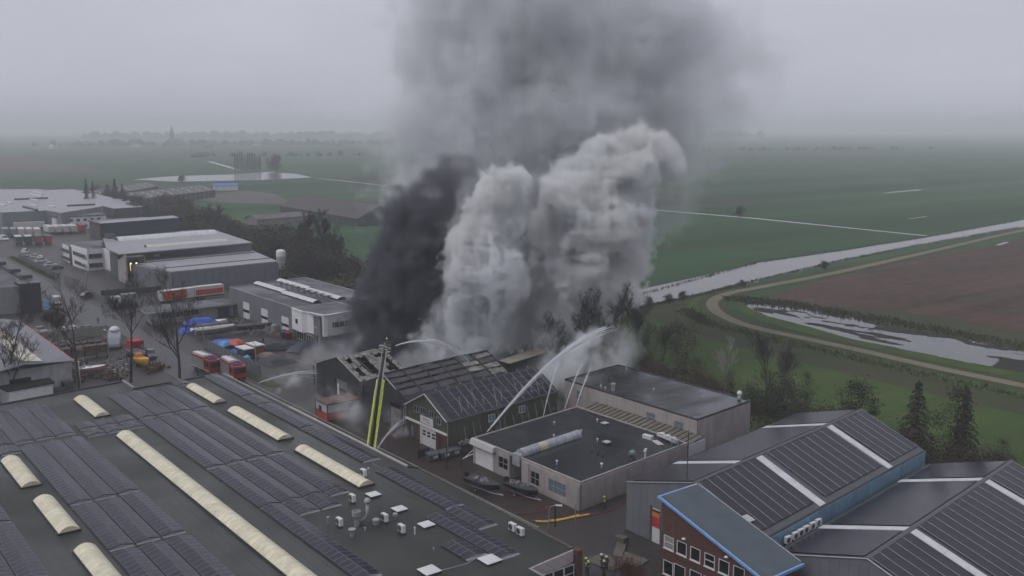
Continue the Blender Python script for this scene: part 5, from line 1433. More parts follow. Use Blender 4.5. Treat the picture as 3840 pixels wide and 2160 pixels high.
# ---- vehicles
M_tyre = mat('tyre', (.018,.018,.018), .8); M_hub = mat('hub_grey', (.25,.25,.26), .5, .4)
def wheel_parts(root, xs, ys, r, wd, par=None):
    for x in xs:
        for y in ys:
            o_ = lpart(root, 'wheel', MB().lathe([(r*.55,-wd/2),(r,-wd/2+.03),(r,wd/2-.03),(r*.55,wd/2)], 12, (x,y,r), 0, 'y'), M_tyre)
            lpart(o_, 'rim', MB().lathe([(r*.5,-wd/2-.01),(r*.5,wd/2+.01)], 8, (x,y,r), 0, 'y'), M_hub)
def car(name, label, x, y, rz, m, kind='car', grp=None, cat=None):
    t_ = thing(name, label, cat or kind, (x,y,0), rz, grp)
    L_, W_, Hh = {'car':(4.3,1.75,1.45),'van':(5.4,2.0,2.35),'suv':(4.6,1.85,1.7)}[kind]
    h2 = L_/2; w2 = W_/2
    def sec(xx, zb, zt, wi, tum=.0):
        return [(xx,-wi,zb),(xx,wi,zb),(xx,wi,zb+(zt-zb)*.6),(xx,wi-tum,zt),(xx,-wi+tum,zt),(xx,-wi,zb+(zt-zb)*.6)]
    belt = .62*Hh if kind != 'van' else .5*Hh
    lpart(t_, 'body', MB().loft([sec(-h2,.35,belt*.85,w2*.88,.06),sec(-h2+.15,.25,belt,w2,.06),sec(h2-.9,.25,belt,w2,.06),sec(h2-.15,.25,belt*.8,w2,.1),sec(h2,.35,belt*.62,w2*.85,.1)][::-1]), m, smooth=False)
    if kind == 'van': r0, r1, t0, t1 = -h2+.03, h2-1.1, -h2+.08, h2-1.75
    else: r0, r1, t0, t1 = -h2+.2, h2-1.15, -h2+.75, h2-2.0
    cab = MB(); tw = w2-.22 if kind != 'van' else w2-.12
    cab.add([(r0,-w2+.05,belt-.02),(r1,-w2+.05,belt-.02),(r1,w2-.05,belt-.02),(r0,w2-.05,belt-.02),(t0,-tw,Hh),(t1,-tw,Hh),(t1,tw,Hh),(t0,tw,Hh)],[(0,1,5,4),(1,2,6,5),(2,3,7,6),(3,0,4,7),(4,5,6,7)])
    lpart(t_, 'cabin', cab, m if kind == 'van' else M_glass)
    if kind != 'van':
        lpart(t_, 'roof_panel', MB().box(t0-.05,-tw-.02,Hh-.03,t1+.05,tw+.02,Hh+.03), m)
    else:
        lpart(t_, 'windscreen', MB().add([(r1+.02,-w2+.15,belt+.05),(r1+.02,w2-.15,belt+.05),(t1+.04,tw-.12,Hh-.1),(t1+.04,-tw+.12,Hh-.1)],[(0,1,2,3)]), M_glass)
        for s_ in (-1,1): lpart(t_, 'side_window', MB().add([(r1-.15,s_*(w2-.035),belt+.05),(r1-1.0,s_*(w2-.035),belt+.05),(t1-.5,s_*(tw+.04),Hh-.25),(t1-.05,s_*(tw+.04),Hh-.25)],[(0,1,2,3)]), M_glass)
    wheel_parts(t_, (-h2+.85,h2-.9), (-w2+.12,w2-.12), .33, .22)
    for s_ in (-1,1):
        lpart(t_, 'headlight', MB().box(h2-.12,s_*w2*.68-.18,belt*.62,h2-.02,s_*w2*.68+.18,belt*.62+.14), M_white)
        lpart(t_, 'tail_light', MB().box(-h2-.01,s_*w2*.72-.12,belt*.7,-h2+.06,s_*w2*.72+.12,belt*.7+.18), M_red)
    return t_
M_cw = mat('car_white', (.60,.60,.60), .3); M_cs = mat('car_silver', (.26,.27,.28), .35, .4); M_cd = mat('car_dark', (.030,.032,.038), .3); M_cbl = mat('car_blue_grey', (.10,.12,.16), .3, .3)
car('delivery_van', 'white delivery van parked beside the dark blue corner bay', -298.6,66.6,R(178),M_cw,'van',cat='van')
car('parked_car', 'white hatchback parked just in front of the white van', -290.5,64.9,R(186),M_cw,'suv','cars along the estate street')
car('parked_car', 'white pickup like car at the far end of the street by the lorries', -431,86,R(150),M_cw,'suv','cars along the estate street')
car('parked_car', 'silver car parked behind the white one near the lorries', -418,84,R(10),M_cs,'car','cars along the estate street')
car('parked_car', 'white car with its nose to the fence near the lorries', -412,86,R(70),M_cw,'car','cars along the estate street')
car('parked_car', 'white estate car in the fenced car park, farthest of three', -397,84.6,R(95),M_cw,'suv','cars in the fenced car park')
car('parked_car', 'white small car in the fenced car park, middle of three', -384,84.8,R(95),M_cw,'car','cars in the fenced car park')
car('parked_car', 'dark car in the fenced car park, nearest of three', -373.5,84.5,R(100),M_cd,'car','cars in the fenced car park')
car('parked_car', 'dark green car standing under the street trees', -304,76.6,R(120),M_cd,'suv','cars along the estate street')
car('parked_car', 'dark grey pickup parked by the yard gate near the red container', -214.5,66.4,R(-10),M_cbl,'suv','cars along the estate street')
car('parked_car', 'dark car behind the red container in the yard', -252,62.4,R(200),M_cd,'suv','cars in the yard')
car('parked_car', 'light grey car at the left end of the yard fence', -258,53.5,R(12),M_cs,'car','cars in the yard')
car('camper_van', 'white boxy camper by the left yard fence', -250,58.6,R(95),M_cw,'van',cat='camper van')
def lorry(label, x, y, rz, mb_, mc, L_=12.0, cabn=True, grp='lorries and trailers in the lorry park', stripe=None):
    t_ = thing('lorry' if cabn else 'lorry_trailer', label, 'lorry' if cabn else 'trailer', (x,y,0), rz, grp)
    lpart(t_, 'cargo_box', MB().box(-L_/2,-1.25,1.15,L_/2,1.25,3.95), mb_)
    lpart(t_, 'chassis', MB().box(-L_/2,-1.0,.75,L_/2,1.0,1.14), M_black)
    if stripe: lpart(t_, 'stripe', MB().box(-L_/2+.3,-1.27,1.5,L_/2-.3,-1.255,3.0), stripe); 
    for k in range(3): lpart(t_, 'door_bar', MB().box(-L_/2-.05,-1.0+k*.9,1.3,-L_/2-.01,-.9+k*.9,3.8), M_trim)
    wheel_parts(t_, (-L_/2+1.2,-L_/2+2.4), (-1.05,1.05), .5, .35)
    if cabn:
        lpart(t_, 'cab', MB().box(L_/2+.5,-1.2,.6,L_/2+2.6,1.2,3.5), mc); lpart(t_, 'windscreen', MB().box(L_/2+2.58,-1.05,1.9,L_/2+2.63,1.05,2.9), M_glass)
        for s_ in (-1, 1): lpart(t_, 'side_window', MB().box(L_/2+1.4,s_*1.21-.01,1.9,L_/2+2.3,s_*1.21+.01,2.8), M_glass)
        wheel_parts(t_, (L_/2+1.4,L_/2-1.5), (-1.05,1.05), .5, .35)
    return t_
M_tr1 = mat('trailer_white', (.50,.48,.47), .6, nscale=1, namt=.1); M_tr2 = mat('trailer_red', (.30,.03,.035), .55); M_tr3 = mat('trailer_green', (.04,.14,.11), .6); M_tr4 = mat('trailer_grey', (.2,.21,.22), .6)
M_tr5 = mat('trailer_blue', (.03,.035,.07), .6)
for i in range(4): lorry(['leftmost','second','third','rightmost'][i]+' of four white lorry trailers in the middle of the park', -502.5+.9*i, 111.2+3.25*i, R(178), M_tr1, M_tr2, 12, False)
for i in range(5): lorry(['leftmost','second','third','fourth','rightmost'][i]+' of five worn white trailers in the left row', -503.5+2.6*i, 92.6+2.85*i, R(172), M_tr1 if i > 1 else M_tr4, M_tr2, 11, False)
lorry('red lorry trailer behind the white row with a dark blue cab', -541,116,R(85),M_tr2,M_tr5,13,True)
lorry('long white trailer in the back row of the lorry park', -528,108,R(82),M_tr1,M_tr5,14,False)
lorry('dark red trailer at the right end of the white row', -500,125.2,R(178),M_tr2,M_tr2,9,False)
for i in range(4): lorry(['left white topped','right white topped','left green topped','right green topped'][i]+' trailer of the front row in the lorry park', -461.5+1.4*i, 89.6+3.6*i, R(176), M_tr2 if i > 1 else M_tr5, M_tr2, 8, False)
for i in range(4): solo('tarpaulin', MB().box(-4.1,-1.35,3.96,4.1,1.35,4.08), M_tr1 if i < 2 else M_tr3, (-461.5+1.4*i,89.6+3.6*i,0), R(176), ['white roof sheet on the left dark trailer','white roof sheet on the second dark trailer','green roof sheet on the left red trailer','green roof sheet on the right red trailer'][i], 'tarpaulin', 'roof sheets of the front trailer row')
car('delivery_van', 'white van at the left edge of the lorry park', -486,88.5,R(20),M_cw,'van',cat='van')
tr = lorry('red curtain side trailer with pale lettering next to the low showroom', -279.2,94.6,R(97),M_tr1,M_tr1,10,False, None)
lpart(tr, 'red_curtain', MB().box(-4.6,-1.30,1.3,2.6,-1.26,3.8), mat('curtain_red', (.45,.06,.03), .6))
ltr = MB()
def S_at(x, z, s):
    for (a, c_, d, e) in ((0,.85,.6,1),(0,.45,.6,.6),(0,0,.6,.15),(0,.5,.15,.9),(.45,.1,.6,.5)): ltr.box(x+a*s,-1.325,z+c_*s,x+d*s,-1.305,z+e*s)
S_at(-.6,2.0,1.1)
for (a, c_, d, e) in ((0,0,.15,1),(0,.85,.55,1),(0,0,.55,.15),(.42,0,.55,.5),(.25,.38,.55,.5)): ltr.box(.4+a*1.1,-1.325,2.0+c_*1.1,.4+d*1.1,-1.305,2.0+e*1.1)
lpart(tr, 'lettering', ltr, mat('pale_pink_ink', (.6,.35,.3), .6))
lorry('white trailer with a low red band standing behind the red curtain trailer', -280.5,104.5,R(93),M_tr1,M_tr1,9,False,None,stripe=M_red)
lorry('pale grey lorry with a white cab parked left of the red trailer', -280,81.5,R(-90),M_tr4,M_cw,4,True,None)
# ---- fire engines
def fire_engine(label, x, y, rz, lad=True):
    t_ = thing('fire_engine', label, 'fire engine', (x,y,0), rz, 'fire engines in the street'); t_.scale = (1.12,1.1,1.12)
    M_fr = mat('fire_red', (.26,.020,.010), .3, nscale=3, namt=.1)
    lpart(t_, 'body', MB().box(-3.7,-1.22,.75,1.6,1.22,3.0), M_fr)
    lpart(t_, 'cab', MB().loft([[(1.65,-1.22,.55),(1.65,1.22,.55),(1.65,1.22,2.85),(1.65,-1.22,2.85)],[(3.5,-1.22,.55),(3.5,1.22,.55),(3.5,1.22,2.7),(3.5,-1.22,2.7)],[(3.8,-1.15,.6),(3.8,1.15,.6),(3.7,1.1,2.0),(3.7,-1.1,2.0)]][::-1]), M_fr)
    lpart(t_, 'chassis', MB().box(-3.7,-1.0,.45,3.6,1.0,.74), M_black)
    lpart(t_, 'windscreen', MB().box(3.56,-1.05,1.55,3.78,1.05,2.45), M_glass)
    for s_ in (-1,1):
        lpart(t_, 'side_window', MB().box(1.9,s_*1.23-.01,1.6,3.3,s_*1.23+.01,2.4), M_glass)
        for k in range(3): lpart(t_, 'locker_shutter', MB().box(-3.4+k*1.65,s_*1.235-.012,1.0,-1.95+k*1.65,s_*1.235+.012,2.7), M_alu)
        for k in range(3): lpart(t_, 'locker_lamp', MB().box(-3.5+k*1.65,s_*1.26-.01,1.0,-3.42+k*1.65,s_*1.26+.01,2.7), M_white)
        lpart(t_, 'reflective_band', MB().box(-3.7,s_*1.25-.012,.8,3.5,s_*1.25+.01,.92), M_white)
    lpart(t_, 'roof_locker', MB().box(-3.5,-.95,3.0,.9,.1,3.35), M_whitem)
    lpart(t_, 'roof_rail', MB().box(-3.6,.75,3.0,1.4,.85,3.3), M_alu)
    lpart(t_, 'ladder', MB().box(-3.4,.2,3.05,1.2,.65,3.22), M_alu)
    lpart(t_, 'light_bar', MB().box(2.3,-.9,2.8,2.65,.9,3.0), mat('blue_light', (.03,.08,.5), .3))
    wheel_parts(t_, (-2.4,2.6), (-1.1,1.1), .5, .32)
    return t_
fire_engine('fire engine with open lockers, left one of two at the end of the hall', -194.6,71.4, R(5))
fire_engine('fire engine with white roof lockers, half hidden by the hall roof', -186.6,73.9, R(-3))
# ladder truck in the street, its ladder raised over the burnt halls
lt_ = thing('ladder_truck', 'turntable ladder truck with yellow and black ladder raised towards the burnt roofs', 'fire engine', (-121.9,68.7,0), 0)
M_fr = MATS['fire_red']
lpart(lt_, 'chassis', MB().box(-4.5,-1.2,.5,4.6,1.2,1.3), M_black); lpart(lt_, 'deck', MB().box(-4.3,-1.25,1.3,2.2,1.25,1.8), M_fr)
lpart(lt_, 'cab', MB().box(2.6,-1.2,.6,4.8,1.2,2.7), M_fr); wheel_parts(lt_, (-3.0,3.4), (-1.1,1.1), .5, .34)
lpart(lt_, 'turntable', MB().lathe([(1.1,1.8),(1.1,2.2),(.7,2.4)], 14), M_alu)
A0 = Vector((0,0,2.7)); A1 = Vector((-9.1,8.2,15.6)); dL = (A1-A0); LL_ = dL.length; dL.normalize()
wv = dL.cross(Vector((0,0,1))).normalized(); nv = wv.cross(dL).normalized()
secs = [(0,10.2,.46,.42,M_yel),(4.5,12.0,.40,.36,M_yel),(8.5,LL_,.34,.30,mat('bare_ladder', (.36,.35,.30), .5,.4))]
for k, (s0, s1, wd, hh_, m_) in enumerate(secs):
    sec = None
    for sd_ in (-1, 1):
        p = [A0+dL*s0+wv*wd*sd_+nv*(.16*k), A0+dL*s1+wv*wd*sd_+nv*(.16*k)]
        lpart(lt_, 'ladder_rail', MB().tube(p, .085, 4), m_)
        p2 = [q+nv*hh_ for q in p]
        lpart(lt_, 'ladder_handrail', MB().tube(p2, .045, 4), m_)
        br = MB(); n = int((s1-s0)/.75)
        for i in range(n):
            u = A0+dL*(s0+(s1-s0)*i/n)+wv*wd*sd_+nv*(.16*k); v_ = A0+dL*(s0+(s1-s0)*(i+.5)/n)+wv*wd*sd_+nv*(.16*k+hh_); w__ = A0+dL*(s0+(s1-s0)*(i+1)/n)+wv*wd*sd_+nv*(.16*k)
            br.tube([u,v_,w__], .028, 3, cap=False)
        lpart(lt_, 'ladder_bracing', br, m_)
    lpart(lt_, 'ladder_bed', MB().tube([A0+dL*(s0+.2)+nv*(.16*k-.05), A0+dL*(s1-.2)+nv*(.16*k-.05)], wd*.45, 4), M_black)
    if k < 2:
        for sd_ in (-1,1):
            lpart(lt_, 'side_panel', MB().add([tuple(A0+dL*s0+wv*(wd+.02)*sd_), tuple(A0+dL*s1+wv*(wd+.02)*sd_), tuple(A0+dL*s1+wv*(wd+.02)*sd_+nv*.34), tuple(A0+dL*s0+wv*(wd+.02)*sd_+nv*.34), tuple(A0+dL*s0+wv*(wd+.22)*sd_), tuple(A0+dL*s1+wv*(wd+.22)*sd_), tuple(A0+dL*s1+wv*(wd+.22)*sd_+nv*.34), tuple(A0+dL*s0+wv*(wd+.22)*sd_+nv*.34)],[(0,1,2,3),(7,6,5,4),(0,4,5,1),(3,2,6,7),(0,3,7,4),(1,5,6,2)]), M_yel)
    rg_ = MB()
    n = int((s1-s0)/.33)
    for i in range(n):
        c_ = A0+dL*(s0+.33*i)+nv*(.16*k); rg_.tube([c_-wv*wd, c_+wv*wd], .025, 3, cap=False)
    lpart(lt_, 'ladder_rungs', rg_, M_darktrim, kind='stuff')
bk = thing('rescue_basket', 'grey rescue cage at the tip of the raised ladder', 'basket', tuple(Vector(lt_.location)+A1+Vector((0,0,-.6))), R(20))
for z_ in (0,.55,1.1):
    lpart(bk, 'rail', MB().tube([(-.75,-.6,z_),(.75,-.6,z_),(.75,.6,z_),(-.75,.6,z_),(-.75,-.6,z_)], .045, 4), M_alu)
for x_, y_ in ((-.75,-.6),(.75,-.6),(.75,.6),(-.75,.6),(0,-.6),(0,.6)): lpart(bk, 'post', MB().tube([(x_,y_,0),(x_,y_,1.15)], .04, 4), M_alu)
lpart(bk, 'floor', MB().box(-.75,-.6,-.08,.75,.6,0), M_alu); lpart(bk, 'side_sheet', MB().box(-.8,-.62,.05,-.76,.62,.9), M_trim)
lpart(bk, 'monitor_nozzle', MB().tube([(.5,0,1.1),(.6,.3,1.5),(.9,.9,1.6)], [.09,.08,.06], 6), M_darktrim)
lpart(bk, 'hose', MB().tube([(.6,.2,1.4),(1.0,.3,.9),(1.05,.2,.2),(.5,.1,-.3),(0,0,-.5)], .07, 6), M_black)
# ---- people
M_bunk = mat('bunker_gear', (.050,.044,.032), .8, nscale=12, namt=.3); M_hel = mat('yellow_helmet', (.62,.66,.12), .35); M_helw = mat('white_helmet', (.62,.60,.50), .35)
M_skin = mat('skin', (.42,.26,.19), .6); M_refl = mat('reflective_tape', (.45,.45,.36), .5)
def person(label, x, y, z, rz, gear=M_bunk, helmet=M_hel, pose='stand', firefighter=True, grp=None, s=1.0):
    """one continuous skinned body with joints; helmet, tank and tape are its children"""
    t_ = thing('person', label, 'person', (x,y,z), rz, grp)
    J = {'pel':(0,0,.95),'chest':(.02,0,1.32),'neck':(.03,0,1.50),'head':(.05,0,1.62),'top':(.05,0,1.74)}
    if pose == 'walk': L1, L2 = ((.22,.10,.52),(.12,.11,.06),(.30,.12,.03)), ((-.02,-.10,.50),(-.30,-.11,.10),(-.14,-.12,.03)); Ar, Al = ((.16,.26,1.16),(.36,.22,1.02)), ((-.14,-.27,1.16),(-.05,-.30,.92))
    elif pose == 'reach': L1, L2 = ((.05,.12,.50),(.0,.15,.06),(.18,.17,.03)), ((.0,-.12,.50),(-.04,-.15,.06),(.14,-.17,.03)); Ar, Al = ((.24,.22,1.22),(.48,.12,1.30)), ((.24,-.22,1.22),(.48,-.12,1.28))
    else: L1, L2 = ((.03,.10,.50),(0,.12,.06),(.18,.14,.03)), ((.02,-.10,.50),(-.02,-.12,.06),(.16,-.14,.03)); Ar, Al = ((.03,.28,1.14),(.12,.28,.90)), ((.02,-.28,1.14),(.10,-.28,.90))
    verts = [J['pel'],J['chest'],J['neck'],J['head'],J['top']]; edges = [(0,1),(1,2),(2,3),(3,4)]; rad = [.17,.19,.075,.10,.085]
    def chain(start, pts, rr__):
        last = start
        for p, r__ in zip(pts, rr__): verts.append(p); rad.append(r__); edges.append((last, len(verts)-1)); last = len(verts)-1
    for sgn, Lg in ((1,L1),(-1,L2)): chain(0, [(0,sgn*.10,.86)]+list(Lg), [.12,.085,.062,.045])
    for sgn, Am in ((1,Ar),(-1,Al)):
        h_ = Am[1]; chain(1, [(.02,sgn*.20,1.42)]+list(Am)+[(h_[0]+.07,h_[1],h_[2]-.04)], [.085,.065,.048,.045])
    me = bpy.data.meshes.new('body'); me.from_pydata(verts, edges, []); me.materials.append(gear)
    o_ = bpy.data.objects.new('body', me); COL.objects.link(o_); o_.parent = t_
    md = o_.modifiers.new('skin', 'SKIN'); md.use_smooth_shade = True
    for i, sv in enumerate(me.skin_vertices[0].data): sv.radius = (rad[i], rad[i]*(1.25 if i == 1 else 1)); sv.use_root = (i == 0)
    o_.modifiers.new('sub', 'SUBSURF').levels = 1; o_.modifiers['sub'].render_levels = 1
    if s != 1: t_.scale = (s,s,s)
    lpart(t_, 'face', MB().lathe([(.04,-.09),(.085,-.04),(.09,.02),(.06,.06)], 8, (.075,0,1.62)), M_skin, smooth=True)
    if firefighter:
        lpart(t_, 'helmet', MB().lathe([(.17,0),(.145,.02),(.14,.08),(.11,.14),(.05,.175),(.01,.18)], 12, (.045,0,1.66)), helmet, smooth=True)
        lpart(t_, 'air_tank', MB().lathe([(.05,1.05),(.09,1.1),(.09,1.42),(.05,1.48)], 8, (-.24,0,0)), M_yel if helmet is M_hel else M_darktrim)
        lpart(t_, 'reflective_band', MB().lathe([(.225,-.03),(.225,.03)], 12, (.02,0,1.18)), M_refl)
    else: lpart(t_, 'hair', MB().lathe([(.10,0),(.115,.05),(.09,.1),(.02,.13)], 8, (.035,0,1.66)), M_black, smooth=True)
    return t_
person('firefighter walking along the grey concrete wall past the yellow hose', -89.4,85.4,0,R(150),pose='walk')
person('firefighter leaning at the nozzle in the rescue cage', -130.6,76.9,15.55,R(60),pose='reach',helmet=M_helw)
GF = 'firefighters gathered at the bottom edge'
person('firefighter standing left and apart in the group at the bottom edge', -77.9,69.9,0,R(80),grp=GF)
person('firefighter with the brightest helmet behind the front pair of the group', -77.0,70.9,0,R(200),grp=GF)
person('firefighter in the front middle of the group at the bottom edge', -76.3,70.5,0,R(20),grp=GF)
person('firefighter with pale helmet at the right back of the group', -76.7,73.0,0,R(240),helmet=M_helw,grp=GF)
person('firefighter with pale helmet at the right of the group, half turned away', -75.9,73.0,0,R(150),helmet=M_helw,grp=GF)
person('firefighter with pale helmet in the right front of the group', -75.3,72.0,0,R(100),helmet=M_helw,grp=GF)
person('dark dressed person standing in front of the left fire engine', -192.4,68.6,0,R(70),M_cd,firefighter=False)
person('dark figure on the street right of the white hatchback, left of two', -283.2,67.9,0,R(30),M_cd,firefighter=False,grp='people on the far street')
person('dark figure on the street right of the white hatchback, right of two', -281.0,68.7,0,R(200),M_cd,firefighter=False,grp='people on the far street')
person('dark figure alone in the middle of the wet street', -260.6,67.8,0,R(0),M_cd,firefighter=False,pose='walk',grp='people on the far street')
# ---- site cabin
cbn = thing('site_cabin', 'red and white site cabin with a scorched brown lid in front of the burnt hall', 'cabin', (-151.7,74.8,0))
M_cabr = mat('cabin_red', (.40,.05,.04), .6, nscale=1, namt=.2); M_cabw = mat('cabin_white', (.48,.47,.49), .6, nscale=1.2, namt=.1)
wpart(cbn, 'lower_wall', MB().box(-151.7,74.8,.1,-147.4,81.3,1.45), M_cabr); wpart(cbn, 'upper_wall', MB().box(-151.7,74.8,1.453,-147.4,81.3,2.85), M_cabw)
wpart(cbn, 'roof', MB().box(-151.85,74.65,2.85,-147.25,81.45,3.02), M_rust)
wpart(cbn, 'door', MB().box(-147.39,78.9,.2,-147.33,80.0,2.5), M_glass); wpart(cbn, 'window', MB().box(-150.6,74.72,1.3,-149.6,74.79,2.3), M_glass)
for x_, y_ in ((-151.72,74.78),(-147.42,74.78),(-147.42,81.2)): wpart(cbn, 'corner_post', MB().box(x_-.06,y_-.06,.05,x_+.1,y_+.1,2.9), M_darktrim)
solo('white_post', MB().box(-.25,-.1,0,.25,.1,4.2), M_white, (-154.6,80.8,0), 0, 'white upright panel standing behind the red and white cabin', 'post')
# ---- waste containers by the green workshop
M_cont = mat('container_grey', (.070,.078,.085), .5, nscale=2, namt=.2)
for i, (x_, y_) in enumerate(((-119.4,77.9),(-119.1,79.8),(-119.2,81.7))):
    t_ = thing('waste_container', ['nearest','middle','farthest'][i]+' of three grey waste containers beside the green workshop', 'waste container', (x_,y_,0), R(86), 'grey waste containers')
    lpart(t_, 'bin', MB().loft([[(-.8,-.55,.15),(.8,-.55,.15),(.8,.55,.15),(-.8,.55,.15)],[(-.9,-.65,1.15),(.9,-.65,1.15),(.9,.65,1.15),(-.9,.65,1.15)]]), M_cont)
    lpart(t_, 'lid', MB().loft([[(-.93,-.68,1.16),(.93,-.68,1.16),(.93,.68,1.16),(-.93,.68,1.16)],[(-.9,-.4,1.36),(.9,-.4,1.36),(.9,.6,1.40),(-.9,.6,1.40)]]), M_cont)
    st = MB(); st.box(-.15,-.69,.55,.6,-.66,.95); lpart(t_, 'sticker', st, M_whitem, rot=None)
    sk_ = MB(); 
    for q in range(3): sk_.box(-.08,-.70,.62+q*.1,.5-.15*q,-.692,.66+q*.1)
    lpart(t_, 'print', sk_, M_ink)
    for q in (-.6,.6): lpart(t_, 'caster', MB().lathe([(.08,-.04),(.08,.04)], 8, (q,0,.08), 0, 'y'), M_black)
dp = thing('debris_container', 'open grey container heaped with pale and brown rubbish beside the waste containers', 'container', (-119.6,84.0,0), R(86))
lpart(dp, 'bin', MB().loft([[(-1,-.7,.1),(1,-.7,.1),(1,.7,.1),(-1,.7,.1)],[(-1.1,-.8,1.5),(1.1,-.8,1.5),(1.1,.8,1.5),(-1.1,.8,1.5)]]), M_cont)
jb = MB(); rj = random.Random(4)
for k in range(26):
    x_, y_ = rj.uniform(-.9,.9), rj.uniform(-.6,.6); s_ = rj.uniform(.1,.28); jb.box(x_-s_,y_-s_*.6,1.45,x_+s_,y_+s_*.6,1.6+rj.random()*.35)
lpart(dp, 'rubbish', jb, mat('mixed_rubbish', (.10,.075,.06), .8, nscale=2.5, col2=(.40,.36,.33)), kind='stuff')
for i, (x_, y_, h_) in enumerate(((-114.9,77.5,4.2),(-114.6,80.0,3.6))):
    solo('dark_post', MB().tube([(0,0,0),(0,0,h_)], .09, 8), mat('rusty_post', (.05,.028,.022), .8), (x_,y_,0), 0, ['left','right'][i]+' of two rusty posts in front of the garage door', 'post', 'rusty posts by the garage')
solo('dark_gate', MB().box(-.1,-.1,0,.1,.1,2.6).box(-.05,.1,.2,.05,2.0,1.5), M_darktrim, (-121.3,76.6,0), 0, 'short black gate post and rail left of the waste containers', 'gate')
pl_ = MB(); pl_.tube([(-1,0,.1),(.7,.5,1.8)], .06, 4); pl_.tube([(-1.2,-.6,.05),(.6,.3,.9)], .06, 4)
solo('leaning_planks', pl_, M_whitew, (-116.6,83.2,0), R(35), 'pale planks leaning against the white garage corner', 'planks')
# boats on trailers in front of the low unit
M_hull = mat('dark_hull', (.022,.022,.026), .35); M_deck = mat('grey_deck', (.035,.035,.04), .6, nscale=2, namt=.4)
def boat_mesh(L_, W_, H_, zb=.6):
    rings = []
    for k in range(9):
        t = k/8; x = -L_/2+L_*t; w_ = W_/2*(1-max(0,(t-.55)/.45)**2.2*.97); z0_ = zb+.45*max(0,(t-.6)/.4)**2*H_; top = zb+H_*(1+.22*t*t)
        rings.append([(x,0,z0_),(x,w_*.55,z0_+.12),(x,w_*.95,z0_+(top-z0_)*.6),(x,w_,top),(x,-w_,top),(x,-w_*.95,z0_+(top-z0_)*.6),(x,-w_*.55,z0_+.12)][::-1])
    return MB().loft(rings)
def boat_inner(L_, W_, H_, zb=.6):
    rings = []
    for k in range(9):
        t = k/8*.93+.02; x = -L_/2+L_*t; w_ = W_/2*(1-max(0,(t-.55)/.45)**2.2*.97)*.82; top = zb+H_*(1+.22*t*t)+.01
        rings.append([(x,-w_,top),(x,w_,top),(x,w_*.7,top+.02),(x,-w_*.7,top+.02)])
    return MB().loft(rings)
def boat(label, x, y, rz, L_=6.2, W_=2.2, H_=.9, hull=M_hull, deck=M_deck, z=0, trailer=True, grp=None, motor=True, clutter=7, seed=1):
    t_ = thing('motor_boat', label, 'boat', (x,y,z), rz, grp)
    lpart(t_, 'hull', boat_mesh(L_,W_,H_), hull, smooth=False); lpart(t_, 'deck', boat_inner(L_,W_,H_), deck)
    rj = random.Random(seed)
    cb_ = MB()
    for k in range(clutter):
        x_, y_ = rj.uniform(-L_*.36,L_*.2), rj.uniform(-W_*.25,W_*.25); s_ = rj.uniform(.1,.3); cb_.box(x_-s_,y_-s_*.7,.6+H_,x_+s_,y_+s_*.7,.7+H_+rj.random()*.4)
    if clutter: lpart(t_, 'deck_clutter', cb_, mat('boat_clutter', (.04,.04,.045), .6, nscale=2.0, col2=(.35,.34,.34)), kind='stuff')
    if motor:
        lpart(t_, 'outboard_motor', MB().loft([[(-L_/2-.55,-.22,1.3),(-L_/2-.1,-.22,1.3),(-L_/2-.1,.22,1.3),(-L_/2-.55,.22,1.3)],[(-L_/2-.65,-.2,1.95),(-L_/2-.1,-.2,2.0),(-L_/2-.1,.2,2.0),(-L_/2-.65,.2,1.95)]]).box(-L_/2-.35,-.08,.45,-L_/2-.15,.08,1.3), M_black)
        lpart(t_, 'windscreen', MB().add([(.3,-W_*.3,.6+H_),(.3,W_*.3,.6+H_),(.05,W_*.26,1.05+H_),(.05,-W_*.26,1.05+H_)],[(0,1,2,3)]), M_glassb)
    if trailer:
        lpart(t_, 'trailer_frame', MB().tube([(-L_*.35,-.5,.45),(L_*.3,-.5,.45),(L_*.62,0,.45)], .05, 4).tube([(-L_*.35,.5,.45),(L_*.3,.5,.45),(L_*.62,0,.45)], .05, 4), M_trim)
        wheel_parts(t_, (-.6,), (-1.0,1.0), .33, .2)
    return t_
boat('dark open motor boat on a trailer, left one by the concrete unit', -104.4,76.6,R(8),seed=3,grp='dark boats on trailers')
boat('dark motor boat with white gear on deck, right one by the concrete unit', -99.6,79.7,R(6),5.8,2.1,.85,seed=8,grp='dark boats on trailers',clutter=10)
dcl = thing('stone_row', 'rows of small pale stones on the brick forecourt by the boats', 'stones', (-109,78.5,0))
for k in range(12): lpart(dcl, 'stone', MB().lathe([(.05,0),(.12,.06),(.06,.13)], 6, ((k%6)*.45+(k//6)*1.6,(k//6)*-.9+(k%6)*.28,0)), M_whitem)
# hoses
def hose(label, pts, r, m, cat='hose', grp=None):
    P_ = [Vector(p) for p in pts]; out = []
    for i in range(len(P_)-1):
        p0,p1,p2,p3 = P_[max(i-1,0)],P_[i],P_[i+1],P_[min(i+2,len(P_)-1)]
        for k in range(6):
            t = k/6; out.append(.5*((2*p1)+(p2-p0)*t+(2*p0-5*p1+4*p2-p3)*t*t+(3*p1-p0-3*p2+p3)*t**3))
    out.append(P_[-1])
    o_ = solo('fire_hose', MB().tube(out, r, 6), m, tuple(P_[0]), 0, label, cat, grp, world=True, smooth=True); return o_
M_hy = mat('hose_yellow', (.60,.36,.05), .6, nscale=2, namt=.15); M_hr = mat('hose_red', (.22,.035,.035), .6)
hose('thick flat yellow hose lying bent on the forecourt, longer strand', [(-91.8,75.6,.06),(-91.0,76.3,.06),(-90.2,77.8,.06),(-89.7,80.2,.06),(-89.2,82.6,.06)], .13, M_hy, grp='yellow hoses')
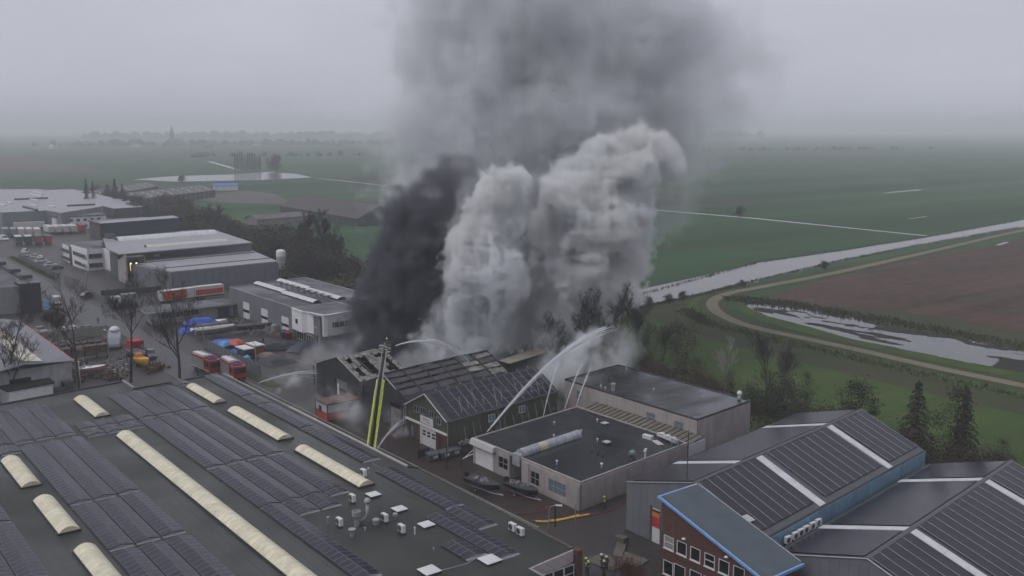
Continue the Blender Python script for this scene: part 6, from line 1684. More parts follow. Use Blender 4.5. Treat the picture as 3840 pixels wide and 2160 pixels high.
hose('second yellow hose strand beside the longer one', [(-90.6,76.8,.18),(-90.1,78.6,.1),(-89.9,80.0,.1),(-89.9,81.3,.08)], .12, M_hy, grp='yellow hoses')
hose('thin red hose looping out from under the boats', [(-101.5,78.2,.04),(-98,79.7,.04),(-95.2,80.0,.04),(-93.9,79.0,.04),(-94.1,77.4,.04),(-95.4,75.0,.04)], .05, M_hr, grp='red hoses')
hose('thin red hose running past the yellow hose to the walking firefighter', [(-92.5,74.8,.04),(-90.6,78,.04),(-88.9,82.4,.04),(-88.5,85.5,.04),(-89.2,88.2,.04),(-90.2,91,.04)], .05, M_hr, grp='red hoses')
hose('red hose bundle by the brick column at the bottom edge', [(-74,66.5,.05),(-72.5,68.2,.05),(-71.5,71.0,.05),(-70.2,74,.05)], .07, M_hr, grp='red hoses')
# street lamps
def lamp_post(label, x, y, h, rz, arm=1.6, grp='street lamps'):
    t_ = thing('street_lamp', label, 'street lamp', (x,y,0), rz, grp)
    lpart(t_, 'pole', MB().tube([(0,0,0),(0,0,h*.5),(0,0,h-.5),(.15,0,h-.15),(arm*.6,0,h+.05)], [.09,.075,.06,.055,.05], 8), M_trim, smooth=True)
    lpart(t_, 'lamp_head', MB().loft([[(arm*.5,-.1,h),(arm*.5,.1,h),(arm*.5,.1,h+.12),(arm*.5,-.1,h+.12)],[(arm+.1,-.16,h+.02),(arm+.1,.16,h+.02),(arm+.1,.12,h+.16),(arm+.1,-.12,h+.16)]]), M_whitem)
    return t_
lamp_post('pale street lamp at the end of the concrete forecourt', -86.2,73.1,4.6,R(40),1.5)
lamp_post('slim street lamp on the grass verge left of the burnt halls', -182.7,77.2,7.4,R(220),.7)
lamp_post('street lamp beside the fence of the boat yard', -215.4,78.7,5.6,R(100),.5)
lamp_post('tall street lamp with a long arm by the car park', -318,80,8.0,R(180),3.5)
lamp_post('lamp with a round head in the fenced corner', -345,78.5,6.0,R(90),.5)
lamp_post('lamp between the yard trees', -207.5,55.6,8.6,R(200),.9)
for i, (x_, y_, h_) in enumerate(((-88.9,76.4,3.0),(-88.0,79.0,2.6),(-90.9,82.0,3.2))):
    solo('gate_post', MB().tube([(0,0,0),(0,0,h_)], .06 if i else .09, 6), M_trim if i else M_black, (x_,y_,0), 0, ['black gate post behind the pale street lamp','thin grey gate post near the yellow hose','thin grey post at the corner of the concrete unit'][i], 'post')
# ================================================================ yards
def fence_run(label, a, c, h, m, pitch=2.4, solid=True, grp=None, name='panel_fence'):
    A_, C_ = Vector((*a,0)), Vector((*c,0)); d = C_-A_; L_ = d.length; ang = math.atan2(d.y,d.x)
    t_ = thing(name, label, 'fence', (a[0],a[1],0), ang, grp); n = max(1, round(L_/pitch)); w_ = L_/n
    for i in range(n):
        if solid: lpart(t_, 'fence_panel', MB().box(i*w_+.06,-.03,.08,(i+1)*w_-.06,.03,h), m)
        else:
            b_ = MB()
            for k in range(12): b_.box(i*w_+.1+k*(w_-.2)/12,-.015,.1,i*w_+.14+k*(w_-.2)/12,.015,h)
            b_.box(i*w_+.06,-.02,.25,(i+1)*w_-.06,.02,.3); b_.box(i*w_+.06,-.02,h-.25,(i+1)*w_-.06,.02,h-.2)
            lpart(t_, 'fence_panel', b_, m)
    for i in range(n+1): lpart(t_, 'fence_post', MB().box(i*w_-.05,-.05,0,i*w_+.05,.05,h+.12), M_trim)
    return t_
M_fgrey = mat('fence_grey', (.115,.12,.13), .6, nscale=1, namt=.15, rnd=.08); M_wire = mat('wire_grey', (.17,.17,.18), .5, .3)
fence_run('grey panel fence between the fire engines and the boat yard', (-216.8,79.5), (-184,78.9), 2.1, M_fgrey)
fence_run('grey panel fence along the left yard, seen end on', (-247,66.2), (-216,66.0), 2.0, M_wire, 3, False)
fence_run('pale wall topped with wire across the left yard', (-246.5,46.8), (-246.0,66.0), 2.2, mat('pale_yard_wall', (.22,.21,.18), .8), 2.4)
fence_run('blue grey bar fence around the fenced car park', (-412,79.6), (-346,78.8), 2.0, M_wire, 3, False)
fence_run('bar fence left of the wide gravel entrance', (-340,79.0), (-322,80.5), 2.0, M_wire, 3, False)
fence_run('bar fence in front of the pale lorry', (-262,77.6), (-320,78.2), 1.9, M_wire, 3, False)
def hedge(label, a, c, w_, h, grp=None):
    A_, C_ = Vector((*a,0)), Vector((*c,0)); d = C_-A_; L_ = d.length; ang = math.atan2(d.y,d.x)
    rj = random.Random(int(abs(a[0])*3)); b_ = MB(); n = int(L_/.5)
    for k in range(n*14):
        x_, y_, z_ = rj.uniform(0,L_), rj.uniform(-w_/2,w_/2), rj.uniform(.1,h)
        s_ = rj.uniform(.12,.3); u = Vector((rj.gauss(0,1),rj.gauss(0,1),rj.gauss(0,1))).normalized()*s_; v_ = u.cross(Vector((rj.gauss(0,1),rj.gauss(0,1),rj.gauss(0,1)))).normalized()*s_; p = Vector((x_,y_,z_))
        b_.add([p-u,p+v_,p+u,p-v_],[(0,1,2,3)])
    b_.box(0,-w_*.4,0,L_,w_*.4,h*.85)
    return solo('hedge', b_, mat('hedge_green', (.030,.038,.018), .8, nscale=1, namt=.4), (a[0],a[1],0), ang, label, 'hedge', grp)
hedge('clipped dark hedge in front of the long grey hall', (-306,81), (-301,104), 1.6, 1.7)
hedge('low hedge along the verge of the fenced car park', (-418,78.4), (-350,77.6), 1.2, .6)
# boats, tarps and crates in the right yard
M_tblue = mat('tarp_blue2', (.035,.085,.42), .5, nscale=.8, namt=.3); M_tcy = mat('tarp_cyan', (.10,.32,.60), .5, nscale=1, namt=.2); M_tred = mat('tarp_red', (.45,.09,.06), .6, nscale=1, namt=.2)
def tarp(label, x, y, z, w_, d_, h_, m, rz=0, seed=1, grp='covered heaps in the boat yard', name='tarpaulin'):
    rj = random.Random(seed); b_ = MB(); n = 7
    for i in range(n):
        for j in range(n):
            u, v_ = i/(n-1), j/(n-1); e = min(u,1-u,v_,1-v_)
            b_.v.append((w_*(u-.5),d_*(v_-.5),(.68*h_*min(1,e*4.5)*(1+rj.uniform(-.16,.14))) if e > 0 else 0))
    for i in range(n-1):
        for j in range(n-1): b_.f.append([i*n+j,(i+1)*n+j,(i+1)*n+j+1,i*n+j+1]); b_.m.append(0)
    return solo(name, b_, m, (x,y,z), rz, label, 'tarpaulin', grp, smooth=False)
boat('white motor boat under a royal blue tarpaulin, top of the boat yard', -236.5,88.5,R(80),8,2.8,1.3,M_white,M_whitew,seed=5,grp='boats in the boat yard')
tarp('royal blue tarpaulin draped over the white motor boat', -237,86.0,1.9,3.2,8.2,1.6,M_tblue,R(-8),4)
tarp('loose blue tarpaulin end hanging at the boat yard corner', -236.2,82.2,0,3.0,4.0,2.0,M_tblue,0,5)
boat('white dinghy, left one of the pair', -232.6,84.6,R(82),5.2,2.0,.7,M_white,M_whitew,seed=6,grp='boats in the boat yard',motor=False,clutter=3)
boat('bright white dinghy, right one of the pair', -232.2,90.2,R(82),5.2,1.9,.7,M_white,M_white,seed=7,grp='boats in the boat yard',motor=False,clutter=0)
boat('long grey covered sloop nearest the fence corner', -227.0,86.2,R(80),10,2.9,1.5,mat('dull_hull', (.16,.155,.15), .6),mat('dull_cover', (.24,.235,.22), .7),seed=8,grp='boats in the boat yard',motor=False,clutter=0)
tarp('rumpled mid blue tarpaulin over a heap by the grey fence', -216.5,84.2,0,7,5.5,1.8,M_tblue,0,9)
tarp('light blue tarpaulin patch on the heap', -214.0,83.0,.5,2.6,2.6,1.4,M_tcy,.3,10)
tarp('red tarpaulin patch on the blue heap', -212.5,85.3,.8,4.2,3.0,1.5,M_tred,.2,11)
tarp('dark blue sheet hanging over the fence end', -203.6,81.2,0,3.4,1.6,2.4,M_tblue,.1,12)
tarp('bright blue sheet draped over the white crate front', -196.8,81.0,0,1.8,2.0,2.4,M_tcy,.1,13)
tarp('teal tarpaulin behind the second white lid', -207.5,88.3,.3,2.4,2.4,1.6,mat('tarp_teal', (.04,.16,.20), .6),.1,14)
for i, (x_, y_, l_) in enumerate(((-201.6,82.7,'left'),(-203.5,86.0,'right'))):
    t_ = thing('crate', l_+' of two brown crates with white lids in the boat yard', 'crate', (x_,y_,0), R(4), 'white lidded crates')
    lpart(t_, 'box', MB().box(-2.1,-1.1,0,2.1,1.1,2.1), mat('crate_brown', (.20,.075,.04), .7) if i else M_darktrim); lpart(t_, 'lid', MB().box(-2.2,-1.2,2.1,2.2,1.2,2.35), M_whitem)
M_dk = mat('dark_tarp', (.022,.024,.032), .6)
tarp('long black covered boat at the right of the boat yard', -204.5,92.5,.2,9,3.4,2.0,M_dk,R(70),15)
tarp('blackish cover lying slanted, farthest right in the boat yard', -201,96.5,.2,4,8.5,2.2,mat('navy_tarp', (.025,.03,.055), .6),R(30),16)
tarp('black cover over a low heap near the verge', -193.5,86.5,0,7,7,1.6,M_dk,0,17)
tarp('tan cover over a trailer by the crates', -199,86.8,0,5,3,1.5,mat('tan_tarp', (.16,.125,.10), .7),.2,18)
boat('dark wooden work boat on stands near the doors of the grey hall', -226.5,95.5,R(70),9,2.8,1.2,mat('old_dark_hull', (.03,.03,.028), .8),mat('old_deck', (.07,.06,.05), .8),seed=19,grp='boats in the boat yard',motor=False,clutter=16)
bf = MB(); rj = random.Random(33)
for k in range(40):
    p = Vector((rj.uniform(-4,4),rj.uniform(-2,2),rj.uniform(0,.6))); q = p+Vector((rj.uniform(-1.6,1.6),rj.uniform(-1.2,1.2),rj.uniform(.2,2.0))); bf.tube([p,q], .05, 3)
solo('scaffold_frames', bf, mat('pale_frames', (.30,.29,.28), .6), (-221.5,96.5,0), R(60), 'tangle of pale boat stands and frames by the grey hall doors', 'boat stands', kind=None)
bf = MB()
for k in range(5): bf.tube([(k*.25,0,0),(k*.25+1.8,.2,1.4)], .06, 4)
solo('timber_stack', bf, mat('orange_timber', (.35,.17,.06), .7), (-220,98.2,0), R(30), 'slanted orange timbers between the boat stands', 'timber')
tk = thing('water_tank', 'grey round tank standing at the third white door of the grey hall', 'tank', (-223.2,100.0-.4,0)); lpart(tk, 'drum', MB().lathe([(.9,0),(1.0,.2),(1.0,1.7),(.6,2.0)], 12), mat('dull_grey_tank', (.20,.20,.20), .7))
for i, (x_, m_, l_) in enumerate(((-215.2,mat('skip_blue', (.02,.03,.09), .6),'dark blue wheeled skip'),(-213.6,mat('skip_red', (.12,.015,.02), .6),'dark red wheeled skip'))):
    solo('skip', MB().loft([[(-.6,-.8,.1),(.6,-.8,.1),(.6,.8,.1),(-.6,.8,.1)],[(-.8,-1.0,1.6),(.8,-1.0,1.6),(.8,1.0,1.9),(-.8,1.0,1.9)]]), m_, (x_,98.2+i*.5,0), R(80), l_+' at the corner of the white office', 'skip')
# ---- left yard: machines and clutter between the trees
yl = thing('hoist_cabin', 'big pale grey slanted machine hood beside the red container', 'machine', (-229.5,63.0,0), R(-20))
lpart(yl, 'hood', MB().loft([[(-2.6,-1.4,.8),(-2.6,1.4,.8),(-2.2,1.3,4.0),(-2.2,-1.3,4.0)],[(1.8,-1.5,.6),(1.8,1.5,.6),(1.2,1.4,2.6),(1.2,-1.4,2.6)],[(2.4,-1.2,.6),(2.4,1.2,.6),(2.3,1.1,1.2),(2.3,-1.1,1.2)]][::-1]), mat('pale_machine', (.24,.25,.28), .5))
lpart(yl, 'white_dome', MB().lathe([(1.1,0),(1.15,.3),(.9,.8),(.4,1.05)], 12, (-1.7,0,3.6)), M_white, smooth=True)
wheel_parts(yl, (-1.4,1.2), (-1.3,1.3), .55, .4)
rc = thing('red_container', 'bright red steel container in the left yard', 'container', (-222.3,65.4,0), R(8))
lpart(rc, 'box', MB().box(-1.6,-1.3,.15,1.6,1.3,2.7), mat('container_red', (.34,.02,.03), .6, nscale=1, namt=.2))
for k in range(8): lpart(rc, 'rib', MB().box(1.6,-1.25+k*.32,.2,1.66,-1.1+k*.32,2.65), MATS['container_red'])
yb_ = thing('yellow_tank_boat', 'yellow lifeboat shaped hull lying behind the roof kink', 'boat', (-206.0,62.0,.6), R(5))
lpart(yb_, 'hull', boat_mesh(5.4,2.0,1.3,.1), mat('rescue_yellow', (.62,.33,.03), .5, nscale=1.5, namt=.12))
lpart(yb_, 'cover', boat_inner(5.4,2.0,1.3,.1), mat('rescue_yellow2', (.50,.26,.03), .5)); lpart(yb_, 'porthole', MB().lathe([(.35,0),(.3,.05)], 12, (.6,-1.02,.9), 0, 'y'), mat('dull_ochre', (.40,.24,.06), .6))
lpart(yb_, 'cabin', MB().loft([[(-2.6,-.8,1.2),(-2.6,.8,1.2),(-1.2,.8,1.2),(-1.2,-.8,1.2)],[(-2.4,-.7,2.3),(-2.4,.7,2.3),(-1.5,.6,2.1),(-1.5,-.6,2.1)]][::-1]), mat('rescue_orange', (.42,.17,.03), .5)); lpart(yb_, 'cradle', MB().box(-2,-.7,-.6,2,.7,.1), M_black)
sv = boat('salmon and white cabin boat on the ground in the left yard', -205.5,51.6,R(75),5.6,2.2,1.2,mat('salmon_hull', (.36,.22,.19), .6),M_whitew,seed=23,motor=False,clutter=5)
bt = thing('pallet_rack', 'brown storage rack with timber in the middle of the left yard', 'rack', (-222.5,54.5,0), R(86))
for z_ in (.6,1.6,2.7): lpart(bt, 'shelf', MB().box(-5,-.9,z_,5,.9,z_+.1), mat('shelf_brown', (.12,.07,.04), .8))
for x_ in (-5,-2.5,0,2.5,4.9): lpart(bt, 'upright', MB().box(x_,-.9,0,x_+.12,.9,3.2), M_darktrim)
for k in range(8): lpart(bt, 'timber', MB().box(-4.8+k*1.15,-.7,1.7,-3.9+k*1.15,.7,2.0+.25*(k%3)), mat('brown_timber', (.16,.085,.045), .8, rnd=.3))
rk = thing('pallet_rack', 'long low rack with dark goods nearer the yard wall', 'rack', (-229,55.8,0), R(86))
for z_ in (.5,1.5): lpart(rk, 'shelf', MB().box(-5,-.9,z_,5,.9,z_+.1), M_darktrim)
for k in range(6): lpart(rk, 'box', MB().box(-4.6+k*1.5,-.7,1.6,-3.5+k*1.5,.7,2.3), M_navy)
for i_, (x_, y_, w_, lb_) in enumerate(((-209.5,53.5,4.5,'wide litter of pale machine parts under the broad bare tree'),(-216,50,4.5,'long row of greyish yard junk along the red gutter wall'),(-234,60.5,5,'dark tangle of frames behind the machine hood'),(-240,52,6,'low brown scrap field by the far yard wall'),(-229,49.5,4.5,'heap of mixed scrap between the two racks'),(-203,63.5,3,'small dark junk heap by the last street tree'),(-211,57.8,3.6,'pile of pale tubes and plates in the middle of the yard'),(-236,97,5,'dark frames and keels below the first white door'),(-209.5,86.8,4,'row of covered small boats behind the white lids'))):
    b_ = MB(); rj = random.Random(160+i_)
    for k in range(110):
        q_ = Vector((rj.gauss(0,w_*.45),rj.gauss(0,w_*.3),0)); h_ = rj.uniform(.15,1.3)
        if k % 3: s_ = rj.uniform(.12,.55); b_.box(q_.x-s_,q_.y-s_*.5,0,q_.x+s_,q_.y+s_*.5,h_)
        else: b_.tube([q_+Vector((0,0,h_*.6)), q_+Vector((rj.uniform(-1.4,1.4),rj.uniform(-1.2,1.2),h_+rj.uniform(0,.5)))], .06, 3)
    m_ = [mat('pale_scrap2', (.05,.048,.046), .7, nscale=1.6, col2=(.30,.29,.28)), mat('grey_scrap', (.045,.043,.045), .75, nscale=1.3, col2=(.17,.16,.16)), mat('brown_scrap', (.035,.028,.025), .85, nscale=1.1, col2=(.13,.075,.045))][i_ % 3]
    solo('scrap_heap', b_, m_, (x_,y_,0), rj.uniform(0,3), lb_, 'scrap heap', 'scrap heaps in the yards', kind='stuff')
cl_labels = ['heap of white and grey boat parts near the hall kink','heap of dark machine parts by the yellow hull','pile of rusty and red scrap beside the white post','heap of pale pipes under the second tree','pile of dark crates below the red container','brown junk pile behind the salmon boat']
for i, (x_, y_, w_, m_) in enumerate(((-212,49.5,3.5,mat('pale_scrap', (.08,.08,.08), .7, nscale=1.2, col2=(.40,.39,.38))),(-213,61.5,4,M_char),(-203,48.5,2.2,mat('red_scrap', (.14,.03,.03), .8, nscale=1, col2=(.06,.05,.05))),(-207,57.0,2.6,mat('pale_scrap', (.08,.08,.08))),(-217,64.5,3,M_dk),(-200.5,54.5,3,M_rust))):
    b_ = MB(); rj = random.Random(60+i)
    for k in range(46):
        p = Vector((rj.gauss(0,w_*.4),rj.gauss(0,w_*.4),0)); h_ = max(.15,1.5-.35*p.length/w_*3*rj.random())*rj.random()
        if k % 2: s_ = rj.uniform(.15,.5); b_.box(p.x-s_,p.y-s_*.6,0,p.x+s_,p.y+s_*.6,h_)
        else: b_.tube([p+Vector((0,0,h_)), p+Vector((rj.uniform(-1,1),rj.uniform(-1,1),h_+rj.uniform(0,.7)))], .06, 3)
    solo('scrap_heap', b_, m_, (x_,y_,0), 0, cl_labels[i], 'scrap heap', 'scrap heaps in the left yard', kind='stuff')
boat('grey motor launch on blocks behind the yellow hull', -214,66.0-2.6,R(4),7,2.5,1.2,mat('grey_hull', (.13,.135,.14), .5),M_deck,seed=29,motor=False,clutter=9)
# ---- water jets: streams of drops, broken up at the far end
M_jet = mat('water_spray', (.80,.82,.86), .5, alpha=.42)
def jet(label, p0, p1, sag, r0, r1, seed, n=26, grp='water jets', strands=7):
    rj = random.Random(seed); P0, P1 = Vector(p0), Vector(p1); b_ = MB(); d = (P1-P0).normalized(); u = d.cross(Vector((0,0,1))).normalized(); v_ = u.cross(d)
    def at(t): return P0.lerp(P1,t)+Vector((0,0,sag*4*t*(1-t)))
    b_.tube([at(i/n*.75) for i in range(n+1)], [r0+(r1*.38-r0)*(i/n) for i in range(n+1)], 6)
    for s_ in range(strands):
        o1, o2 = rj.gauss(0,1), rj.gauss(0,1); t0 = rj.uniform(.0,.55); m_ = 12
        pts = [at(t0+(1.0+rj.uniform(-.02,.05)-t0)*i/m_)+(u*o1+v_*o2)*(r1*.8*(t0+(1-t0)*i/m_)**1.2+r0*.3)-Vector((0,0,abs(o2)*r1*.7*(i/m_)**2)) for i in range(m_+1)]
        b_.tube(pts, [max(.012,r1*.20*(1-.5*i/m_)*rj.uniform(.5,1)) for i in range(m_+1)], 4)
    for k in range(420):
        t = rj.uniform(.15,1.08); c_ = at(min(t,1))+(u*rj.gauss(0,1)+v_*rj.gauss(0,1))*r1*t*1.25; s_ = rj.uniform(.015,.05)
        b_.add([c_+Vector((-s_,0,0)),c_+Vector((0,s_,s_)),c_+Vector((s_,0,-s_)),c_+Vector((0,-s_,0))],[(0,1,2),(0,2,3),(0,3,1),(1,3,2)])
    return solo('water_jet', b_, M_jet, tuple(P0), 0, label, 'water jet', grp, world=True)
jet('curved water jet falling from the rescue cage onto the burnt roof', (-130.0,78.2,16.0), (-136.5,97.0,9.6), 1.9, .11, .50, 1, strands=10)
jet('broad water jet rising from the edge of the dark flat roof over the solar workshop', (-118.2,87.4,3.0), (-130.5,124.5,13.0), 2.4, .10, .60, 2, strands=18)
jet('low water jet across the brick forecourt before the workshop', (-125.0,71.5,1.6), (-132.2,80.9,3.0), .6, .07, .40, 3)
jet('water jet at the left corner of the burnt hall', (-172,73,2.0), (-167.8,83.5,3.6), .5, .08, .45, 4)
jet('steep jet right of the broad one, behind the flat roof', (-117.9,98.6,3.6), (-126,108.5,9.0), .5, .04, .2, 5, strands=4)
jet('thin steep jet, left of the two by the ribbed canopy', (-117.8,103.0,3.7), (-123,111.5,9.4), .4, .035, .18, 6, strands=4)
jet('thin steep jet, right of the two by the ribbed canopy', (-117.6,105.4,3.8), (-121.5,112.5,9.2), .4, .035, .18, 7, strands=4)
for k in range(13):
    yk = 84.0+k*1.75
    xk = gx(GX1+.6, yk)
    P0 = (xk+rr_.uniform(.3,1.6), yk+.2, .2); P1 = (xk-2.6+rr_.uniform(-.8,.6), yk+rr_.uniform(.3,1.2), 8.2+rr_.uniform(-1.2,.8))
    b_ = MB(); rj = random.Random(80+k)
    pts = [Vector(P0).lerp(Vector(P1), i/14)+Vector((0,0,1.3*4*(i/14)*(1-i/14)*.5)) for i in range(15)]
    b_.tube(pts, [.032*(1-.4*i/14) for i in range(15)], 4)
    for q in range(40):
        t = rj.uniform(.3,1.1); c_ = pts[min(14,int(t*14))]+Vector((rj.gauss(0,.12),rj.gauss(0,.12),rj.gauss(0,.3))); s_ = rj.uniform(.02,.045); b_.add([c_+Vector((-s_,0,0)),c_+Vector((0,s_,s_)),c_+Vector((s_,0,-s_)),c_+Vector((0,-s_,0))],[(0,1,2),(0,2,3),(0,3,1),(1,3,2)])
    solo('water_jet', b_, M_jet, P0, 0, ['first','second','third','fourth','fifth','sixth','seventh','eighth','ninth','tenth','eleventh','twelfth','last'][k]+' thin water stream of the curtain along the green workshop, from its front corner', 'water jet', 'thin streams of the water curtain', world=True)

# ---- low sheds behind the fire, forecourt odds and ends
bs = thing('pale_roof_shed', 'low shed with a pale beige roof strip behind the burnt halls, wrapped in smoke', 'shed', (-149,114,0))
wpart(bs, 'wall', MB().box(-151,114.5,0,-147.5,125.5,4.3), M_char); wpart(bs, 'roof', MB().slab([(-149.8,113.8,4.6),(-146.4,113.8,4.6),(-148.6,126,5.0),(-152.6,126,5.0)], .12), mat('beige_roof', (.34,.31,.24), .6, nscale=1, namt=.15))
tw = MB(); rj = random.Random(91)
for k in range(30):
    q = Vector((rj.uniform(-4,4),rj.uniform(-.6,.6),0)); tw.tube([q, q+Vector((rj.uniform(-.6,.6),rj.uniform(-.4,.4),rj.uniform(.4,1.6)))], .07, 3)
tag(solo('twisted_frames', tw, M_alu, (-152.5,122,4.6), R(90)), 'twisted pale metal frames sticking up behind the burnt halls', 'twisted metal')
for i, (x_, y_, w_, d_, h_, rz_) in enumerate(((-80.2,79.6,1.4,1.0,.9,.1),(-79.0,78.2,5,1.2,.25,-.9),(-76.2,77.2,3.6,2.6,.12,.2),(-77.5,74.6,4,3,.06,.1))):
    solo('concrete_block' if i < 2 else 'paving_slab', MB().box(-w_/2,-d_/2,0,w_/2,d_/2,h_), mat('old_concrete', (.10,.09,.075), .85, nscale=1.5, namt=.3), (x_,y_,0), rz_, ['dark square concrete block by the grey hall corner','mossy concrete strip beside the grey gable','pale paving slab in front of the striped door','worn paving slab near the group of firefighters'][i], 'concrete block' if i < 2 else 'slab')
hb_ = MB(); rj = random.Random(44)
for k in range(700):
    q = Vector((rj.gauss(0,1.5),rj.gauss(0,.8),0)); hb_.tube([q, q+Vector((rj.gauss(0,.25),rj.gauss(0,.25),rj.uniform(.5,1.5)))], .012, 3, cap=False)
solo('bare_hedge', hb_, mat('reddish_twigs', (.10,.045,.035), .9), (-73.4,74.4,0), R(-20), 'bare reddish hedge beside the brick office at the bottom edge', 'hedge')
# ================================================================ trees
M_bark = mat('bark', (.042,.036,.033), .9, nscale=3, namt=.25)
M_bark2 = mat('twig_bark', (.050,.040,.038), .9)
M_birch = mat('birch_bark', (.30,.28,.26), .8, nscale=2, namt=.25)
M_leafb = mat('withered_leaves', (.075,.050,.036), .9, nscale=.5, col2=(.034,.028,.016), rnd=.2)
M_leafg = mat('dark_evergreen_leaves', (.028,.034,.020), .8, nscale=.5, col2=(.050,.044,.026), rnd=.2)
M_leafo = mat('olive_leaves', (.055,.050,.020), .9, nscale=.5, col2=(.030,.032,.014), rnd=.2)
def grow(seed, H, r0, levels=4, spread=.55, up=.35, nb=(3,5), trunk_frac=.35, len_f=.62, sides=(7,5,4,3,3), curve=.12, minr=.012, fan=1.0):
    rj = random.Random(seed); tb, cb_ = MB(), MB(); tips = []
    def branch(p, d, L_, r_, lv):
        n = 5 if lv < 2 else 3; pts = [p]; q = p.copy(); dd = d.copy(); rads = [r_]
        for k in range(n):
            dd = (dd+Vector((rj.gauss(0,curve),rj.gauss(0,curve),rj.gauss(0,curve)*.6+up*.12))).normalized()
            q = q+dd*(L_/n); pts.append(q.copy()); rads.append(max(minr, r_*(1-.55*(k+1)/n)))
        (tb if lv < 2 else cb_).tube(pts, rads, sides[min(lv,4)], cap=False)
        if lv >= levels: tips.append((q.copy(), dd.copy())); return
        m = rj.randint(*nb)+(1 if lv else 0)
        for k in range(m):
            t = rj.uniform(trunk_frac,1.0) if lv == 0 else rj.uniform(.25,1.0)
            i = min(n-1, int(t*n)); f = t*n-i; b0 = pts[i].lerp(pts[i+1], f)
            a = rj.uniform(0,2*math.pi)+k*2.4; ax_ = (pts[i+1]-pts[i]).normalized(); u = ax_.orthogonal().normalized(); v_ = ax_.cross(u)
            nd = (ax_*(1-spread*.5)+(u*math.cos(a)+v_*math.sin(a))*spread*fan*rj.uniform(.7,1.2)+Vector((0,0,up))).normalized()
            branch(b0, nd, L_*len_f*rj.uniform(.75,1.15)*(1.15-.4*t if lv == 0 else 1), max(minr, rads[i]*.6), lv+1)
        if lv < levels-1: branch(pts[-1], dd, L_*len_f*.9, rads[-1]*.9, lv+1)
    branch(Vector((0,0,-.3)), Vector((rj.gauss(0,.03),rj.gauss(0,.03),1)).normalized(), H*.5, r0, 0)
    return tb, cb_, tips
def leaves_into(b_, tips, n, rad, s0, s1, rj, droop=0):
    for p, d in tips:
        for _ in range(n):
            c_ = p+Vector((rj.gauss(0,rad),rj.gauss(0,rad),rj.gauss(0,rad)*.8-droop*rj.random()))
            s_ = rj.uniform(s0,s1); u = Vector((rj.gauss(0,1),rj.gauss(0,1),rj.gauss(0,1))).normalized()*s_; v_ = u.cross(Vector((rj.gauss(0,1),rj.gauss(0,1),rj.gauss(0,1)))).normalized()*s_*.6
            b_.add([c_-u,c_+v_,c_+u,c_-v_],[(0,1,2,3)])
def tree_proto(name, label, x, y, rz, tb, cb_, mt, mcs, cat='tree', grp=None):
    t_ = thing(name, label, cat, (x,y,0), rz, grp)
    lpart(t_, 'trunk', tb, mt, smooth=True); lpart(t_, 'crown', cb_, mcs, smooth=False)
    return t_
# tall bare street trees in the left yard
g1_ = 'tall bare trees in the left yard'
tb, cb_, tips = grow(101, 23, .30, 5, .74, .40, (3,4), .22, .60, curve=.08, minr=.014)
T1 = tree_proto('bare_tree', 'tall forked bare tree at the left picture edge', -196.6,35.0,0, tb, cb_, M_bark, M_bark2, grp=g1_)
tb, cb_, tips = grow(117, 23, .30, 5, .74, .40, (3,4), .25, .60, curve=.08, minr=.014)
T2 = tree_proto('bare_tree', 'tall bare tree with a straight trunk right of the white shed', -194.6,46.3,0.6, tb, cb_, M_bark, M_bark2, grp=g1_)
tb, cb_, tips = grow(131, 23, .34, 5, .74, .40, (3,4), .3, .60, curve=.08, minr=.014)
T3 = tree_proto('bare_tree', 'broad bare tree growing behind the roof kink', -195.5,56.2,0, tb, cb_, M_bark, M_bark2, grp=g1_)
tb, cb_, tips = grow(149, 23, .32, 5, .74, .40, (3,4), .18, .60, curve=.08, minr=.014)
T4 = tree_proto('bare_tree', 'slender two stemmed bare tree left of the fire engines', -192.6,65.0,0, tb, cb_, M_bark, M_bark2, grp=g1_)
# dense round crowned bare trees behind the burnt hall
def fan_tree(seed, H, r0): return grow(seed, H, r0, 5, .66, .30, (4,4), .3, .63, minr=.014, curve=.07)
g2_ = 'round crowned bare trees behind the fire'
tb, cb_, tips = fan_tree(7, 17.5, .32)
TF = tree_proto('round_bare_tree', 'biggest round crowned bare tree standing against the smoke', -142.8,131.5,0, tb, cb_, M_bark, M_bark, grp=g2_)
copy_tree(TF, (-141.6,139.0,0), 2.0, 'round crowned bare tree right of the biggest one, its foot in spray', group=g2_, sc=1.0)
copy_tree(TF, (-147.5,126.0,0), 4.0, 'smaller round bare tree left of the biggest one, half in smoke', group=g2_, sc=.72)
copy_tree(TF, (-137.5,131.5,0), 3.1, 'low bare tree in the spray behind the puddled roof', group=g2_, sc=.6)
# background trees: a handful of kinds
def bush_proto(seed, H, W_, leafm, nl=2600, s0=.12, s1=.32, lv=3, base=.15):
    rj = random.Random(seed)
    tb, cb_, tips = grow(seed, H*1.0, .12*H/8, lv, .6, .3, (4,5), .1, .55, minr=.015)
    lb = MB(); N = 16
    cl = [(Vector((rj.gauss(0,W_*.30),rj.gauss(0,W_*.30),H*(base+rj.random()**.9*(.95-base)))), rj.uniform(.35,1.0)*W_*.22) for _ in range(N*2)]
    for _ in range(nl):
        c_, r_ = cl[rj.randrange(len(cl))]; k = max(.15, 1-((c_.z/H-.45)/.6)**2)
        p = Vector((c_.x*k,c_.y*k,c_.z))+Vector((rj.gauss(0,r_),rj.gauss(0,r_),rj.gauss(0,r_*.9)))
        if p.z < .1: p.z = rj.uniform(.1,.8)
        s_ = rj.uniform(s0,s1); u = Vector((rj.gauss(0,1),rj.gauss(0,1),rj.gauss(0,1))).normalized()*s_; v_ = u.cross(Vector((rj.gauss(0,1),rj.gauss(0,1),rj.gauss(0,1)))).normalized()*s_*.7
        lb.add([p-u,p+v_,p+u,p-v_],[(0,1,2,3)])
    tb.add(cb_.v, cb_.f)
    return tb, lb
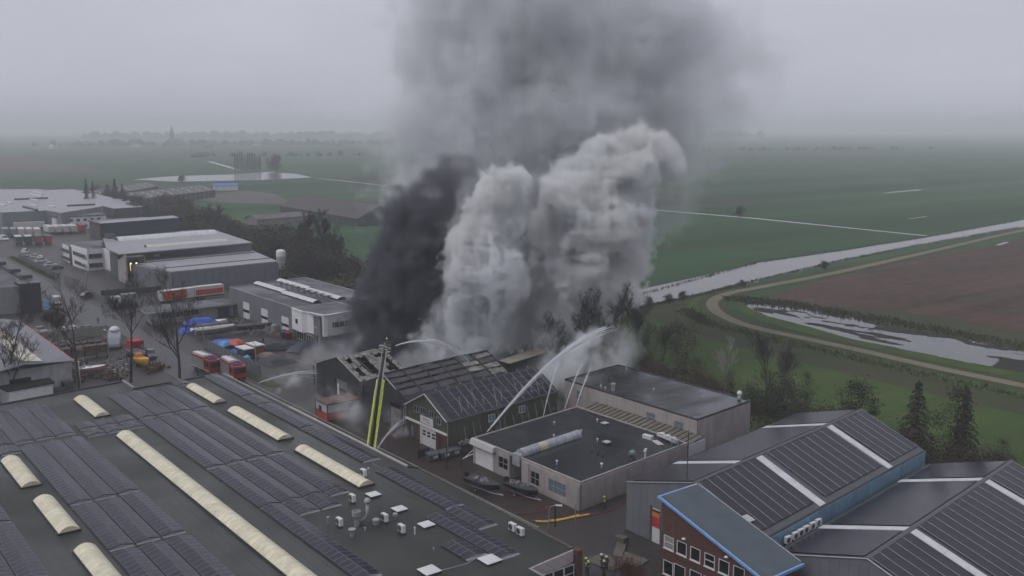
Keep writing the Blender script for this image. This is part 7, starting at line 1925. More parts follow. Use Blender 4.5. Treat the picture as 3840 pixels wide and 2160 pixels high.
def put_bush(name, label, x, y, args, m, grp, cat='shrub', sc=1):
    tb, lb = bush_proto(*args); t_ = thing(name, label, cat, (x,y,0), 0, grp)
    lpart(t_, 'stems', tb, M_bark2); lpart(t_, 'foliage', lb, m); t_.scale = (sc,sc,sc); return t_
# thicket east of the concrete hall and the solar halls
gT = 'shrubs and small trees between the halls and the meadow'
B1 = put_bush('withered_bush', 'brown withered tree right behind the puddled roof', -128.8,145.0,(201,11,6.5,None,2600,.07,.2),M_leafb,gT)
B2 = put_bush('dark_bush', 'dense dark bush left of the solar roof peak', -99.5,137,(202,7.5,7,None,3600,.08,.22),M_leafg,gT)
B3 = put_bush('ragged_tree', 'small ragged dark tree left of the pointed conifer', -84,134.5,(203,11,5.0,None,3800,.07,.20),M_leafg,gT)
def conifer(seed, H, W_):
    rj = random.Random(seed); tb = MB(); nb_ = MB(); tb.tube([(0,0,-.2),(0,0,H)], [.18,.03], 6)
    for k in range(70):
        z_ = H*(.10+.88*(k/70)); L_ = W_*.5*(1-(z_/H))**.8*rj.uniform(.65,1.15)+.15; a = k*2.4+rj.uniform(-.4,.4)
        pts = [Vector((0,0,z_)), Vector((math.cos(a)*L_*.5,math.sin(a)*L_*.5,z_+.05*L_)), Vector((math.cos(a)*L_,math.sin(a)*L_,z_-.28*L_))]
        tb.tube(pts, [.05,.035,.015], 3, cap=False)
        for q in range(int(14+L_*24)):
            t = rj.uniform(.1,1); c_ = pts[0].lerp(pts[2], t)+Vector((rj.gauss(0,.12),rj.gauss(0,.12),.16*L_*t*(1-t)*4-rj.random()*.35)); s_ = rj.uniform(.06,.17)
            u = Vector((rj.gauss(0,1),rj.gauss(0,1),rj.gauss(0,.5))).normalized()*s_; v_ = Vector((rj.gauss(0,.4),rj.gauss(0,.4),-1)).normalized()*s_*1.4; nb_.add([c_-u,c_+v_,c_+u,c_-v_*.4],[(0,1,2,3)])
    return tb, nb_
tb, nb_ = conifer(5, 12.0, 7.0)
CF = thing('conifer_tree', 'dark pointed conifer with drooping branches above the blue wall end', 'tree', (-76.0,138.6,0), 0, gT)
lpart(CF, 'trunk', tb, M_bark2); lpart(CF, 'crown', nb_, mat('conifer_needles', (.036,.036,.024), .9, nscale=.6, col2=(.060,.052,.036)))
copy_tree(CF, (-69.8,141.5,0), 1.4, 'browner slender conifer, right one of the pair above the blue wall', group=gT, sc=[.8,.8,1.0])
B4 = put_bush('withered_bush', 'rusty brown scrub below the pointed trees', -73.5,134,(204,5,7,None,4200,.07,.2),M_leafb,gT)
B5 = put_bush('slim_tree', 'slim dark tree with thin crown at the right', -69.6,139,(205,12,5.0,None,2600,.06,.18),M_leafo,gT)
tb, cb_, tips = grow(301, 12, .16, 4, .5, .4, (3,4), .3, .6, minr=.012)
BR = tree_proto('birch_tree', 'white stemmed birch behind the puddled roof', -117.3,143.6,0, tb, cb_, M_birch, M_birch, grp=gT)
tb, cb_, tips = grow(305, 13, .17, 4, .55, .4, (4,5), .25, .62, minr=.014)
SB = tree_proto('bare_tree', 'bare slender tree right of the birch', -110.8,147.5,0, tb, cb_, M_bark, M_bark2, grp=gT)
copy_tree(SB, (-143.0,146.0,0), 1.2, 'bare slender tree right of the round crowned trees', sc=1.05)
copy_tree(SB, (-133.5,143.0,0), 2.7, 'bare slender tree behind the far roof corner', sc=.95)
copy_tree(SB, (-105.0,144.0,0), 4.0, 'bare slender tree above the dark bush', sc=.9)
rj = random.Random(71)
words_ = {id(B1):'brown withered scrub',id(B2):'dark green scrub',id(B4):'rusty low scrub',id(B5):'olive small tree',id(B3):'ragged dark tree'}
scr = MB()
pos = [(-140,137,B1,.7),(-136,141,B4,1.1),(-131,138,B4,1.2),(-126,137,B1,.7),(-121,139,B4,1.2),(-116,137,B4,1.1),(-112,140,B1,.85),(-107,137,B2,1.0),(-103,139,B2,1.1),(-96,135,B2,.95),(-92.5,133,B2,.9),(-90,137,B4,1.3),(-86,134,B4,1.0),(-82,134,B2,.7),(-79,131,B4,.9),(-76,133,B2,.55),(-70,132,B4,1.0),(-66,134,B4,1.2),(-62,137,B4,1.1),(-58,133,B4,1.0),(-64,140,B5,.7),(-54,136,B2,.8),(-50,134,B4,1.0),(-45,134,B2,.8),(-100,143,B5,.9),(-124,144,B5,.7),(-139.5,144,B2,.75)]
where = ['by the round crowned trees','near the far roof corner','behind the puddled roof','left of the birch','right of the birch','above the grey gable','behind the solar roof peak','under the pointed tree','beyond the blue wall','at the right edge of the thicket']
for i, (x_, y_, P_, s_) in enumerate(pos):
    s_ *= .62
    tag_ = f"{words_[id(P_)]} {where[min(9,i//3)]}, {['left','middle','right'][i%3]} one of its cluster"
    copy_tree(P_, (x_+rj.uniform(-1,1),y_+rj.uniform(-1,1),0), rj.uniform(0,6), tag_, group=gT, sc=[s_*rj.uniform(.9,1.15),s_*rj.uniform(.9,1.15),s_*rj.uniform(.85,1.15)])
# the long wooded edge behind the estate on the left
gW = 'trees of the wooded edge behind the estate'
tb, cb_, tips = grow(401, 15, .22, 4, .55, .42, (4,5), .2, .62, minr=.03)
lb = MB(); leaves_into(lb, tips, 1, .5, .1, .25, random.Random(5))
W1 = thing('bare_tree', 'big bare tree against the green field right of the silo', 'tree', (-315,162,0), 0, gW)
lpart(W1, 'trunk', tb, M_bark); lpart(W1, 'crown', cb_, M_bark2); W1.scale = (1.55,1.55,1.5)
copy_tree(W1, (-322,153,0), 2.2, 'big bare tree left of the tallest one behind the silo', sc=1.45)
W2 = put_bush('leafy_tree', 'dark dense tree in the wooded edge nearest the silo', -330,150,(402,11,9,None,2600,.2,.5),M_leafg,gW,'tree')
W3 = put_bush('withered_tree', 'brown leaved tree in the wooded edge near the silo', -345,153,(403,10,8,None,2000,.2,.45),M_leafb,gW,'tree')
W4 = put_bush('olive_tree', 'olive brown tree in the wooded edge near the upper hall', -352,156,(404,12,9,None,2200,.2,.5),M_leafo,gW,'tree')
kinds_ = {id(W1):'bare tree',id(W2):'dark dense tree',id(W3):'brown leaved tree',id(W4):'olive tree'}
CNT = {}
ORD = ['first','second','third','fourth','fifth','sixth','seventh','eighth','ninth','tenth','eleventh','twelfth','thirteenth','fourteenth']
def wood_label(kd, x_):
    lm = 'right of the white silo' if x_ > -308 else 'behind the long grey hall' if x_ > -345 else 'behind the upper hall' if x_ > -420 else 'behind the lorry park' if x_ > -520 else 'behind the far grey hall' if x_ > -640 else 'at the far left end of the wood'
    CNT[(kd,lm)] = CNT.get((kd,lm), 0)+1
    return f"{ORD[min(13,CNT[(kd,lm)]-1)]} {kd} {lm}, counted leftwards"
spots = []
for k in range(34): x_ = -290-k*13.5; spots.append((x_, 144+(-x_-290)*.115+rj.uniform(-3,4)))
for k in range(38): x_ = -300-k*8.5; spots.append((x_+5, 150+(-x_-290)*.15+rj.uniform(-4,5)))
for k in range(10): spots.append((-262-k*4.5, 134+k*1.4+rj.uniform(-1,1)))
for k in range(9): spots.append((-250-k*5, 150+k*.8+rj.uniform(-2,2)))
for k in range(14): spots.append((-296-k*6, 158+k*1.2+rj.uniform(-3,3)))
spots.sort(key=lambda q: -q[0])
for i, (x_, y_) in enumerate(spots):
    P_ = rj.choice([W1,W1,W3,W3,W4,W2]); s_ = rj.uniform(.65,1.0)*(.75 if x_ > -300 else 1)
    copy_tree(P_, (x_,y_,0), rj.uniform(0,6), wood_label(kinds_[id(P_)], x_), group=gW, sc=[s_*rj.uniform(.9,1.2),s_*rj.uniform(.9,1.2),s_*rj.uniform(.85,1.1)])
# undergrowth strip under them
ub = MB(); rj2 = random.Random(9)
for k in range(9000):
    t = rj2.random(); x_ = -255-t*420; y_ = 146+(-x_-290)*.13+rj2.gauss(0,4); s_ = rj2.uniform(.3,.9)
    if y_ < 133+(-x_-255)*.03: continue
    p = Vector((x_,y_,rj2.random()**2*2.2)); u = Vector((rj2.gauss(0,1),rj2.gauss(0,1),rj2.gauss(0,.6))).normalized()*s_; v_ = u.cross(Vector((rj2.gauss(0,1),rj2.gauss(0,1),rj2.gauss(0,1)))).normalized()*s_*.7
    ub.add([p-u,p+v_,p+u,p-v_],[(0,1,2,3)])
for k in range(7000):
    t = rj2.random(); x_ = -148+t*100; y_ = 133+rj2.gauss(0,3.5)+(5 if x_ < -100 else 0); s_ = rj2.uniform(.12,.4)
    if y_ < (126.5 if x_ < -95 else 127.5): continue
    p = Vector((x_,y_,rj2.random()**2*1.8)); u = Vector((rj2.gauss(0,1),rj2.gauss(0,1),rj2.gauss(0,.6))).normalized()*s_; v_ = u.cross(Vector((rj2.gauss(0,1),rj2.gauss(0,1),rj2.gauss(0,1)))).normalized()*s_*.7
    ub.add([p-u,p+v_,p+u,p-v_],[(0,1,2,3)])
solo('undergrowth', ub, M_leafb, kind='stuff')
# reeds and rough grass tufts along the banks and the dike
rb_ = MB(); rj3 = random.Random(10)
def tufts(path, n, wd, h0, h1):
    for _ in range(n):
        i = rj3.randrange(len(path)-1); t = rj3.random(); a, c_ = path[i], path[i+1]
        x_ = a[0]+(c_[0]-a[0])*t+rj3.gauss(0,wd); y_ = a[1]+(c_[1]-a[1])*t+rj3.gauss(0,wd); h_ = rj3.uniform(h0,h1); w_ = h_*rj3.uniform(.2,.5); an = rj3.uniform(0,3.14)
        dx, dy = math.cos(an)*w_, math.sin(an)*w_; lx, ly = rj3.gauss(0,.2)*h_, rj3.gauss(0,.2)*h_
        rb_.add([(x_-dx,y_-dy,-.1),(x_+dx,y_+dy,-.1),(x_+lx+dx*.3,y_+ly+dy*.3,h_),(x_+lx-dx*.3,y_+ly-dy*.3,h_*.9)],[(0,1,2,3)])
tufts([(-190,190),(-195.5,229),(-200.5,252),(-213.5,326),(-222,398),(-231,509)], 3800, .6, .15, .55)
tufts([(-205,205),(-229.8,297),(-236,422),(-249,545)], 1600, .5, .15, .5)
tufts([(-180,202),(-163,192),(-104,187),(0,181)], 3600, 1.3, .2, .6)
tufts([(-184,227),(-165,233),(-120,231),(-60,226),(0,224)], 5200, 2.2, .3, .8)
solo('reeds', rb_, mat('dry_reed', (.085,.075,.040), .9, nscale=.3, col2=(.045,.052,.026)), kind='stuff')
# poplars in the field and the two columnar groups
def poplar(seed, H, W_, m):
    rj = random.Random(seed); tb = MB(); cb_ = MB(); tb.tube([(0,0,-.2),(0,0,H*.95)], [.3,.05], 6)
    for k in range(330):
        z_ = H*(.08+.9*rj.random()); a = rj.uniform(0,6.28); r_ = W_*.5*math.sin(math.pi*min(1,(z_/H)**.7*.95+.03))*rj.uniform(.3,1)
        p = Vector((0,0,z_-1.0)); q = Vector((math.cos(a)*r_,math.sin(a)*r_,z_+rj.uniform(.3,1.6))); cb_.tube([p,q], [.05,.03], 3, cap=False)
        for _ in range(2):
            s_ = rj.uniform(.15,.4); c_ = q+Vector((rj.gauss(0,.2),rj.gauss(0,.2),rj.gauss(0,.4))); u = Vector((rj.gauss(0,1),rj.gauss(0,1),rj.gauss(0,1))).normalized()*s_; v_ = u.cross(Vector((1,.3,.2))).normalized()*s_*.6; cb_.add([c_-u,c_+v_,c_+u,c_-v_],[(0,1,2,3)])
    return tb, cb_
tb, cb_ = poplar(1, 20, 3.0, None)
gP = 'row of poplars by the flooded field'
PP = tree_proto('poplar_tree', 'leftmost slim poplar of the row beyond the flooded field', -1079,441,0, tb, cb_, M_bark, M_bark2, grp=gP)
names_ = ['second','third','fourth','fifth','sixth','seventh','eighth','ninth','tenth','eleventh']
for k in range(10):
    copy_tree(PP, (-1079-2.3*(k+1),441+4.0*(k+1),0), k*1.3, names_[k]+' slim poplar from the left of the row beyond the flooded field', group=gP, sc=[.9+.2*rj.random(),.9+.2*rj.random(),.85+.2*rj.random()])
FP = put_bush('broad_tree', 'broad dense tree at the right end of the poplar row', -1072,487,(501,17,12,None,2400,.4,.9),M_leafg,None,'tree')
tb, cb_ = poplar(2, 17.5, 3.6, None)
P2_ = tree_proto('columnar_poplar', 'left columnar poplar of the far left pair', -648,167,0, tb, cb_, M_bark, M_leafg, grp='columnar poplars behind the far hall')
copy_tree(P2_, (-652,172,0), 1, 'shorter columnar poplar just right of the far left one', sc=[1,1,.9]); copy_tree(P2_, (-640,182,0), 2, 'columnar poplar of the right pair, taller', sc=[1.1,1.1,1]); copy_tree(P2_, (-642,187,0), 3, 'columnar poplar of the right pair, smaller', sc=[.9,.9,.8])
# willow clumps on the canal corner and lone bushes in the fields
for i, (x_, y_, s_) in enumerate(((-192,214,.22),(-190,206,.24),(-196,246,.2),(-191,198,.26),(-203,300,.28),(-360,447,.5),(-905,318,.6))):
    copy_tree(W2, (x_,y_,0), i, ['low dark bush at the canal bend, middle','low dark bush at the canal bend, left','small bush on the near canal bank','dark bush where the canal meets the smoke','small bush halfway up the canal bank','dark bush at the bridge over the field ditch','bush at the end of the lake'][i], group='low bushes along the water', sc=s_)
# ---- the far horizon: village trees, houses and a church
rv = random.Random(12)
def far_belt(a, c, n, h0, h1, wd, name, m, seed):
    rj = random.Random(seed); b_ = MB()
    for k in range(n):
        t = rj.random(); x_ = a[0]+(c[0]-a[0])*t+rj.gauss(0,wd); y_ = a[1]+(c[1]-a[1])*t+rj.gauss(0,wd); h_ = rj.uniform(h0,h1)*(.6+.7*abs(math.sin(t*23+seed))); w_ = h_*rj.uniform(.45,.9)
        rings = []
        for z_, f in ((0,.55),(.25,.95),(.55,1.0),(.8,.7),(1.0,.15)):
            rings.append([(x_+w_*f*math.cos(q*1.047+z_)*rj.uniform(.75,1.2),y_+w_*f*math.sin(q*1.047+z_)*rj.uniform(.75,1.2),h_*z_*rj.uniform(.93,1.05)) for q in range(6)])
        b_.loft(rings)
    return solo(name, b_, m, kind='stuff')
M_fart = mat('far_tree_mass', (.030,.036,.030), .9, nscale=.05, namt=.3, coords='World')
far_belt((-4700,1300), (-3300,4100), 700, 12, 30, 60, 'far_trees', M_fart, 1)
far_belt((-3000,700), (-2400,2050), 300, 7, 15, 35, 'far_trees', M_fart, 2)
far_belt((-2000,5200), (600,5200), 420, 12, 24, 90, 'far_trees', M_fart, 3)
far_belt((-1050,3300), (-760,3450), 70, 9, 14, 22, 'far_grove', M_fart, 4)
far_belt((-1500,1400), (-1250,2300), 60, 4, 8, 12, 'far_hedge', M_fart, 5)
far_belt((-1700,600), (-1620,900), 30, 4, 8, 8, 'far_hedge', M_fart, 6)
cht = thing('church', 'tiny church tower with a spire on the hazy horizon', 'church', (-3230,1110,0), .3)
lpart(cht, 'tower', MB().box(-6,-6,0,6,6,34), M_fart); lpart(cht, 'spire', MB().lathe([(7,34),(2,50),(.3,62)], 8), M_fart); lpart(cht, 'nave', MB().box(6,-10,0,44,10,16), M_fart)
M_fh = mat('far_house_white', (.50,.50,.50), .7)
for i, (x_, y_) in enumerate(((-2560,590),(-2500,950),(-2650,1150),(-2450,1300),(-2700,830),(-2380,1500))):
    t_ = thing('far_house', ['first','second','third','fourth','fifth','sixth'][[1,3,0,4,2,5][i]]+' tiny farmhouse from the left among the far hazy trees', 'house', (x_,y_,0), i, 'far farmhouses')
    lpart(t_, 'wall', MB().box(-12,-6,0,12,6,5), M_fh if i % 2 == 0 else M_barnw); lpart(t_, 'roof', MB().loft([[(-12.5,-6.5,5),(-12.5,6.5,5),(-12.5,0,10)],[(12.5,-6.5,5),(12.5,6.5,5),(12.5,0,10)]]), M_eternit if i else M_fh)
# ================================================================ smoke: density grids worked out here and handed to a volume
# smoke frame: u to the right, v away from the lens, both level; a frame turned with the view only so that the grids stay small
SA = R(52)
def cam_uvz(px, py, depth):
    """a point seen at (px, py) of a 2576 x 1449 picture at DEPTH metres -> metres right, ahead, up"""
    F_ = 2450.0; th = R(9.33)
    x = (px-1288)/F_; y = -(py-724.5)/F_
    dy = math.cos(th)+y*math.sin(th); dz = -math.sin(th)+y*math.cos(th)
    t = depth/dy
    return np.array((x*t, depth, CAM_H+dz*t))
def lattice3(shape, cell, rs):
    """smooth random values on a grid, one lattice point every CELL voxels"""
    g = rs.rand(*[int(s/c)+3 for s, c in zip(shape, cell)]).astype(np.float32)
    for ax in range(3):
        x = np.arange(shape[ax], dtype=np.float32)/cell[ax]
        i = x.astype(int); f = x-i; f = f*f*(3-2*f)
        sh = [1,1,1]; sh[ax] = -1; f = f.reshape(sh)
        g = np.take(g, i, axis=ax)*(1-f)+np.take(g, i+1, axis=ax)*f
    return g
def fbm(shape, cell, octv, rs, gain=.55, billow=False, lac=2.0):
    out = np.zeros(shape, np.float32); a = 1; tot = 0
    for _ in range(octv):
        n = lattice3(shape, cell, rs)
        if billow: n = np.abs(n*2-1)
        out += a*n; tot += a; a *= gain
        cell = [max(1.01, c/lac) for c in cell]
    return out/tot
def make_smoke(name, label, blobs, vox, mat_, seed, soft=.35, disp=.5, dens=1.0, cell=9, billow=True, pad=3, cut=None, octv=4, wisp=0, edge=0):
    P_ = np.array([cam_uvz(b[0], b[1], b[2]) for b in blobs])
    Rr = np.array([b[3]*b[2]/2450 for b in blobs]); W = np.array([b[4] if len(b) > 4 else 1.0 for b in blobs])
    mn = (P_-Rr[:,None]).min(0)-pad; mxx = (P_+Rr[:,None]).max(0)+pad
    mn[2] = max(mn[2], .3); mxx[2] = min(mxx[2], 104)
    n = np.ceil((mxx-mn)/vox).astype(int); mxx = mn+n*vox
    ax = [mn[k]+(np.arange(n[k])+.5)*vox for k in range(3)]
    rs = np.random.RandomState(seed)
    shape = tuple(n)
    n1 = fbm(shape, [cell/vox/2]*3, octv, rs, .64, billow)
    n1 = (n1-n1.mean())/(n1.std()+1e-6)
    n0 = fbm(shape, [cell*1.6/vox]*3, 2, rs); n0 = (n0-n0.mean())/(n0.std()+1e-6)
    best = np.zeros(shape, np.float32); ww = np.zeros(shape, np.float32); wsum = np.full(shape, 1e-6, np.float32)
    for p, r_, w_ in zip(P_, Rr, W):
        s0 = [max(0, int((p[k]-r_*1.9-mn[k])/vox)) for k in range(3)]
        s1 = [min(n[k], int((p[k]+r_*1.9-mn[k])/vox)+2) for k in range(3)]
        if any(a >= b_ for a, b_ in zip(s0, s1)): continue
        d = np.sqrt((ax[0][s0[0]:s1[0]][:,None,None]-p[0])**2+(ax[1][s0[1]:s1[1]][None,:,None]-p[1])**2+(ax[2][s0[2]:s1[2]][None,None,:]-p[2])**2)
        v = np.clip(1-(d/(1.5*r_))**2, 0, 1).astype(np.float32)**2
        sl_ = (slice(s0[0],s1[0]),slice(s0[1],s1[1]),slice(s0[2],s1[2]))
        best[sl_] += v; wsum[sl_] += v; ww[sl_] += v*w_
    ww = ww/wsum
    f = np.minimum(best, 1.5)-.45 + disp*(-n1 if billow else n1)*.30 + disp*n0*.16
    f = np.where(best > .02, f, -1)
    den = np.clip((f+edge)/soft, 0, 1)
    den = den*den*(3-2*den)*ww*dens
    if wisp:
        n2 = fbm(shape, [cell*.9/vox, cell*.9/vox, cell*1.4/vox], 5, rs, .6)
        n2 = (n2-n2.mean())/(n2.std()+1e-6)
        den *= np.clip(1+wisp*n2, 0.0, 3)
    lo = ax[2][None,None,:]
    den = den*np.clip((lo-.3)/1.5, 0, 1)
    den = np.where(den < 1e-4, 0, den).astype(np.float32)
    # pad one voxel of clear air
    den[0]=0; den[-1]=0; den[:,0]=0; den[:,-1]=0; den[:,:,0]=0; den[:,:,-1]=0
    me = bpy.data.meshes.new(name)
    N = int(np.prod(n))
    me.vertices.add(N)
    at = me.attributes.new('smoke_density', 'FLOAT', 'POINT')
    at.data.foreach_set('value', den.ravel())
    o = bpy.data.objects.new(name, me); COL.objects.link(o)
    o.rotation_euler = (0,0,SA)
    me.materials.append(mat_)
    g = bpy.data.node_groups.new(name+'_volume', 'GeometryNodeTree')
    g.interface.new_socket('Geometry', in_out='INPUT', socket_type='NodeSocketGeometry')
    g.interface.new_socket('Geometry', in_out='OUTPUT', socket_type='NodeSocketGeometry')
    N_ = g.nodes.new; Lk = g.links.new
    gi = N_('NodeGroupInput'); go = N_('NodeGroupOutput')
    vc = N_('GeometryNodeVolumeCube')
    vc.inputs['Min'].default_value = tuple(mn+vox*.5); vc.inputs['Max'].default_value = tuple(mxx-vox*.5)
    for k, q in enumerate('XYZ'): vc.inputs['Resolution '+q].default_value = int(n[k])
    pos = N_('GeometryNodeInputPosition')
    sub = N_('ShaderNodeVectorMath'); sub.operation = 'SUBTRACT'; sub.inputs[1].default_value = tuple(mn)
    Lk(pos.outputs[0], sub.inputs[0])
    scl = N_('ShaderNodeVectorMath'); scl.operation = 'SCALE'; scl.inputs['Scale'].default_value = 1/vox
    Lk(sub.outputs[0], scl.inputs[0])
    fl = N_('ShaderNodeVectorMath'); fl.operation = 'FLOOR'; Lk(scl.outputs[0], fl.inputs[0])
    # clamp to the grid so that the index is always valid
    mn_ = N_('ShaderNodeVectorMath'); mn_.operation = 'MINIMUM'; mn_.inputs[1].default_value = tuple(float(q-1) for q in n); Lk(fl.outputs[0], mn_.inputs[0])
    mx2 = N_('ShaderNodeVectorMath'); mx2.operation = 'MAXIMUM'; mx2.inputs[1].default_value = (0,0,0); Lk(mn_.outputs[0], mx2.inputs[0])
    sp = N_('ShaderNodeSeparateXYZ'); Lk(mx2.outputs[0], sp.inputs[0])
    def toint(sock):
        f2i = N_('FunctionNodeFloatToInt'); f2i.rounding_mode = 'ROUND'; Lk(sock, f2i.inputs[0]); return f2i.outputs[0]
    def im(op, a, b_):
        q = N_('FunctionNodeIntegerMath'); q.operation = op
        for i_, v_ in enumerate((a, b_)):
            if isinstance(v_, int): q.inputs[i_].default_value = v_
            else: Lk(v_, q.inputs[i_])
        return q.outputs[0]
    ix, iy, iz = toint(sp.outputs[0]), toint(sp.outputs[1]), toint(sp.outputs[2])
    idx = im('ADD', im('MULTIPLY', im('ADD', im('MULTIPLY', ix, int(n[1])), iy), int(n[2])), iz)
    si = N_('GeometryNodeSampleIndex'); si.data_type = 'FLOAT'; si.domain = 'POINT'
    na = N_('GeometryNodeInputNamedAttribute'); na.data_type = 'FLOAT'; na.inputs['Name'].default_value = 'smoke_density'
    Lk(gi.outputs[0], si.inputs['Geometry'])
    Lk([s_ for s_ in na.outputs if s_.enabled and s_.name == 'Attribute'][0], [s_ for s_ in si.inputs if s_.enabled and s_.name == 'Value'][0])
    Lk(idx, si.inputs['Index'])
    Lk([s_ for s_ in si.outputs if s_.enabled][0], vc.inputs['Density'])
    sm = N_('GeometryNodeSetMaterial'); sm.inputs['Material'].default_value = mat_
    Lk(vc.outputs[0], sm.inputs['Geometry'])
    Lk(sm.outputs[0], go.inputs[0])
    md = o.modifiers.new('volume', 'NODES'); md.node_group = g
    tag(o, label, kind='stuff')
    print('smoke', name, n, N)
    return o
def smoke_mat(name, col, dens, aniso=0.0, absorb=None, tan=None, step=1.0):
    m = bpy.data.materials.new(name); m.use_nodes = True
    t = m.node_tree
    t.nodes.remove(t.nodes['Principled BSDF'])
    pv = t.nodes.new('ShaderNodeVolumePrincipled')
    pv.inputs['Color'].default_value = (*col,1)
    pv.inputs['Density'].default_value = dens
    pv.inputs['Anisotropy'].default_value = aniso
    pv.inputs['Density Attribute'].default_value = 'density'
    m.cycles.volume_step_rate = step
    if tan:
        tc_ = t.nodes.new('ShaderNodeTexCoord'); nz_ = t.nodes.new('ShaderNodeTexNoise'); nz_.inputs['Scale'].default_value = .075; nz_.inputs['Detail'].default_value = 1
        rp = t.nodes.new('ShaderNodeValToRGB'); rp.color_ramp.elements[0].position = .42; rp.color_ramp.elements[1].position = .62
        rp.color_ramp.elements[0].color = (*col,1); rp.color_ramp.elements[1].color = (*tan,1)
        t.links.new(tc_.outputs['Object'], nz_.inputs['Vector']); t.links.new(nz_.outputs['Fac'], rp.inputs[0]); t.links.new(rp.outputs[0], pv.inputs['Color'])
    if absorb: pv.inputs['Absorption Color'].default_value = (*absorb,1)
    t.links.new(pv.outputs[0], [n_ for n_ in t.nodes if n_.type == 'OUTPUT_MATERIAL'][0].inputs['Volume'])
    return m
rb = random.Random(11)
def column(path, n_per, jit=.45, rr=.6, dz=0.5):
    """puffs piled along a path of (px, py, depth, radius_px, weight)"""
    out = []
    for i, p in enumerate(path):
        out.append(p)
        q = path[min(i+1, len(path)-1)]
        for k in range(n_per):
            t = rb.random()
            c = [p[j]+(q[j]-p[j])*t for j in range(5)]
            a = rb.uniform(0, 2*math.pi); e = rb.uniform(.35, 1)*jit*2
            out.append((c[0]+c[3]*e*math.cos(a), c[1]+c[3]*e*math.sin(a)*.8, c[2]+rb.uniform(-dz,dz)*c[3]*c[2]/2450*1.2, c[3]*rb.uniform(.3, rr), c[4]))
    return out
white_a = column([(1165,905,196,45,1),(1190,860,196,66,1),(1165,800,196,84,1),(1190,745,195,78,1),(1215,690,195,92,1),(1215,630,195,80,1),(1235,575,196,68,1),(1262,520,196,66,1),(1262,480,196,64,1)], 12)
white_b = column([(1400,850,206,60,.8),(1450,780,206,98,.9),(1550,740,206,62,1),(1480,680,206,112,1),(1565,650,206,62,1),(1540,570,206,100,1),(1500,520,206,118,1),(1490,430,206,100,1),(1600,420,206,92,1),(1690,400,206,58,1),(1400,560,206,60,.9)], 9)
dark = column([(905,885,197,66,1.1),(960,835,197,86,1),(985,775,198,92,1),(1015,710,199,98,1),(1040,640,200,92,1),(1055,570,201,85,.75),(1060,515,202,75,.55),(1115,475,202,62,.45),(1155,425,203,52,.25)], 9)
haze_up = column([(1240,470,222,150,1.2),(1180,380,222,160,1),(1240,280,224,190,1),(1400,330,224,180,1.1),(1540,270,226,170,.9),(1280,120,228,200,.9),(1480,130,228,200,.9),(1600,60,230,180,.8),(1240,-20,230,200,.8),(1500,-40,230,210,.8),(1400,520,216,150,1.8),(1370,650,214,120,2),(1370,790,212,95,2)], 6, jit=.55, rr=.6)
haze_up += [(1780,200,232,180,.30),(1880,120,234,170,.18),(1740,330,232,130,.35),(1040,400,224,130,.5),(1040,520,218,110,.5),(1050,140,228,90,.45),(1100,60,228,120,.5),(1230,180,226,70,2.0),(1215,280,226,60,1.8),(1680,560,216,80,.35),(1740,480,216,70,.25)]
ground_mist = [(1060,900,188,75,1),(1130,880,190,70,1),(1010,930,186,50,.7),(1200,905,190,70,.9),(760,1015,176,80,.35),(720,975,182,60,.25),(840,960,182,90,.35),(800,900,190,80,.25),(880,900,192,80,.4),(900,990,176,60,.3),(860,1050,160,80,.8),(930,1080,156,70,.8),(1000,1060,164,60,.5),(790,1045,168,70,.6),(1050,930,182,60,.6),(1180,930,184,60,.5),(1330,960,176,70,.6),(1420,940,180,90,.9),(1500,905,184,90,.9),(1560,890,186,70,.5),(1390,1010,166,60,.4),(1300,1010,160,50,.25),(1250,875,200,60,.8),(1400,870,196,80,.7),(1480,830,200,50,.4),(1540,860,190,70,.3),(1470,950,178,70,.4)]
haze_up += [(1100,150,226,90,1),(1090,240,226,80,1),(1160,60,226,110,1),(1640,180,228,90,.8),(1080,860,214,90,1.6),(1180,850,214,90,1.6),(1290,850,214,90,1.8),(1360,870,212,80,1.8),(1290,720,214,90,2.0),(1300,600,216,80,1.6)]
jet_mist = []
for a_, b__, n_ in (((1238,1088,150,8),(1500,835,186,34),22),((985,862,152,7),(1128,905,172,24),12),((958,1104,142,7),(1020,1076,150,18),8),((690,990,176,8),(745,948,184,22),8),((1380,1046,158,5),(1412,985,166,12),6),((1414,1035,158,5),(1450,962,168,12),6),((1436,1026,160,5),(1466,958,168,12),6)):
    for k in range(n_+1):
        t = k/n_
        arc = -34*4*t*(1-t) if a_[0] == 985 else -20*4*t*(1-t) if a_[0] == 1238 else 0
        jet_mist.append((a_[0]+(b__[0]-a_[0])*t+rb.gauss(0,2)*t, a_[1]+(b__[1]-a_[1])*t+arc+8*t*t+rb.gauss(0,3)*t, a_[2]+(b__[2]-a_[2])*t, a_[3]+(b__[3]-a_[3])*t**1.3, 1.0-.55*t))
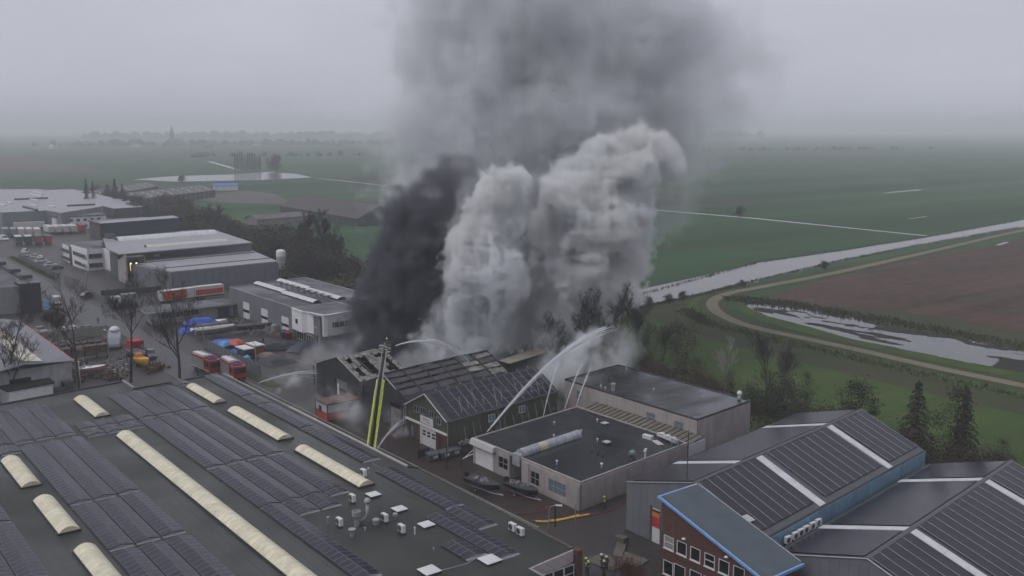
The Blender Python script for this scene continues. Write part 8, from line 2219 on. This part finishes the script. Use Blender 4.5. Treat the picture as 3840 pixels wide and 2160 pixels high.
M_sw = smoke_mat('white_smoke', (.955,.970,.992), 1.0, 0.0, tan=(.957,.955,.952), step=.6)
M_sd = smoke_mat('black_smoke', (.20,.20,.235), 1.0, 0.0, step=.8)
M_sg = smoke_mat('grey_smoke', (.905,.915,.94), 1.0, 0.0, step=1.1)
M_sm = smoke_mat('steam', (.955,.97,.99), 1.0, 0.1, step=1.1)
M_sj = smoke_mat('spray', (.955,.97,.99), 1.0, 0.1, step=1.0)
make_smoke('white_smoke', 'billowing pale smoke boiling up from the burnt roofs', white_a, .38, M_sw, 5, soft=.42, disp=1.2, dens=.80, cell=12, octv=6)
make_smoke('white_smoke', 'broad pale smoke cloud drifting right behind the narrow column', white_b, .42, M_sw, 6, soft=.52, disp=1.25, dens=.58, cell=15, octv=6)
make_smoke('black_smoke', 'thick black smoke rolling out of the left burnt hall', dark, .45, M_sd, 7, soft=.9, disp=1.3, dens=.7, cell=12, octv=6)
make_smoke('grey_smoke', 'thin grey smoke spreading high above the fire', haze_up, .8, M_sg, 8, soft=1.2, disp=1.1, dens=.22, cell=17, billow=True, wisp=.35, pad=6, octv=6)
make_smoke('steam', 'low bluish steam and spray around the burnt halls', ground_mist, .5, M_sm, 9, soft=1.5, disp=1.2, dens=.38, cell=8, billow=False, wisp=.5, octv=6)
make_smoke('spray_mist', 'fine white spray drifting off the water jets', jet_mist, .26, M_sj, 10, soft=1.3, disp=.9, dens=.55, cell=2.4, billow=False, wisp=.6, octv=4, pad=1)
# ---------------------------------------------------------------- the air itself
hb = MB(); hb.box(-9500,-9500,-1.5, 9500,9500,106)
hm = bpy.data.materials.new('air'); hm.use_nodes = True
t = hm.node_tree; t.nodes.remove(t.nodes['Principled BSDF'])
pv = t.nodes.new('ShaderNodeVolumePrincipled')
pv.inputs['Color'].default_value = (.92,.945,.98,1)
pv.inputs['Density'].default_value = .00034
pv.inputs['Anisotropy'].default_value = 0.0
t.links.new(pv.outputs[0], [n_ for n_ in t.nodes if n_.type == 'OUTPUT_MATERIAL'][0].inputs['Volume'])
solo('haze', hb, hm, kind='stuff')
